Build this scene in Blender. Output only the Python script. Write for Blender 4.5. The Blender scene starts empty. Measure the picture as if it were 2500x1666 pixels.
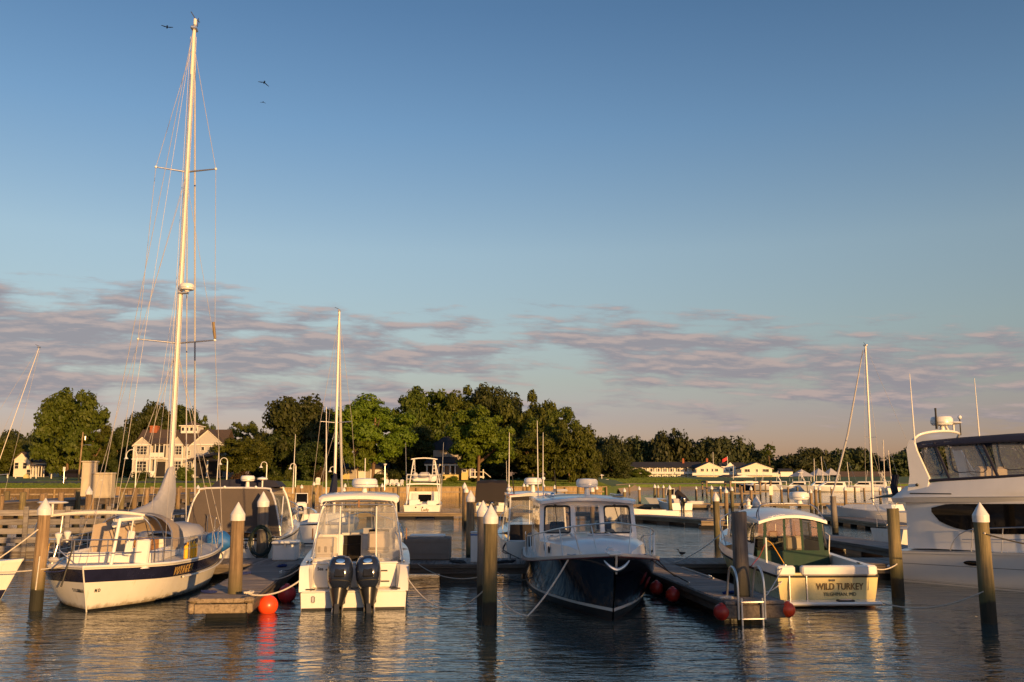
import bpy, bmesh, math, random
import numpy as np
from mathutils import Vector, Matrix, Euler
R = math.radians
PI = math.pi
random.seed(7)
rng = np.random.default_rng(11)
SC = bpy.context.scene
COL = SC.collection

# ------------------------------------------------------------------ camera
F, CX, CY, HY, CH = 2250.0, 1250.0, 833.0, 1167.0, 3.2   # focal length in photo pixels, centre, horizon row, eye height
TILT = math.atan((HY - CY) / F)
cam = bpy.data.cameras.new('camera')
cam.sensor_width = 36.0
cam.lens = 36.0 * F / 2500.0
cam.clip_start, cam.clip_end = 0.1, 20000
camo = bpy.data.objects.new('camera', cam)
camo.location = (0, 0, CH)
camo.rotation_euler = (PI / 2 + TILT, 0, 0)
COL.objects.link(camo)
SC.camera = camo

# ------------------------------------------------------------------ sky, sun, exposure
SUN_AZ, SUN_EL = R(31), R(6.5)          # azimuth to the right of straight behind the camera
SUN_DIR = Vector((math.sin(SUN_AZ) * math.cos(SUN_EL), -math.cos(SUN_AZ) * math.cos(SUN_EL), math.sin(SUN_EL)))
world = bpy.data.worlds.new('World')
SC.world = world
world.use_nodes = True
wt = world.node_tree
wt.nodes.clear()


class NB:
    """small node helper"""
    def __init__(s, tree): s.t = tree
    def n(s, typ, **kw):
        nd = s.t.nodes.new(typ)
        for k, v in kw.items():
            if k.startswith('_'): setattr(nd, k[1:], v)
            else: nd.inputs[k.replace('__', ' ')].default_value = v
        return nd
    def l(s, a, b): s.t.links.new(a, b)
    def math(s, op, a, b=None, c=None, clamp=False):
        nd = s.t.nodes.new('ShaderNodeMath'); nd.operation = op; nd.use_clamp = clamp
        for i, v in enumerate((a, b, c)):
            if v is None: continue
            if isinstance(v, (int, float)): nd.inputs[i].default_value = v
            else: s.l(v, nd.inputs[i])
        return nd.outputs[0]
    def mix(s, fac, a, b, mode='MIX'):
        nd = s.t.nodes.new('ShaderNodeMixRGB'); nd.blend_type = mode
        for i, v in enumerate((fac, a, b)):
            if isinstance(v, (int, float)): nd.inputs[i].default_value = v
            elif isinstance(v, tuple): nd.inputs[i].default_value = v if len(v) == 4 else (*v, 1)
            else: s.l(v, nd.inputs[i])
        return nd.outputs[0]
    def ramp(s, fac, stops, interp='LINEAR'):
        nd = s.t.nodes.new('ShaderNodeValToRGB'); cr = nd.color_ramp; cr.interpolation = interp
        while len(cr.elements) < len(stops): cr.elements.new(0.5)
        for e, (p, c) in zip(cr.elements, stops):
            e.position = p
            e.color = (c, c, c, 1) if isinstance(c, (int, float)) else (*c, 1)
        s.l(fac, nd.inputs[0])
        return nd.outputs[0]


w = NB(wt)
sky = w.n('ShaderNodeTexSky')
sky.sky_type = 'NISHITA'
sky.sun_disc = False
sky.sun_elevation = SUN_EL
sky.sun_rotation = PI - SUN_AZ
sky.altitude = 0
sky.air_density, sky.dust_density, sky.ozone_density = 1.0, 0.6, 2.5
geo = w.n('ShaderNodeTexCoord')
sep = w.n('ShaderNodeSeparateXYZ')
w.l(geo.outputs['Generated'], sep.inputs[0])
elev = w.math('ARCSINE', sep.outputs[2])                      # radians above the horizon
e01 = w.math('DIVIDE', elev, R(90), clamp=True)
# evening tint of the clear air, the same all the way round the horizon
tint = w.ramp(e01, [(0.0, (1.20, 0.77, 0.92)), (0.041, (1.20, 0.80, 0.94)), (0.065, (1.36, 0.96, 0.88)), (0.10, (1.62, 1.20, 1.02)), (0.154, (1.86, 1.42, 1.20)), (0.236, (1.38, 1.30, 1.29)), (0.314, (1.04, 1.09, 1.17)), (0.45, (1.0, 1.06, 1.14)), (1.0, (1.0, 1.04, 1.10))])
air = w.mix(1.0, sky.outputs[0], tint, 'MULTIPLY')
# long banks of evening stratocumulus on a flat layer
az = w.math('ARCTAN2', sep.outputs[0], sep.outputs[1])
cv = w.n('ShaderNodeCombineXYZ')
w.l(w.math('MULTIPLY', az, 4.0), cv.inputs[0])
eslant = w.math('ADD', elev, w.math('MULTIPLY', w.math('SINE', w.math('ADD', w.math('MULTIPLY', az, 3.0), -0.7)), 0.020))
eb01 = w.math('DIVIDE', eslant, R(90), clamp=True)
w.l(w.math('MULTIPLY', eslant, 22.0), cv.inputs[1])
def cloud_noise(off, sc, det):
    v = w.n('ShaderNodeVectorMath', _operation='ADD'); w.l(cv.outputs[0], v.inputs[0]); v.inputs[1].default_value = off
    nz = w.n('ShaderNodeTexNoise', Scale=sc, Detail=det, Roughness=0.60, Distortion=0.12); w.l(v.outputs[0], nz.inputs['Vector'])
    return nz.outputs[0]
cbig = cloud_noise((1.7, 0.4, 2.1), 0.75, 3.0)
csm = cloud_noise((0.3, 0.0, 0.0), 2.9, 10.0)
csm2 = cloud_noise((0.3, 0.10, 0.0), 2.9, 10.0)
band = w.ramp(eb01, [(0.0, 0.0), (0.016, 0.40), (0.036, 0.88), (0.06, 1.0), (0.092, 0.98), (0.108, 0.72), (0.128, 0.15), (0.140, 0.0), (1.0, 0.0)])
cov = w.math('ADD', w.math('ADD', w.math('MULTIPLY', cbig, 0.54), w.math('MULTIPLY', csm, 0.70)), w.math('MULTIPLY', w.math('SUBTRACT', band, 1.0), 0.46))
cloud = w.ramp(cov, [(0.495, 0.0), (0.655, 0.86)], 'EASE')
lit = w.ramp(w.math('ADD', w.math('SUBTRACT', csm, csm2), 0.5), [(0.48, 0.0), (0.62, 1.0)])
ccol = w.mix(lit, (2.10, 1.94, 2.18), (3.5, 2.72, 2.55))
skycol = w.mix(cloud, air, ccol)
bg = w.n('ShaderNodeBackground', Strength=0.112)
w.l(skycol, bg.inputs['Color'])
wo = w.n('ShaderNodeOutputWorld')
w.l(bg.outputs[0], wo.inputs[0])

sun = bpy.data.lights.new('sun', 'SUN')
sun.energy = 5.0
sun.angle = R(0.55)
sun.color = (1.0, 0.56, 0.20)
suno = bpy.data.objects.new('sun', sun)
suno.rotation_euler = (-SUN_DIR).to_track_quat('-Z', 'Y').to_euler()
suno.location = (60, -80, 40)
COL.objects.link(suno)

SC.view_settings.view_transform = 'Standard'
SC.view_settings.look = 'None'
SC.view_settings.gamma = 1
SC.view_settings.exposure = 0.32
SC.view_settings.use_curve_mapping = False
SC.render.engine = 'CYCLES'
SC.cycles.max_bounces = 8
SC.cycles.transparent_max_bounces = 12
SC.cycles.caustics_reflective = False
SC.cycles.caustics_refractive = False
SC.cycles.use_denoising = True


# ------------------------------------------------------------------ pixel <-> place
def ray(px, py):
    xc, yc = (px - CX) / F, (CY - py) / F
    return Vector((xc, math.cos(TILT) - yc * math.sin(TILT), math.sin(TILT) + yc * math.cos(TILT)))
def W(px, py, d):
    r = ray(px, py); k = d / r.y
    return Vector((r.x * k, d, CH + r.z * k))
def G(px, py, z=0.0):
    r = ray(px, py); k = (z - CH) / r.z
    return Vector((r.x * k, r.y * k, z))
def XA(px, d, py=1200): return W(px, py, d).x
def ZA(py, d): return W(1250, py, d).z


# ------------------------------------------------------------------ materials
M = {}
def mat(name, col, rough=0.5, metal=0.0, var=0.10, scale=5.0, bump=0.0, bscale=60.0, stretch=(1, 1, 1), coat=0.0, col2=None, spots=None, rvar=0.12):
    m = bpy.data.materials.new(name); m.use_nodes = True
    t = m.node_tree; b = NB(t); p = t.nodes['Principled BSDF']
    p.inputs['Roughness'].default_value = rough
    p.inputs['Metallic'].default_value = metal
    if coat: p.inputs['Coat Weight'].default_value = coat; p.inputs['Coat Roughness'].default_value = 0.06
    tc = b.n('ShaderNodeTexCoord'); mp = b.n('ShaderNodeMapping'); mp.inputs['Scale'].default_value = stretch
    oi = b.n('ShaderNodeObjectInfo')
    off = b.n('ShaderNodeVectorMath', _operation='ADD')
    ofs = b.math('MULTIPLY', oi.outputs['Random'], 37.0)
    b.l(tc.outputs['Object'], off.inputs[0]); b.l(ofs, off.inputs[1])
    b.l(off.outputs[0], mp.inputs[0])
    nz = b.n('ShaderNodeTexNoise', Scale=scale, Detail=6.0, Roughness=0.6)
    b.l(mp.outputs[0], nz.inputs['Vector'])
    hi = tuple(min(1, c * (1 + var)) for c in (col2 or col)); lo = tuple(c * (1 - var) for c in col)
    f = b.ramp(nz.outputs[0], [(0.32, 0.0), (0.68, 1.0)])
    c = b.mix(f, lo, hi)
    if spots:
        scol, thr, ssc = spots
        n2 = b.n('ShaderNodeTexNoise', Scale=ssc, Detail=5.0, Roughness=0.65)
        b.l(mp.outputs[0], n2.inputs['Vector'])
        c = b.mix(b.ramp(n2.outputs[0], [(thr, 0.0), (thr + 0.1, 1.0)]), c, scol)
    b.l(c, p.inputs['Base Color'])
    b.l(b.math('ADD', b.math('MULTIPLY', nz.outputs[0], rvar * 2), rough - rvar, clamp=True), p.inputs['Roughness'])
    if bump:
        n3 = b.n('ShaderNodeTexNoise', Scale=bscale, Detail=4.0, Roughness=0.6)
        b.l(mp.outputs[0], n3.inputs['Vector'])
        bp = b.n('ShaderNodeBump', Strength=bump, Distance=0.02)
        b.l(n3.outputs[0], bp.inputs['Height']); b.l(bp.outputs[0], p.inputs['Normal'])
    M[name] = m
    return m

def glassy(name, tint, alpha, rough=0.02, gl=(0.9, 0.9, 0.9), gmin=0.05, haze=0.0):
    """thin pane: mostly see-through, a film of haze, fresnel gloss"""
    m = bpy.data.materials.new(name); m.use_nodes = True
    t = m.node_tree; t.nodes.clear(); b = NB(t)
    tr = b.n('ShaderNodeBsdfTransparent', Color=(*tint, 1)); g = b.n('ShaderNodeBsdfGlossy', Color=(*gl, 1), Roughness=rough)
    df = b.n('ShaderNodeBsdfDiffuse', Color=(*[min(1, c * 0.8 + 0.1) for c in tint], 1))
    lw = b.n('ShaderNodeFresnel', IOR=1.45)
    m1 = b.n('ShaderNodeMixShader'); b.l(tr.outputs[0], m1.inputs[1]); b.l(df.outputs[0], m1.inputs[2]); m1.inputs[0].default_value = haze
    m2 = b.n('ShaderNodeMixShader'); b.l(b.math('ADD', b.math('MULTIPLY', lw.outputs[0], 0.45), gmin * 0.6), m2.inputs[0]); b.l(m1.outputs[0], m2.inputs[1]); b.l(g.outputs[0], m2.inputs[2])
    o = b.n('ShaderNodeOutputMaterial'); b.l(m2.outputs[0], o.inputs[0])
    M[name] = m
    return m

mat('gel', (0.84, 0.82, 0.78), 0.22, var=0.035, scale=1.2, coat=0.35, rvar=0.06)
mat('gel_old', (0.78, 0.75, 0.69), 0.34, var=0.06, scale=1.6, coat=0.15, stretch=(1, 1, 0.3), spots=((0.66, 0.60, 0.48), 0.60, 2.5))
mat('gel_cream', (0.74, 0.62, 0.30), 0.28, var=0.04, scale=1.3, coat=0.3)
mat('gel_grey', (0.64, 0.63, 0.63), 0.24, var=0.04, scale=1.0, coat=0.4)
mat('nonskid', (0.66, 0.64, 0.60), 0.7, var=0.06, scale=8, bump=0.25, bscale=220)
mat('navy', (0.004, 0.005, 0.013), 0.10, var=0.15, scale=0.8, coat=0.7, rvar=0.03)
mat('navy_stripe', (0.014, 0.016, 0.045), 0.25, var=0.2, scale=2)
mat('black', (0.012, 0.012, 0.013), 0.32, var=0.2)
mat('rubber', (0.02, 0.02, 0.021), 0.6, var=0.2)
mat('bottom', (0.035, 0.018, 0.016), 0.6, var=0.3, scale=4, spots=((0.05, 0.06, 0.03), 0.6, 6))
mat('bottom_black', (0.012, 0.012, 0.013), 0.5, var=0.3, scale=4)
mat('steel', (0.62, 0.61, 0.60), 0.33, metal=1.0, var=0.05)
mat('wire', (0.40, 0.37, 0.35), 0.5, var=0.1)
mat('gel_hull', (0.82, 0.80, 0.75), 0.25, var=0.05, scale=1.4, coat=0.3, stretch=(1, 1, 0.3), spots=((0.70, 0.65, 0.55), 0.60, 2.5))
mat('alu', (0.72, 0.71, 0.69), 0.34, metal=0.9, var=0.06)
mat('white_paint', (0.78, 0.76, 0.72), 0.35, var=0.05)
mat('mastpaint', (0.80, 0.74, 0.64), 0.30, var=0.04, stretch=(4, 4, 0.6))
mat('white_plastic', (0.78, 0.77, 0.75), 0.32, var=0.04, scale=3)
mat('cap', (0.74, 0.73, 0.72), 0.42, var=0.07, scale=7, spots=((0.45, 0.42, 0.36), 0.66, 9))
mat('canvas_brown', (0.095, 0.076, 0.066), 0.85, var=0.07, scale=3, bump=0.25, bscale=14)
mat('canvas_navy', (0.016, 0.018, 0.040), 0.85, var=0.15, scale=4, bump=0.25, bscale=14)
mat('canvas_dark', (0.018, 0.013, 0.013), 0.8, var=0.2, scale=4, bump=0.3, bscale=12)
mat('canvas_green', (0.004, 0.034, 0.020), 0.75, var=0.16, scale=3, bump=0.2, bscale=12)
mat('canvas_tan', (0.42, 0.33, 0.24), 0.85, var=0.08, scale=4, bump=0.2, bscale=14)
mat('canvas_white', (0.47, 0.46, 0.47), 0.8, var=0.07, scale=4, bump=0.5, bscale=9)
mat('canvas_grey', (0.20, 0.175, 0.155), 0.8, var=0.08, scale=3, bump=0.2, bscale=10)
mat('blue_tarp', (0.02, 0.13, 0.42), 0.55, var=0.15, scale=6, bump=0.5, bscale=8)
mat('seat_tan', (0.60, 0.50, 0.38), 0.55, var=0.06)
mat('teak', (0.26, 0.13, 0.055), 0.5, var=0.25, scale=8, stretch=(1, 6, 6))
mat('rope_white', (0.66, 0.60, 0.52), 0.85, var=0.15, scale=30, bump=0.5, bscale=90)
mat('rope_dark', (0.03, 0.03, 0.035), 0.85, var=0.3, scale=30)
mat('rope_blue', (0.02, 0.035, 0.16), 0.85, var=0.3, scale=20)
mat('rope_yellow', (0.75, 0.38, 0.03), 0.8, var=0.1)
mat('hose', (0.010, 0.026, 0.026), 0.45, var=0.3)
mat('buoy_orange', (0.95, 0.085, 0.02), 0.32, var=0.06, scale=4)
mat('buoy_pink', (0.62, 0.045, 0.055), 0.4, var=0.12, scale=4)
mat('buoy_red', (0.42, 0.030, 0.018), 0.4, var=0.2, scale=5, spots=((0.14, 0.03, 0.02), 0.6, 5))
mat('yellow', (0.85, 0.48, 0.02), 0.4, var=0.06)
mat('engine', (0.022, 0.030, 0.058), 0.18, metal=0.25, var=0.15, scale=2, coat=0.7, rvar=0.04)
mat('engine_dark', (0.014, 0.015, 0.018), 0.34, var=0.2)
mat('dark_glass', (0.006, 0.006, 0.007), 0.05, var=0.1, rvar=0.02)
M['dark_glass'].node_tree.nodes['Principled BSDF'].inputs['Specular IOR Level'].default_value = 0.25
mat('gold', (0.62, 0.40, 0.13), 0.4, metal=0.3, var=0.08)
mat('gold_dark', (0.22, 0.15, 0.06), 0.5, var=0.1)
mat('ink', (0.018, 0.018, 0.02), 0.5, var=0.1)
mat('chrome', (0.8, 0.8, 0.8), 0.08, metal=1.0, var=0.02, rvar=0.03)
mat('interior', (0.012, 0.008, 0.007), 0.8, var=0.2)
mat('box_tan', (0.52, 0.45, 0.33), 0.5, var=0.06, scale=3, spots=((0.36, 0.29, 0.19), 0.68, 5))
mat('dull_red', (0.10, 0.018, 0.018), 0.5, var=0.2)
mat('flag_red', (0.6, 0.05, 0.05), 0.8, var=0.1)
mat('red', (0.30, 0.02, 0.02), 0.4, var=0.1)
mat('bird', (0.010, 0.009, 0.009), 0.8, var=0.3)
mat('duck', (0.07, 0.055, 0.045), 0.8, var=0.4, scale=20)
glassy('vinyl', (0.84, 0.84, 0.83), 0.2, rough=0.06, haze=0.20, gmin=0.05)
glassy('window', (0.62, 0.62, 0.60), 0.2, rough=0.02, haze=0.03, gmin=0.07)
glassy('windscreen', (0.80, 0.84, 0.82), 0.2, rough=0.02, haze=0.05, gmin=0.06)

def scum_material():
    """patchy waterline growth and grime over whatever hull it lies on"""
    m = bpy.data.materials.new('scum'); m.use_nodes = True; t = m.node_tree; t.nodes.clear(); b = NB(t)
    tc = b.n('ShaderNodeTexCoord'); mp = b.n('ShaderNodeMapping'); mp.inputs['Scale'].default_value = (3, 3, 1.2); b.l(tc.outputs['Object'], mp.inputs[0])
    nz = b.n('ShaderNodeTexNoise', Scale=1.6, Detail=6.0, Roughness=0.65); b.l(mp.outputs[0], nz.inputs['Vector'])
    sp = b.n('ShaderNodeSeparateXYZ'); b.l(tc.outputs['Object'], sp.inputs[0])
    h = b.math('SUBTRACT', b.math('MULTIPLY', nz.outputs[0], 0.55), b.math('MULTIPLY', sp.outputs[2], 1.5))
    f = b.ramp(h, [(0.02, 0.0), (0.22, 0.55)])
    tr = b.n('ShaderNodeBsdfTransparent'); df = b.n('ShaderNodeBsdfDiffuse', Color=(0.20, 0.145, 0.065, 1)); mx = b.n('ShaderNodeMixShader')
    b.l(f, mx.inputs[0]); b.l(tr.outputs[0], mx.inputs[1]); b.l(df.outputs[0], mx.inputs[2]); o = b.n('ShaderNodeOutputMaterial'); b.l(mx.outputs[0], o.inputs[0]); M['scum'] = m
scum_material()
def wood(name, c1, c2, dark, axis, algae=None, rough=0.8):
    """weathered timber: long grain along the axis, cracks, knots"""
    m = bpy.data.materials.new(name); m.use_nodes = True
    t = m.node_tree; b = NB(t); p = t.nodes['Principled BSDF']
    tc = b.n('ShaderNodeTexCoord'); oi = b.n('ShaderNodeObjectInfo')
    off = b.n('ShaderNodeVectorMath', _operation='ADD')
    b.l(tc.outputs['Object'], off.inputs[0]); b.l(b.math('MULTIPLY', oi.outputs['Random'], 53.0), off.inputs[1])
    st = [14.0, 14.0, 14.0]; st[axis] = 0.8
    mp = b.n('ShaderNodeMapping'); mp.inputs['Scale'].default_value = st
    b.l(off.outputs[0], mp.inputs[0])
    g = b.n('ShaderNodeTexNoise', Scale=1.0, Detail=8.0, Roughness=0.65, Distortion=0.4); b.l(mp.outputs[0], g.inputs['Vector'])
    big = b.n('ShaderNodeTexNoise', Scale=1.1, Detail=4.0, Roughness=0.6); b.l(off.outputs[0], big.inputs['Vector'])
    c = b.mix(b.ramp(big.outputs[0], [(0.35, 0.0), (0.65, 1.0)]), c1, c2)
    c = b.mix(b.ramp(g.outputs[0], [(0.30, 0.95), (0.56, 0.0)]), c, dark)
    rnd = b.math('ADD', b.math('MULTIPLY', oi.outputs['Random'], 0.40), 0.80)
    hs = b.n('ShaderNodeHueSaturation'); b.l(rnd, hs.inputs['Value']); b.l(c, hs.inputs['Color']); c = hs.outputs[0]
    if algae:
        sp = b.n('ShaderNodeSeparateXYZ'); b.l(tc.outputs['Object'], sp.inputs[0])
        edge = b.math('ADD', sp.outputs[2], b.math('MULTIPLY', big.outputs[0], 0.5))
        a1 = b.ramp(b.math('MULTIPLY', edge, 0.5), [(0.28, 1.0), (0.50, 0.6), (0.75, 0.0)])
        c = b.mix(a1, c, algae)
        wet = b.ramp(b.math('MULTIPLY', edge, 0.5), [(0.34, 1.0), (0.37, 0.0)])
        c = b.mix(wet, c, (0.022, 0.022, 0.014))
    b.l(c, p.inputs['Base Color'])
    p.inputs['Roughness'].default_value = rough
    bp = b.n('ShaderNodeBump', Strength=0.8, Distance=0.03); b.l(g.outputs[0], bp.inputs['Height']); b.l(bp.outputs[0], p.inputs['Normal'])
    M[name] = m
wood('pile', (0.26, 0.175, 0.095), (0.34, 0.24, 0.14), (0.085, 0.055, 0.03), 2, algae=(0.085, 0.078, 0.030))
wood('pile_green', (0.15, 0.125, 0.060), (0.22, 0.17, 0.085), (0.05, 0.045, 0.025), 2, algae=(0.07, 0.072, 0.025))
wood('pile_grey', (0.15, 0.13, 0.115), (0.22, 0.19, 0.165), (0.06, 0.05, 0.045), 2, algae=(0.07, 0.065, 0.035))
wood('plank', (0.25, 0.205, 0.18), (0.33, 0.275, 0.24), (0.11, 0.088, 0.075), 0)
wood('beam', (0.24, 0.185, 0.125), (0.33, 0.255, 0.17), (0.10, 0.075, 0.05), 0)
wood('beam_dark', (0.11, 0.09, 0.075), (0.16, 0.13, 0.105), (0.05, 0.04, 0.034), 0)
wood('slat', (0.21, 0.195, 0.19), (0.28, 0.26, 0.25), (0.12, 0.105, 0.10), 0)  # wave screen boards: grey darkened to stand in for shade falling on them
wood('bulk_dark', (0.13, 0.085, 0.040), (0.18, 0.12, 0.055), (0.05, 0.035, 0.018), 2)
wood('bulk', (0.28, 0.19, 0.085), (0.36, 0.25, 0.12), (0.10, 0.07, 0.035), 2)


# ------------------------------------------------------------------ mesh helpers
class MB:
    def __init__(s): s.v, s.f, s.mi = [], [], []
    def add(s, vs, fs, mi=0, xf=None):
        o = len(s.v)
        s.v += [tuple(xf @ Vector(p)) if xf else tuple(p) for p in vs]
        s.f += [tuple(i + o for i in f) for f in fs]; s.mi += [mi] * len(fs)
        return s
    def box(s, c, d, ch=0.0, rot=None, mi=0):
        """box, centre c, size d, chamfer ch"""
        hx, hy, hz = d[0] / 2, d[1] / 2, d[2] / 2
        xf = Matrix.Translation(c)
        if rot is not None: xf = xf @ (rot.to_matrix().to_4x4() if isinstance(rot, Euler) else Matrix.Rotation(rot, 4, 'Z'))
        if ch <= 0:
            vs = [(x * hx, y * hy, z * hz) for z in (-1, 1) for y in (-1, 1) for x in (-1, 1)]
            fs = [(0, 2, 3, 1), (4, 5, 7, 6), (0, 1, 5, 4), (2, 6, 7, 3), (0, 4, 6, 2), (1, 3, 7, 5)]
            return s.add(vs, fs, mi, xf)
        ch = min(ch, hx * .9, hy * .9, hz * .9)
        def ring(ix, iy, z): 
            return [(-ix + (ch if ix == hx else 0), -iy, z), (ix - (ch if ix == hx else 0), -iy, z), (ix, -iy + (ch if iy == hy else 0), z), (ix, iy - (ch if iy == hy else 0), z),
                    (ix - (ch if ix == hx else 0), iy, z), (-ix + (ch if ix == hx else 0), iy, z), (-ix, iy - (ch if iy == hy else 0), z), (-ix, -iy + (ch if iy == hy else 0), z)]
        vs = []
        for (k, z) in ((ch, -hz), (0, -hz + ch), (0, hz - ch), (ch, hz)):
            ix, iy = hx - k, hy - k
            c2 = ch if k == 0 else ch * 0.41
            vs += [(-ix + c2, -iy, z), (ix - c2, -iy, z), (ix, -iy + c2, z), (ix, iy - c2, z), (ix - c2, iy, z), (-ix + c2, iy, z), (-ix, iy - c2, z), (-ix, -iy + c2, z)]
        fs = [tuple(reversed(range(8))), tuple(range(24, 32))]
        for r in range(3):
            for i in range(8):
                j = (i + 1) % 8
                fs.append((r * 8 + i, r * 8 + j, r * 8 + 8 + j, r * 8 + 8 + i))
        return s.add(vs, fs, mi, xf)
    def tube(s, pts, r, n=6, cap=True, mi=0):
        pts = [Vector(p) for p in pts]
        rs = [float(q) for q in np.interp(np.linspace(0, 1, len(pts)), np.linspace(0, 1, len(r)), r)] if isinstance(r, (list, tuple)) else [r] * len(pts)
        o = len(s.v); up = None
        for i, p in enumerate(pts):
            d = (pts[min(i + 1, len(pts) - 1)] - pts[max(i - 1, 0)]).normalized()
            if up is None: up = Vector((0, 0, 1)) if abs(d.z) < 0.9 else Vector((1, 0, 0))
            a = d.cross(up).normalized(); b = a.cross(d).normalized(); up = b
            for k in range(n):
                t = 2 * PI * k / n
                s.v.append(tuple(p + (a * math.cos(t) + b * math.sin(t)) * rs[i]))
        for i in range(len(pts) - 1):
            for k in range(n):
                j = (k + 1) % n
                s.f.append((o + i * n + k, o + i * n + j, o + (i + 1) * n + j, o + (i + 1) * n + k)); s.mi.append(mi)
        if cap:
            s.f.append(tuple(o + k for k in reversed(range(n)))); s.f.append(tuple(o + (len(pts) - 1) * n + k for k in range(n))); s.mi += [mi, mi]
        return s
    def lathe(s, prof, n=16, c=(0, 0, 0), sx=1, sy=1, xf=None, mi=0):
        """profile of (radius, z) turned about z"""
        vs, fs = [], []
        for (r, z) in prof:
            for k in range(n):
                t = 2 * PI * k / n
                vs.append((c[0] + r * math.cos(t) * sx, c[1] + r * math.sin(t) * sy, c[2] + z))
        for i in range(len(prof) - 1):
            for k in range(n):
                j = (k + 1) % n
                fs.append((i * n + k, i * n + j, (i + 1) * n + j, (i + 1) * n + k))
        if prof[0][0] > 1e-6: fs.append(tuple(reversed(range(n))))
        if prof[-1][0] > 1e-6: fs.append(tuple((len(prof) - 1) * n + k for k in range(n)))
        return s.add(vs, fs, mi, xf)
    def ball(s, c, r, n=14, m=8, sc=(1, 1, 1), mi=0):
        prof = [(r * math.sin(PI * i / m) + (1e-5 if i in (0, m) else 0), -r * math.cos(PI * i / m) * sc[2]) for i in range(m + 1)]
        return s.lathe(prof, n, c, sc[0], sc[1], mi=mi)
    def grid(s, P, mi=0, closed=False, flip=False):
        """P[i][j] points -> quads"""
        o = len(s.v); a, b = len(P), len(P[0])
        for row in P:
            for p in row: s.v.append(tuple(p))
        for i in range(a - 1):
            for j in range(b if closed else b - 1):
                j2 = (j + 1) % b
                q = (o + i * b + j, o + i * b + j2, o + (i + 1) * b + j2, o + (i + 1) * b + j)
                s.f.append(tuple(reversed(q)) if flip else q); s.mi.append(mi)
        return s
    def poly(s, pts, mi=0):
        o = len(s.v); s.v += [tuple(p) for p in pts]; s.f.append(tuple(range(o, o + len(pts)))); s.mi.append(mi); return s
    def prism(s, pts, vec, mi=0):
        """polygon pts extruded by vec"""
        o = len(s.v); n = len(pts); vec = Vector(vec)
        s.v += [tuple(p) for p in pts] + [tuple(Vector(p) + vec) for p in pts]
        s.f.append(tuple(reversed(range(o, o + n)))); s.f.append(tuple(range(o + n, o + 2 * n)))
        for i in range(n):
            j = (i + 1) % n; s.f.append((o + i, o + j, o + n + j, o + n + i))
        s.mi += [mi] * (n + 2); return s
    def slab(s, P, th, mi=0):
        """grid of points given thickness downwards-ish along z"""
        a, b = len(P), len(P[0])
        Q = [[Vector(p) - Vector((0, 0, th)) for p in row] for row in P]
        s.grid(P, mi); s.grid(Q, mi, flip=True)
        for A, B in ((P[0], Q[0]), (Q[-1], P[-1])): s.grid([B, A], mi)
        s.grid([[r[0] for r in P], [r[0] for r in Q]], mi); s.grid([[r[-1] for r in Q], [r[-1] for r in P]], mi)
        return s
    def mesh(s, name, mats, smooth=True, fix=True):
        me = bpy.data.meshes.new(name)
        me.from_pydata(s.v, [], s.f)
        for mm in (mats if isinstance(mats, (list, tuple)) else [mats]): me.materials.append(M[mm] if isinstance(mm, str) else mm)
        if any(s.mi): me.polygons.foreach_set('material_index', s.mi)
        if fix:
            bm = bmesh.new(); bm.from_mesh(me); bmesh.ops.recalc_face_normals(bm, faces=bm.faces); bm.to_mesh(me); bm.free()
        if smooth:
            me.polygons.foreach_set('use_smooth', [True] * len(me.polygons))
            me.set_sharp_from_angle(angle=R(38))
        me.update()
        return me
    def build(s, name, mats, parent=None, smooth=True, loc=None, rot=None):
        return link(name, s.mesh(name, mats, smooth), parent, loc, rot)

def link(name, data, parent=None, loc=None, rot=None):
    o = bpy.data.objects.new(name, data); COL.objects.link(o)
    if parent is not None: o.parent = parent
    if loc is not None: o.location = loc
    if rot is not None: o.rotation_euler = rot if not isinstance(rot, (int, float)) else (0, 0, rot)
    return o
def tag(o, label, cat, group=None):
    o['label'] = label; o['category'] = cat
    if group: o['group'] = group
    return o
def thing(name, label, cat, loc=(0, 0, 0), rz=0.0, group=None):
    o = link(name, None, None, loc, rz); o.empty_display_size = 0.3
    return tag(o, label, cat, group)
def kind(o, k): o['kind'] = k; return o
def copy_tree(o, parent=None):
    c = o.copy(); COL.objects.link(c)
    if parent is not None: c.parent = parent
    for ch in list(o.children): copy_tree(ch, c)
    return c
def text(s, size, name, m, parent, loc, rot, ext=0.004, sx=1.0, space=1.0, off=0.0, align='CENTER'):
    cu = bpy.data.curves.new(name, 'FONT'); cu.body = s; cu.size = size; cu.extrude = ext; cu.align_x = align; cu.align_y = 'CENTER'
    cu.space_character = space; cu.offset = off; cu.resolution_u = 3
    tmp = bpy.data.objects.new('tmp', cu); me = bpy.data.meshes.new_from_object(tmp); bpy.data.objects.remove(tmp); bpy.data.curves.remove(cu)
    me.name = name; me.materials.clear(); me.materials.append(M[m])
    o = link(name, me, parent, loc, rot); o.scale = (sx, 1, 1)
    return o
def smoothpts(pts, k=4):
    """Catmull-Rom through points"""
    P = [Vector(p) for p in pts]; out = []
    for i in range(len(P) - 1):
        a, b, c, d = P[max(i - 1, 0)], P[i], P[i + 1], P[min(i + 2, len(P) - 1)]
        for j in range(k):
            t = j / k
            out.append(0.5 * ((2 * b) + (c - a) * t + (2 * a - 5 * b + 4 * c - d) * t * t + (3 * b - a - 3 * c + d) * t ** 3))
    out.append(P[-1]); return out
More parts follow.
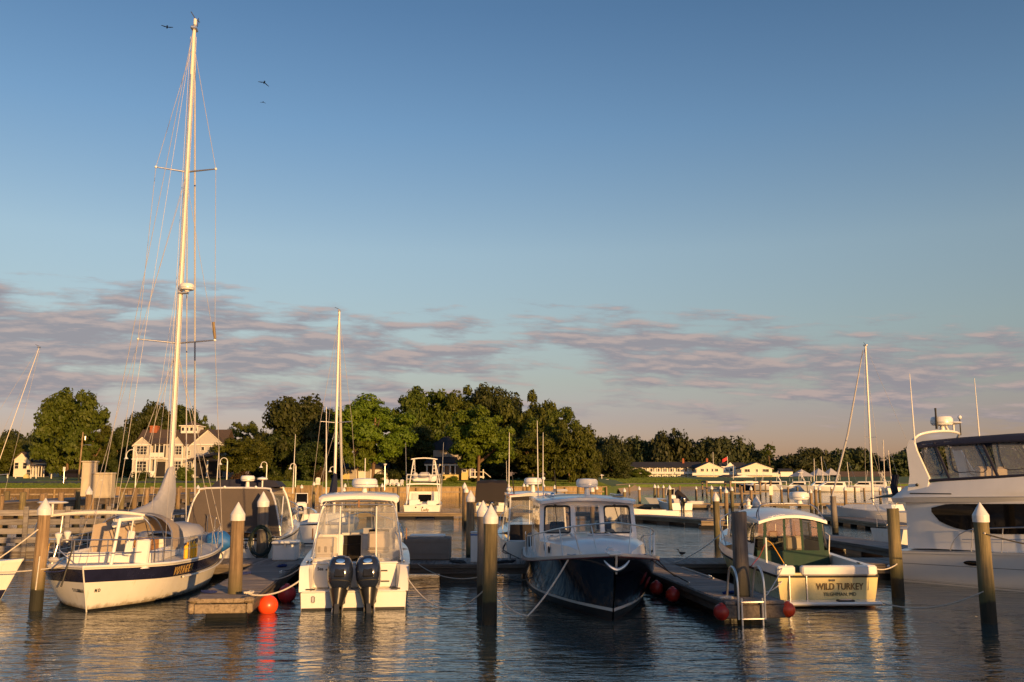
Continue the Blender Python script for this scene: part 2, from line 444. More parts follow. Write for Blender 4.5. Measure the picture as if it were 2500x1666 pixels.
def cr1(vals):
    """smooth 1-D function through evenly spaced values on 0..1"""
    v = list(vals); n = len(v) - 1
    def f(t):
        t = min(max(t, 0.0), 1.0) * n; i = min(int(t), n - 1); u = t - i
        a, b, c, d = v[max(i - 1, 0)], v[i], v[i + 1], v[min(i + 2, n)]
        if i == 0: a = 2 * b - c
        if i == n - 1: d = 2 * c - b
        return 0.5 * (2 * b + (c - a) * u + (2 * a - 5 * b + 4 * c - d) * u * u + (3 * b - a - 3 * c + d) * u ** 3)
    return f
def sag(a, b, s, n=14):
    a, b = Vector(a), Vector(b)
    return [a.lerp(b, t / n) - Vector((0, 0, s * 4 * (t / n) * (1 - t / n))) for t in range(n + 1)]
# ------------------------------------------------------------------ water
def water_material():
    m = bpy.data.materials.new('water'); m.use_nodes = True
    t = m.node_tree; b = NB(t); p = t.nodes['Principled BSDF']
    p.inputs['Base Color'].default_value = (0.042, 0.060, 0.058, 1)
    p.inputs['Roughness'].default_value = 0.02
    p.inputs['IOR'].default_value = 1.52
    p.inputs['Specular IOR Level'].default_value = 0.62
    tc = b.n('ShaderNodeTexCoord')
    def layer(sc, rot, st, det, rough, dist):
        mp = b.n('ShaderNodeMapping'); mp.inputs['Rotation'].default_value = (0, 0, rot); mp.inputs['Scale'].default_value = st
        b.l(tc.outputs['Object'], mp.inputs[0])
        nz = b.n('ShaderNodeTexNoise', Scale=sc, Detail=det, Roughness=rough, Distortion=dist); b.l(mp.outputs[0], nz.inputs['Vector'])
        return nz.outputs[0]
    a = layer(1.55, 0.25, (0.50, 1.25, 1), 3.0, 0.5, 0.7)
    c = layer(5.2, -0.2, (0.55, 1.2, 1), 3.0, 0.55, 0.5)
    d = layer(0.16, 0.1, (0.6, 1.0, 1), 3.0, 0.5, 0.6)          # gusts: smoother and rougher patches
    gust = b.ramp(d, [(0.36, 0.42), (0.62, 1.0)])
    h = b.math('ADD', b.math('MULTIPLY', a, 1.0), b.math('MULTIPLY', c, 0.36))
    h = b.math('MULTIPLY', h, gust)
    bp = b.n('ShaderNodeBump', Strength=1.0, Distance=0.070)
    b.l(h, bp.inputs['Height']); b.l(bp.outputs[0], p.inputs['Normal'])
    M['water'] = m
water_material()
kind(MB().grid([[(-3000, -60, 0), (3000, -60, 0)], [(-3000, 3000, 0), (3000, 3000, 0)]]).build('water', 'water', smooth=False), 'structure')

# ------------------------------------------------------------------ land
def ground_material(name, c1, c2, c3, sc):
    m = bpy.data.materials.new(name); m.use_nodes = True
    b = NB(m.node_tree); p = m.node_tree.nodes['Principled BSDF']; p.inputs['Roughness'].default_value = 0.9
    tc = b.n('ShaderNodeTexCoord')
    n1 = b.n('ShaderNodeTexNoise', Scale=sc, Detail=6.0, Roughness=0.65); b.l(tc.outputs['Object'], n1.inputs['Vector'])
    n2 = b.n('ShaderNodeTexNoise', Scale=sc * 14, Detail=4.0, Roughness=0.7); b.l(tc.outputs['Object'], n2.inputs['Vector'])
    c = b.mix(b.ramp(n1.outputs[0], [(0.38, 0.0), (0.62, 1.0)]), c1, c2)
    c = b.mix(b.ramp(n2.outputs[0], [(0.48, 0.0), (0.7, 0.8)]), c, c3)
    b.l(c, p.inputs['Base Color'])
    bp = b.n('ShaderNodeBump', Strength=0.7, Distance=0.1); b.l(n2.outputs[0], bp.inputs['Height']); b.l(bp.outputs[0], p.inputs['Normal'])
    M[name] = m
ground_material('grass', (0.070, 0.120, 0.020), (0.105, 0.150, 0.026), (0.050, 0.085, 0.015), 0.12)
ground_material('asphalt', (0.085, 0.075, 0.072), (0.11, 0.095, 0.09), (0.07, 0.065, 0.06), 0.4)
ground_material('sand', (0.34, 0.25, 0.16), (0.42, 0.31, 0.20), (0.22, 0.17, 0.10), 0.3)

SHORE = []                 # near edge of the land, left to right
for px, d in ((-900, 128), (-300, 134), (0, 138), (300, 141), (520, 146), (760, 152), (1000, 160), (1250, 166), (1480, 168), (1506, 200), (1550, 246), (1800, 256), (2200, 262), (2700, 268), (3600, 280)):
    SHORE.append((XA(px, d), d))
SHORE = [(-1500, 120)] + SHORE + [(1600, 300)]
def shore_y(x):
    for (x0, y0), (x1, y1) in zip(SHORE, SHORE[1:]):
        if x0 <= x <= x1: return y0 + (y1 - y0) * (x - x0) / max(x1 - x0, 1e-6)
    return SHORE[-1][1]
HT = [(0, -0.5), (0.15, 1.50), (6, 1.62), (18, 2.05), (30, 2.45), (45, 2.80), (60, 3.15), (100, 3.5), (300, 4.2), (900, 5.0), (3000, 6.0)]
def land_z(x, y):
    t = y - shore_y(x)
    for (a, za), (b_, zb) in zip(HT, HT[1:]):
        if t <= b_: return za + (zb - za) * max(t - a, 0) / (b_ - a)
    return HT[-1][1]
def build_land():
    P = []
    for t, z in HT:
        row = []
        for i in range(len(SHORE) - 1):
            (x0, y0), (x1, y1) = SHORE[i], SHORE[i + 1]
            for k in range(6):
                u = k / 6; x, y = x0 + (x1 - x0) * u, y0 + (y1 - y0) * u
                row.append((x, y + t, z + (0.10 * math.sin(x * 0.13 + t) if t > 6 else 0)))
        row.append((SHORE[-1][0], SHORE[-1][1] + t, z)); P.append(row)
    kind(MB().grid(P).build('lawn', 'grass'), 'structure')
build_land()
# bank behind the camera, where the unseen trees placed to shade the near slips stand
bank = MB().grid([[(-10, -200, 2.2), (260, -200, 2.2)], [(-10, -22, 1.8), (260, -6, 1.8)], [(-10, -20, -0.4), (260, -4, -0.4)]])
kind(bank.build('bank', 'grass'), 'structure')

def strip(name, m, pts, wid, dz):
    """ribbon following the land"""
    L_, R_ = [], []
    for (x, y) in pts:
        L_.append((x, y + wid / 2, land_z(x, y + wid / 2) + dz)); R_.append((x, y - wid / 2, land_z(x, y - wid / 2) + dz))
    return kind(MB().grid([L_, R_]).build(name, m), 'structure')
road_pts = [(x, shore_y(x) + 27) for x in np.linspace(XA(-400, 165), XA(640, 175), 40)]
strip('road', 'asphalt', road_pts, 7.0, 0.13)
bx = np.linspace(XA(1500, 210), XA(3400, 280), 70)
kind(MB().grid([[(x, shore_y(x) + t + 0.6 * math.sin(x * .21), z) for x in bx] for t, z in ((-7, -.25), (-3, .25), (0.5, .9), (5, 1.72))]).build('beach', 'sand'), 'structure')

# short grass blades standing on the lawn: they catch the low sun
def grass_blades():
    r = np.random.default_rng(5); n = 70000
    x = r.uniform(XA(-60, 150), XA(1500, 175), n); t = 0.4 + 34 * r.random(n) ** 1.1
    x = np.concatenate([x, r.uniform(XA(1500, 262), XA(1760, 262), 9000)]); t = np.concatenate([t, 9 + 60 * r.random(9000)]); n = len(x)
    xs, ys = np.array([p[0] for p in SHORE]), np.array([p[1] for p in SHORE])
    y = np.interp(x, xs, ys) + t
    keep = ~((np.abs(t - 27) < 3.6) & (x < XA(640, 175)))
    x, y, t = x[keep], y[keep], t[keep]; n = len(x)
    z = np.interp(t, [h[0] for h in HT], [h[1] for h in HT])
    a = r.uniform(0, PI, n); w_ = r.uniform(.10, .20, n); h = r.uniform(.07, .16, n)
    dx, dy = np.cos(a) * w_, np.sin(a) * w_
    v = np.stack([np.stack([x - dx, y - dy, z - .02], 1), np.stack([x + dx, y + dy, z - .02], 1), np.stack([x + dx * .8 + .03, y + dy * .8, z + h], 1), np.stack([x - dx * .8, y - dy * .8 + .03, z + h * .8], 1)], 1).reshape(-1, 3)
    me = bpy.data.meshes.new('grass_blades'); me.from_pydata(v.tolist(), [], np.arange(4 * n).reshape(-1, 4).tolist())
    me.materials.append(M['leaf_grass']); me.update()
    o = link('grass', me); kind(tag(o, 'short sunlit grass blades covering the waterside lawn', 'grass'), 'stuff')

# ------------------------------------------------------------------ timber bulkhead along the shore
def bulkhead():
    t = thing('timber_bulkhead', 'brown timber bulkhead holding back the lawn along the creek', 'bulkhead', (0, 0, 0))
    face, cap, post = MB(), MB(), MB()
    x0, x1 = XA(-400, 135), XA(1482, 168)
    xs = np.linspace(x0, x1, 110)
    top = [(x, shore_y(x) - 0.05, 1.62) for x in xs]
    k_ = int(np.searchsorted(xs, XA(690, 150)))
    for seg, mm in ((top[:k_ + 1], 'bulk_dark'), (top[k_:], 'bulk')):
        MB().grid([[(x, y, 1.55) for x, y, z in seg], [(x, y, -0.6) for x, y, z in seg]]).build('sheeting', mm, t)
    for a, c in zip(top, top[1:]):
        m = ((a[0] + c[0]) / 2, (a[1] + c[1]) / 2 - 0.08, 1.62); L = math.dist(a, c)
        cap.box(m, (L + 0.02, 0.34, 0.14), rot=math.atan2(c[1] - a[1], c[0] - a[0]))
    cap.build('cap_beam', 'beam', t)
    wal = MB()
    for a, c in zip(top, top[1:]):
        m = ((a[0] + c[0]) / 2, (a[1] + c[1]) / 2 - 0.16, 0.75); wal.box(m, (math.dist(a, c) + 0.02, 0.2, 0.24), rot=math.atan2(c[1] - a[1], c[0] - a[0]))
    wal.build('waler', 'beam', t)
    pm = MB().tube([(0, 0, -0.8), (0, 0, 1.5)], 0.16, 8).mesh('post', 'bulk')
    for x in np.arange(x0, x1, 3.7):
        link('post', pm, t, (x, shore_y(x) - 0.34, 0))
bulkhead()

# ------------------------------------------------------------------ trees
def leaf_material(name, c1, c2, c3, trans=0.30):
    m = bpy.data.materials.new(name); m.use_nodes = True
    t = m.node_tree; b = NB(t); p = t.nodes['Principled BSDF']; p.inputs['Roughness'].default_value = 0.55
    p.inputs['Specular IOR Level'].default_value = 0.3
    g = b.n('ShaderNodeNewGeometry'); tc = b.n('ShaderNodeTexCoord'); oi = b.n('ShaderNodeObjectInfo')
    n1 = b.n('ShaderNodeTexNoise', Scale=0.35, Detail=3.0, Roughness=0.6); b.l(tc.outputs['Object'], n1.inputs['Vector'])
    c = b.mix(b.ramp(n1.outputs[0], [(0.38, 0.0), (0.64, 1.0)]), c1, c2)
    c = b.mix(b.math('MULTIPLY', g.outputs['Random Per Island'], 0.65), c, c3)
    hs = b.n('ShaderNodeHueSaturation'); b.l(c, hs.inputs['Color'])
    b.l(b.math('ADD', b.math('MULTIPLY', oi.outputs['Random'], 0.04), 0.48), hs.inputs['Hue'])
    b.l(b.math('ADD', b.math('MULTIPLY', oi.outputs['Random'], 0.35), 0.82), hs.inputs['Value'])
    b.l(hs.outputs[0], p.inputs['Base Color'])
    tr = b.n('ShaderNodeBsdfTranslucent'); b.l(hs.outputs[0], tr.inputs['Color'])
    mx = b.n('ShaderNodeMixShader'); mx.inputs[0].default_value = trans
    b.l(p.outputs[0], mx.inputs[1]); b.l(tr.outputs[0], mx.inputs[2])
    o = [n for n in t.nodes if n.type == 'OUTPUT_MATERIAL'][0]
    b.l(mx.outputs[0], o.inputs[0])
    M[name] = m
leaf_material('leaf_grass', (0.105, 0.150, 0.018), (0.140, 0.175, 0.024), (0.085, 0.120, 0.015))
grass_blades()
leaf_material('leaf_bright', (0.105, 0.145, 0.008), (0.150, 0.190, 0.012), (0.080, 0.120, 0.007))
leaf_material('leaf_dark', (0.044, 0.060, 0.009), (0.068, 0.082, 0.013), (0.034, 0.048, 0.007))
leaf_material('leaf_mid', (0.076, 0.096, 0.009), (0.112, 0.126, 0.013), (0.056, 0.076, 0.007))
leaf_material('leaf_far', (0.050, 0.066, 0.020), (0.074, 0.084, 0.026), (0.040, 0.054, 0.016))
leaf_material('leaf_rust', (0.10, 0.055, 0.018), (0.13, 0.075, 0.022), (0.07, 0.05, 0.015))
mat('bark', (0.16, 0.10, 0.055), 0.9, var=0.3, scale=3, stretch=(3, 3, 0.5), bump=0.5, bscale=12)

EXT = {}
def crown_mesh(name, seed, leafmat, n_leaf, w=7.0, h=6.5, lobes=26, lr=(1.5, 2.7), leaf=0.42, flat=0.0, hollow=0.35):
    """crown centred on z = 0: half-width w, half-height h; leaves in clumps on lobes, gaps between"""
    r = np.random.default_rng(seed)
    C, Rr = [], []
    for i in range(lobes):
        d = r.normal(size=3); d /= np.linalg.norm(d)
        k = hollow + (1 - hollow) * r.random() ** 0.5
        rad = r.uniform(*lr)
        c = d * k * np.array([w - rad * 0.8, w - rad * 0.8, h - rad * 0.8])
        if c[2] < 0: c[2] *= (1 - flat)
        C.append(c); Rr.append(rad)
    C, Rr = np.array(C), np.array(Rr)
    wts = Rr ** 2 / np.sum(Rr ** 2)
    idx = r.choice(lobes, size=n_leaf, p=wts)
    d = r.normal(size=(n_leaf, 3)); d /= np.linalg.norm(d, axis=1)[:, None]
    d[:, 2] = np.where(d[:, 2] < -0.35, -d[:, 2] * 0.4, d[:, 2])
    rad = Rr[idx] * (0.62 + 0.48 * r.random(n_leaf) ** 0.7)
    wob = 1 + 0.22 * np.sin(d[:, 0] * 5 + idx) * np.cos(d[:, 2] * 6 + idx * 2)
    P = C[idx] + d * (rad * wob)[:, None]
    nrm = d * 0.8 + r.normal(size=(n_leaf, 3)) * 0.40; nrm /= np.linalg.norm(nrm, axis=1)[:, None]
    a = np.cross(nrm, r.normal(size=(n_leaf, 3))); a /= np.linalg.norm(a, axis=1)[:, None]
    b = np.cross(nrm, a)
    s = leaf * (0.6 + 0.8 * r.random(n_leaf))[:, None]
    v = np.stack([P - a * s, P - b * s * 0.55 + nrm * s * .12, P + a * s, P + b * s * 0.55 - nrm * s * .12], axis=1).reshape(-1, 3)
    # opaque-ish core inside each lobe, rough and smaller than the leaf shell
    cv, cf, o = [], [], 4 * n_leaf
    for c, rr in zip(C, Rr):
        ico = [(0, 0, 1)] + [(math.cos(t) * .894, math.sin(t) * .894, .447) for t in np.arange(5) * 2 * PI / 5] + [(math.cos(t) * .894, math.sin(t) * .894, -.447) for t in (np.arange(5) + .5) * 2 * PI / 5] + [(0, 0, -1)]
        tri = [(0, 1 + i, 1 + (i + 1) % 5) for i in range(5)] + [(1 + i, 6 + i, 1 + (i + 1) % 5) for i in range(5)] + [(1 + (i + 1) % 5, 6 + i, 6 + (i + 1) % 5) for i in range(5)] + [(11, 6 + (i + 1) % 5, 6 + i) for i in range(5)]
        cf += [tuple(o + len(cv) + i for i in f) for f in tri]
        cv += [tuple(c + np.array(p) * rr * r.uniform(0.42, 0.62)) for p in ico]
    me = bpy.data.meshes.new(name)
    faces = np.arange(4 * n_leaf).reshape(-1, 4).tolist() + cf
    me.from_pydata(np.concatenate([v, np.array(cv)]).tolist(), [], faces)
    me.materials.append(M[leafmat]); me.update()
    allv = np.abs(v)
    EXT[me.name] = (float(np.percentile(np.hypot(v[:, 0], v[:, 1]), 97)), float(np.percentile(v[:, 2], 99.3)), float(np.percentile(v[:, 2], 1.0)))
    return me

CROWNS = {
    'bright': [crown_mesh('crown_bright', s, 'leaf_bright', 25000, lobes=46, lr=(0.8, 2.2), leaf=0.27) for s in (1, 2)],
    'dark': [crown_mesh('crown_dark', s, 'leaf_dark', 25000, lobes=44, lr=(0.9, 2.4), leaf=0.27) for s in (3, 4)],
    'mid': [crown_mesh('crown_mid', s, 'leaf_mid', 24000, lobes=54, lr=(0.7, 2.0), leaf=0.26, hollow=0.25) for s in (5, 6, 7)],
    'open': [crown_mesh('crown_open', s, 'leaf_mid', 12000, lobes=52, lr=(0.6, 1.4), leaf=0.24, hollow=0.2) for s in (8, 9)],
    'far': [crown_mesh('crown_far', s, 'leaf_far', 8000, lobes=26, lr=(2.0, 3.2), leaf=0.50, flat=0.3, hollow=0.5) for s in (10, 11, 12)],
    'bush': [crown_mesh('crown_bush', s, k, 1800, w=1.6, h=1.2, lobes=14, lr=(0.5, 0.8), leaf=0.13) for s, k in ((13, 'leaf_mid'), (14, 'leaf_dark'), (15, 'leaf_bright'), (16, 'leaf_rust'))],
}
def trunk_mesh(seed, H=1.0):
    """unit trunk: foot at 0, crown centre at 1; limbs reach into the crown"""
    r = random.Random(seed); mb = MB()
    x1, y1 = r.uniform(-.04, .04), r.uniform(-.04, .04)
    mb.tube(smoothpts([(0, 0, -0.04), (0, 0, 0.03), (x1, y1, 0.45), (x1 * 1.5, y1, 1.0), (x1 * 2, y1 * 2, 1.25)], 3), [0.055] * 2 + [0.045] + [0.036] * 7 + [0.028, 0.02, 0.012], 8)
    for k in range(7):
        a = k * 2.4 + r.uniform(-.4, .4); z0 = r.uniform(.45, .95); L = r.uniform(.3, .55)
        mb.tube(smoothpts([(x1, y1, z0), (math.cos(a) * L * .5, math.sin(a) * L * .5, z0 + L * .35), (math.cos(a) * L, math.sin(a) * L, z0 + L * .8)], 3), [0.026, .023, .02, .017, .014, .011, .007], 5)
    return mb.mesh('trunk', 'bark')
TRUNKS = [trunk_mesh(s) for s in (1, 2, 3)]
tree_n = [0]
def tree(px, top, base, wpx, d, k, label, name='tree', group=None, crown_lo=None, trunk_r=1.0, var=None):
    """px centre, top and base rows, width in photo pixels, distance"""
    tree_n[0] += 1; i = tree_n[0]
    x = XA(px, d, (top + base) / 2); zt = ZA(top, d); zb = land_z(x, d) if base is None else ZA(base, d)
    wid = wpx * d / F
    lo = zb + (zt - zb) * (0.16 if crown_lo is None else crown_lo)
    me = CROWNS[k][(i if var is None else var) % len(CROWNS[k])]
    ew, eu, ed = EXT[me.name]
    sz = (zt - lo) / (eu - ed); cz = lo - ed * sz
    t = thing(name, label, 'tree', (x, d, zb - 0.05), 0, group)
    c = link('crown', me, t, (0, 0, cz - zb), (0, 0, i * 1.7))
    c.scale = (wid / 2 / ew, wid / 2 / ew, sz)
    tr = link('trunk', TRUNKS[i % 3], t, (0, 0, 0), (0, 0, i * 2.1)); q = cz - zb
    k_ = min(q, wid * 0.55) * trunk_r
    tr.scale = (k_ * 0.85, k_ * 0.85, q)
    return t

# the trees one can tell apart, left to right
tree(172, 962, 1168, 168, 214, 'mid', 'tall broad tree filling the gap left of the white dormered house', crown_lo=0.10)
tree(225, 1025, 1168, 90, 216, 'open', 'thin airy tree leaning over the broad tree at the utility pole', crown_lo=0.25)
tree(132, 1058, 1168, 90, 236, 'mid', 'lower green tree behind the porch of the small cream cottage', crown_lo=0.15)
tree(25, 1080, 1168, 110, 240, 'mid', 'rounded tree beside the small cream cottage at the picture edge', crown_lo=0.1)
tree(285, 1048, 1168, 70, 225, 'dark', 'dark narrow tree between the utility pole and the big house', crown_lo=0.1)
tree(365, 992, 1165, 110, 262, 'dark', 'tall dark tree rising behind the chimney of the big house', crown_lo=0.2)
tree(445, 996, 1165, 100, 266, 'dark', 'tall dark tree rising behind the roof cupola', crown_lo=0.2)
tree(500, 1024, 1165, 66, 270, 'mid', 'small crown peeping over the right gable of the big house', crown_lo=0.2)
tree(600, 1034, 1165, 95, 250, 'open', 'open crowned tree behind the low spreading orchard tree', crown_lo=0.2)
tree(592, 1072, 1170, 138, 186, 'mid', 'low spreading tree right of the big house', crown_lo=0.22)
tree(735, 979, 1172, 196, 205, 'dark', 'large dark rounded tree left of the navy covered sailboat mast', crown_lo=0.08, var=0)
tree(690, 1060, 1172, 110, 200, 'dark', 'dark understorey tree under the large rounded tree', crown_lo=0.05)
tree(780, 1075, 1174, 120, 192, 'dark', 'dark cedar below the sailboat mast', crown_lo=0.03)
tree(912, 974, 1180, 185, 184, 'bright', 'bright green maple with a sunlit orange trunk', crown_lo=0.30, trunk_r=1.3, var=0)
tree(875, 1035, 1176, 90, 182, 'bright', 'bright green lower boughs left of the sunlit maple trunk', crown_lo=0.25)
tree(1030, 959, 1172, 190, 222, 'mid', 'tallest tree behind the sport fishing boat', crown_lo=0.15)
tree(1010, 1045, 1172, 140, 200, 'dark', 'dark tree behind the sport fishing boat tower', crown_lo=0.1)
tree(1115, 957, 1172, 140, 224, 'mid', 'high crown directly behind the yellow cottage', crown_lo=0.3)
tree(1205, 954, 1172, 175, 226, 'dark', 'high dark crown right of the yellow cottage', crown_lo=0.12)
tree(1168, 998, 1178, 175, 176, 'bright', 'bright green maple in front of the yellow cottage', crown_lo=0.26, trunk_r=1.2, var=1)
tree(1290, 975, 1174, 140, 216, 'mid', 'tall tree at the crest of the right wooded slope', crown_lo=0.1)
tree(1350, 1000, 1176, 140, 196, 'open', 'feathery spreading tree with orange lit limbs', crown_lo=0.2, trunk_r=1.2)
tree(1300, 1060, 1178, 140, 188, 'mid', 'leafy tree with a lit trunk above the dark canvas bimini', crown_lo=0.25)
tree(1390, 1040, 1178, 130, 190, 'mid', 'sloping tree at the end of the lawn', crown_lo=0.08)
tree(1432, 1078, 1180, 70, 205, 'mid', 'lowest tree stepping down to the white gazebo', crown_lo=0.05)
tree(1495, 1092, 1180, 90, 300, 'dark', 'dark tree left of the long white inn', crown_lo=0.05)
tree(1557, 1143, 1184, 68, 330, 'mid', 'small round tree standing in front of the inn balconies', crown_lo=0.10)
tree(1880, 1085, 1165, 34, 470, 'open', 'lone pine sticking out above the far wood', crown_lo=0.62)
GW = 'trees of the far wood'
far = [(1462, 1074, 80), (1510, 1072, 80), (1560, 1076, 80), (1605, 1078, 70), (1640, 1059, 80), (1690, 1082, 80), (1735, 1074, 85), (1782, 1076, 85), (1822, 1090, 70), (1858, 1104, 70), (1905, 1118, 70), (1955, 1108, 75), (1985, 1098, 72),
       (2018, 1122, 60), (2052, 1103, 74), (2098, 1098, 76), (2128, 1128, 60), (2165, 1128, 60), (2205, 1108, 80), (2250, 1098, 90), (2310, 1092, 100), (2380, 1090, 100), (2460, 1090, 100), (1580, 1110, 90), (1680, 1112, 90), (1760, 1112, 90), (1840, 1130, 80), (1930, 1138, 80), (2020, 1140, 80)]
for px, tp, wd in far:
    tree(px, tp, 1173, wd * 1.35, 475 + (px * 7 % 23), 'far', 'dark green tree in the unbroken far wood behind the inn', group=GW, crown_lo=0.02)
for px, tp, wd in ((-60, 1050, 120), (25, 1058, 110), (95, 1062, 90), (160, 1070, 90), (240, 1062, 90), (300, 1075, 80), (555, 1085, 70), (650, 1075, 80)):
    tree(px, tp, 1168, wd, 330 + (px * 5 % 19), 'far', 'dark green tree in the wood behind the houses', group='trees of the wood behind the houses', crown_lo=0.02)
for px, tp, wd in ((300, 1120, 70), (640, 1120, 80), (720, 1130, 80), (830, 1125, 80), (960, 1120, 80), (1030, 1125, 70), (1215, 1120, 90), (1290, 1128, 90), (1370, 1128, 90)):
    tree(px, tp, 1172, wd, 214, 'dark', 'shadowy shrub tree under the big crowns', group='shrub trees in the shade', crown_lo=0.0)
for px, tp, wd, v, lb in ((710, 1138, 26, 0, 'upright clipped shrub by the path lamps'), (785, 1143, 30, 3, 'rust red shrub by the boundary fence'), (668, 1160, 50, 0, 'low green hedge clump by the second lamp'), (960, 1148, 36, 1, 'clipped round bush beside the sunlit trunk'), (925, 1154, 30, 1, 'dark clipped bush beside the lamp post'),
                         (1075, 1160, 26, 1, 'round bush before the yellow cottage porch'), (1105, 1162, 30, 2, 'yellow flowering clump before the cottage'), (1155, 1166, 26, 1, 'small bush at the foot of the maple'), (455, 1140, 48, 0, 'mound of shrub at the corner of the big house'), (345, 1150, 44, 1, 'foundation shrub below the big house windows'),
                         (590, 1152, 60, 3, 'rust red hedge under the low spreading tree'), (1420, 1168, 40, 3, 'tawny reed clump at the end of the lawn'), (1300, 1163, 30, 0, 'green bush behind the dark canvas bimini')):
    tree(px, tp, 1176, wd, 178, 'bush', lb, name='bush', crown_lo=0.0, var=v)
# unseen trees behind the camera, placed and sized to shade navy, cream and white boats
def at_qp(q, p, z): return Vector((q * math.cos(SUN_AZ) + p * math.sin(SUN_AZ), q * math.sin(SUN_AZ) - p * math.cos(SUN_AZ), z))
def shade_tree(q, p, top, wid, v, label):
    pos = at_qp(q, p, 1.8); t = thing('tree', label, 'tree', pos, 0)
    c = link('crown', CROWNS['mid'][v % 3], t, (0, 0, top * 0.62), (0, 0, v * 1.3)); c.scale = (wid / 14, wid / 14, top * 0.40 / 6.5)
    k_ = top * .6; link('trunk', TRUNKS[v % 3], t).scale = (k_ * .5, k_ * .5, k_)
SHADE = [(11.4, 40, 7.6, 3.2, 0), (14.0, 43, 9.9, 3.6, 1), (16.6, 41, 9.4, 2.8, 2), (19.3, 42, 6.0, 3.4, 0), (23.2, 41, 5.8, 4.4, 1), (27.5, 43, 6.6, 5.0, 2), (33.0, 41, 7.0, 6.5, 0)]
for i, a in enumerate(SHADE): shade_tree(*a, 'unseen shade tree placed behind the viewer, %s of the row' % ['first', 'second', 'third', 'fourth', 'fifth', 'sixth', 'last'][i])

# ------------------------------------------------------------------ houses
mat('siding_grey', (0.46, 0.44, 0.41), 0.7, var=0.05, scale=2, stretch=(0.3, 0.3, 6))
mat('siding_cream', (0.76, 0.69, 0.54), 0.7, var=0.05, scale=2, stretch=(0.3, 0.3, 6))
mat('siding_white', (0.80, 0.77, 0.70), 0.7, var=0.05, scale=2, stretch=(0.3, 0.3, 6))
mat('siding_yellow', (0.62, 0.50, 0.20), 0.7, var=0.06, scale=2)
mat('siding_stone', (0.38, 0.33, 0.27), 0.8, var=0.1, scale=3)
mat('shingle', (0.085, 0.060, 0.048), 0.85, var=0.2, scale=4, bump=0.4, bscale=6)
mat('shingle_dark', (0.030, 0.028, 0.032), 0.85, var=0.2, scale=4, bump=0.4, bscale=6)
mat('brick', (0.34, 0.105, 0.045), 0.85, var=0.2, scale=7)
mat('trim', (0.74, 0.71, 0.65), 0.5, var=0.04)
mat('pane', (0.020, 0.024, 0.028), 0.08, var=0.2, rvar=0.03)
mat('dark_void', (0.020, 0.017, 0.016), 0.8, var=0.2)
def window(h, x, z, w, hh, y=0.0, cols=1, rows=2, m='trim'):
    """one window: frame with bars, pane set back; y = wall plane (front faces -y)"""
    f = MB(); b_ = 0.10
    f.box((x, y - 0.06, z + hh / 2 + b_ / 2), (w + 2 * b_, 0.14, b_)); f.box((x, y - 0.07, z - hh / 2 - b_ / 2), (w + 2.6 * b_, 0.18, b_))
    for sx in (-1, 1): f.box((x + sx * (w / 2 + b_ / 2), y - 0.06, z), (b_, 0.14, hh))
    for k in range(1, cols): f.box((x - w / 2 + w * k / cols, y - 0.05, z), (0.07, 0.10, hh))
    for k in range(1, rows): f.box((x, y - 0.045, z - hh / 2 + hh * k / rows), (w, 0.08, 0.06))
    fo = f.build('window', m, h, smooth=False)
    MB().box((x, y - 0.01, z), (w, 0.04, hh)).build('pane', 'pane', fo, smooth=False)
def gable_roof(mb, x0, x1, y0, y1, z0, zr, axis='x', over=0.35, th=0.18):
    """gabled roof; ridge along axis"""
    if axis == 'x':
        ym = (y0 + y1) / 2; k = (zr - z0) / (ym - y0); zz = z0 - over * k
        for (ya, s_) in ((y0 - over, 1), (y1 + over, -1)):
            mb.prism([(x0 - over, ya, zz), (x0 - over, ym, zr), (x0 - over, ym, zr + th), (x0 - over, ya, zz + th)], (x1 - x0 + 2 * over, 0, 0))
    else:
        xm = (x0 + x1) / 2; k = (zr - z0) / (xm - x0); zz = z0 - over * k
        for xa in (x0 - over, x1 + over):
            mb.prism([(xa, y0 - over, zz), (xm, y0 - over, zr), (xm, y0 - over, zr + th), (xa, y0 - over, zz + th)], (0, y1 - y0 + 2 * over, 0))
def gable_wall(mb, x0, x1, y, z0, zr, th=0.2):
    mb.prism([(x0, y, z0), (x1, y, z0), ((x0 + x1) / 2, y, zr)], (0, th, 0))
def rake(mb, x0, x1, y, z0, zr, over=0.35, th=0.28):
    """white trim boards along a front gable"""
    xm = (x0 + x1) / 2; k = (zr - z0) / (xm - x0)
    for xa in (x0 - over, x1 + over):
        zz = z0 - over * k
        mb.prism([(xa, y, zz - th), (xm, y, zr - th), (xm, y, zr + 0.02), (xa, y, zz + 0.02)], (0, 0.12, 0))

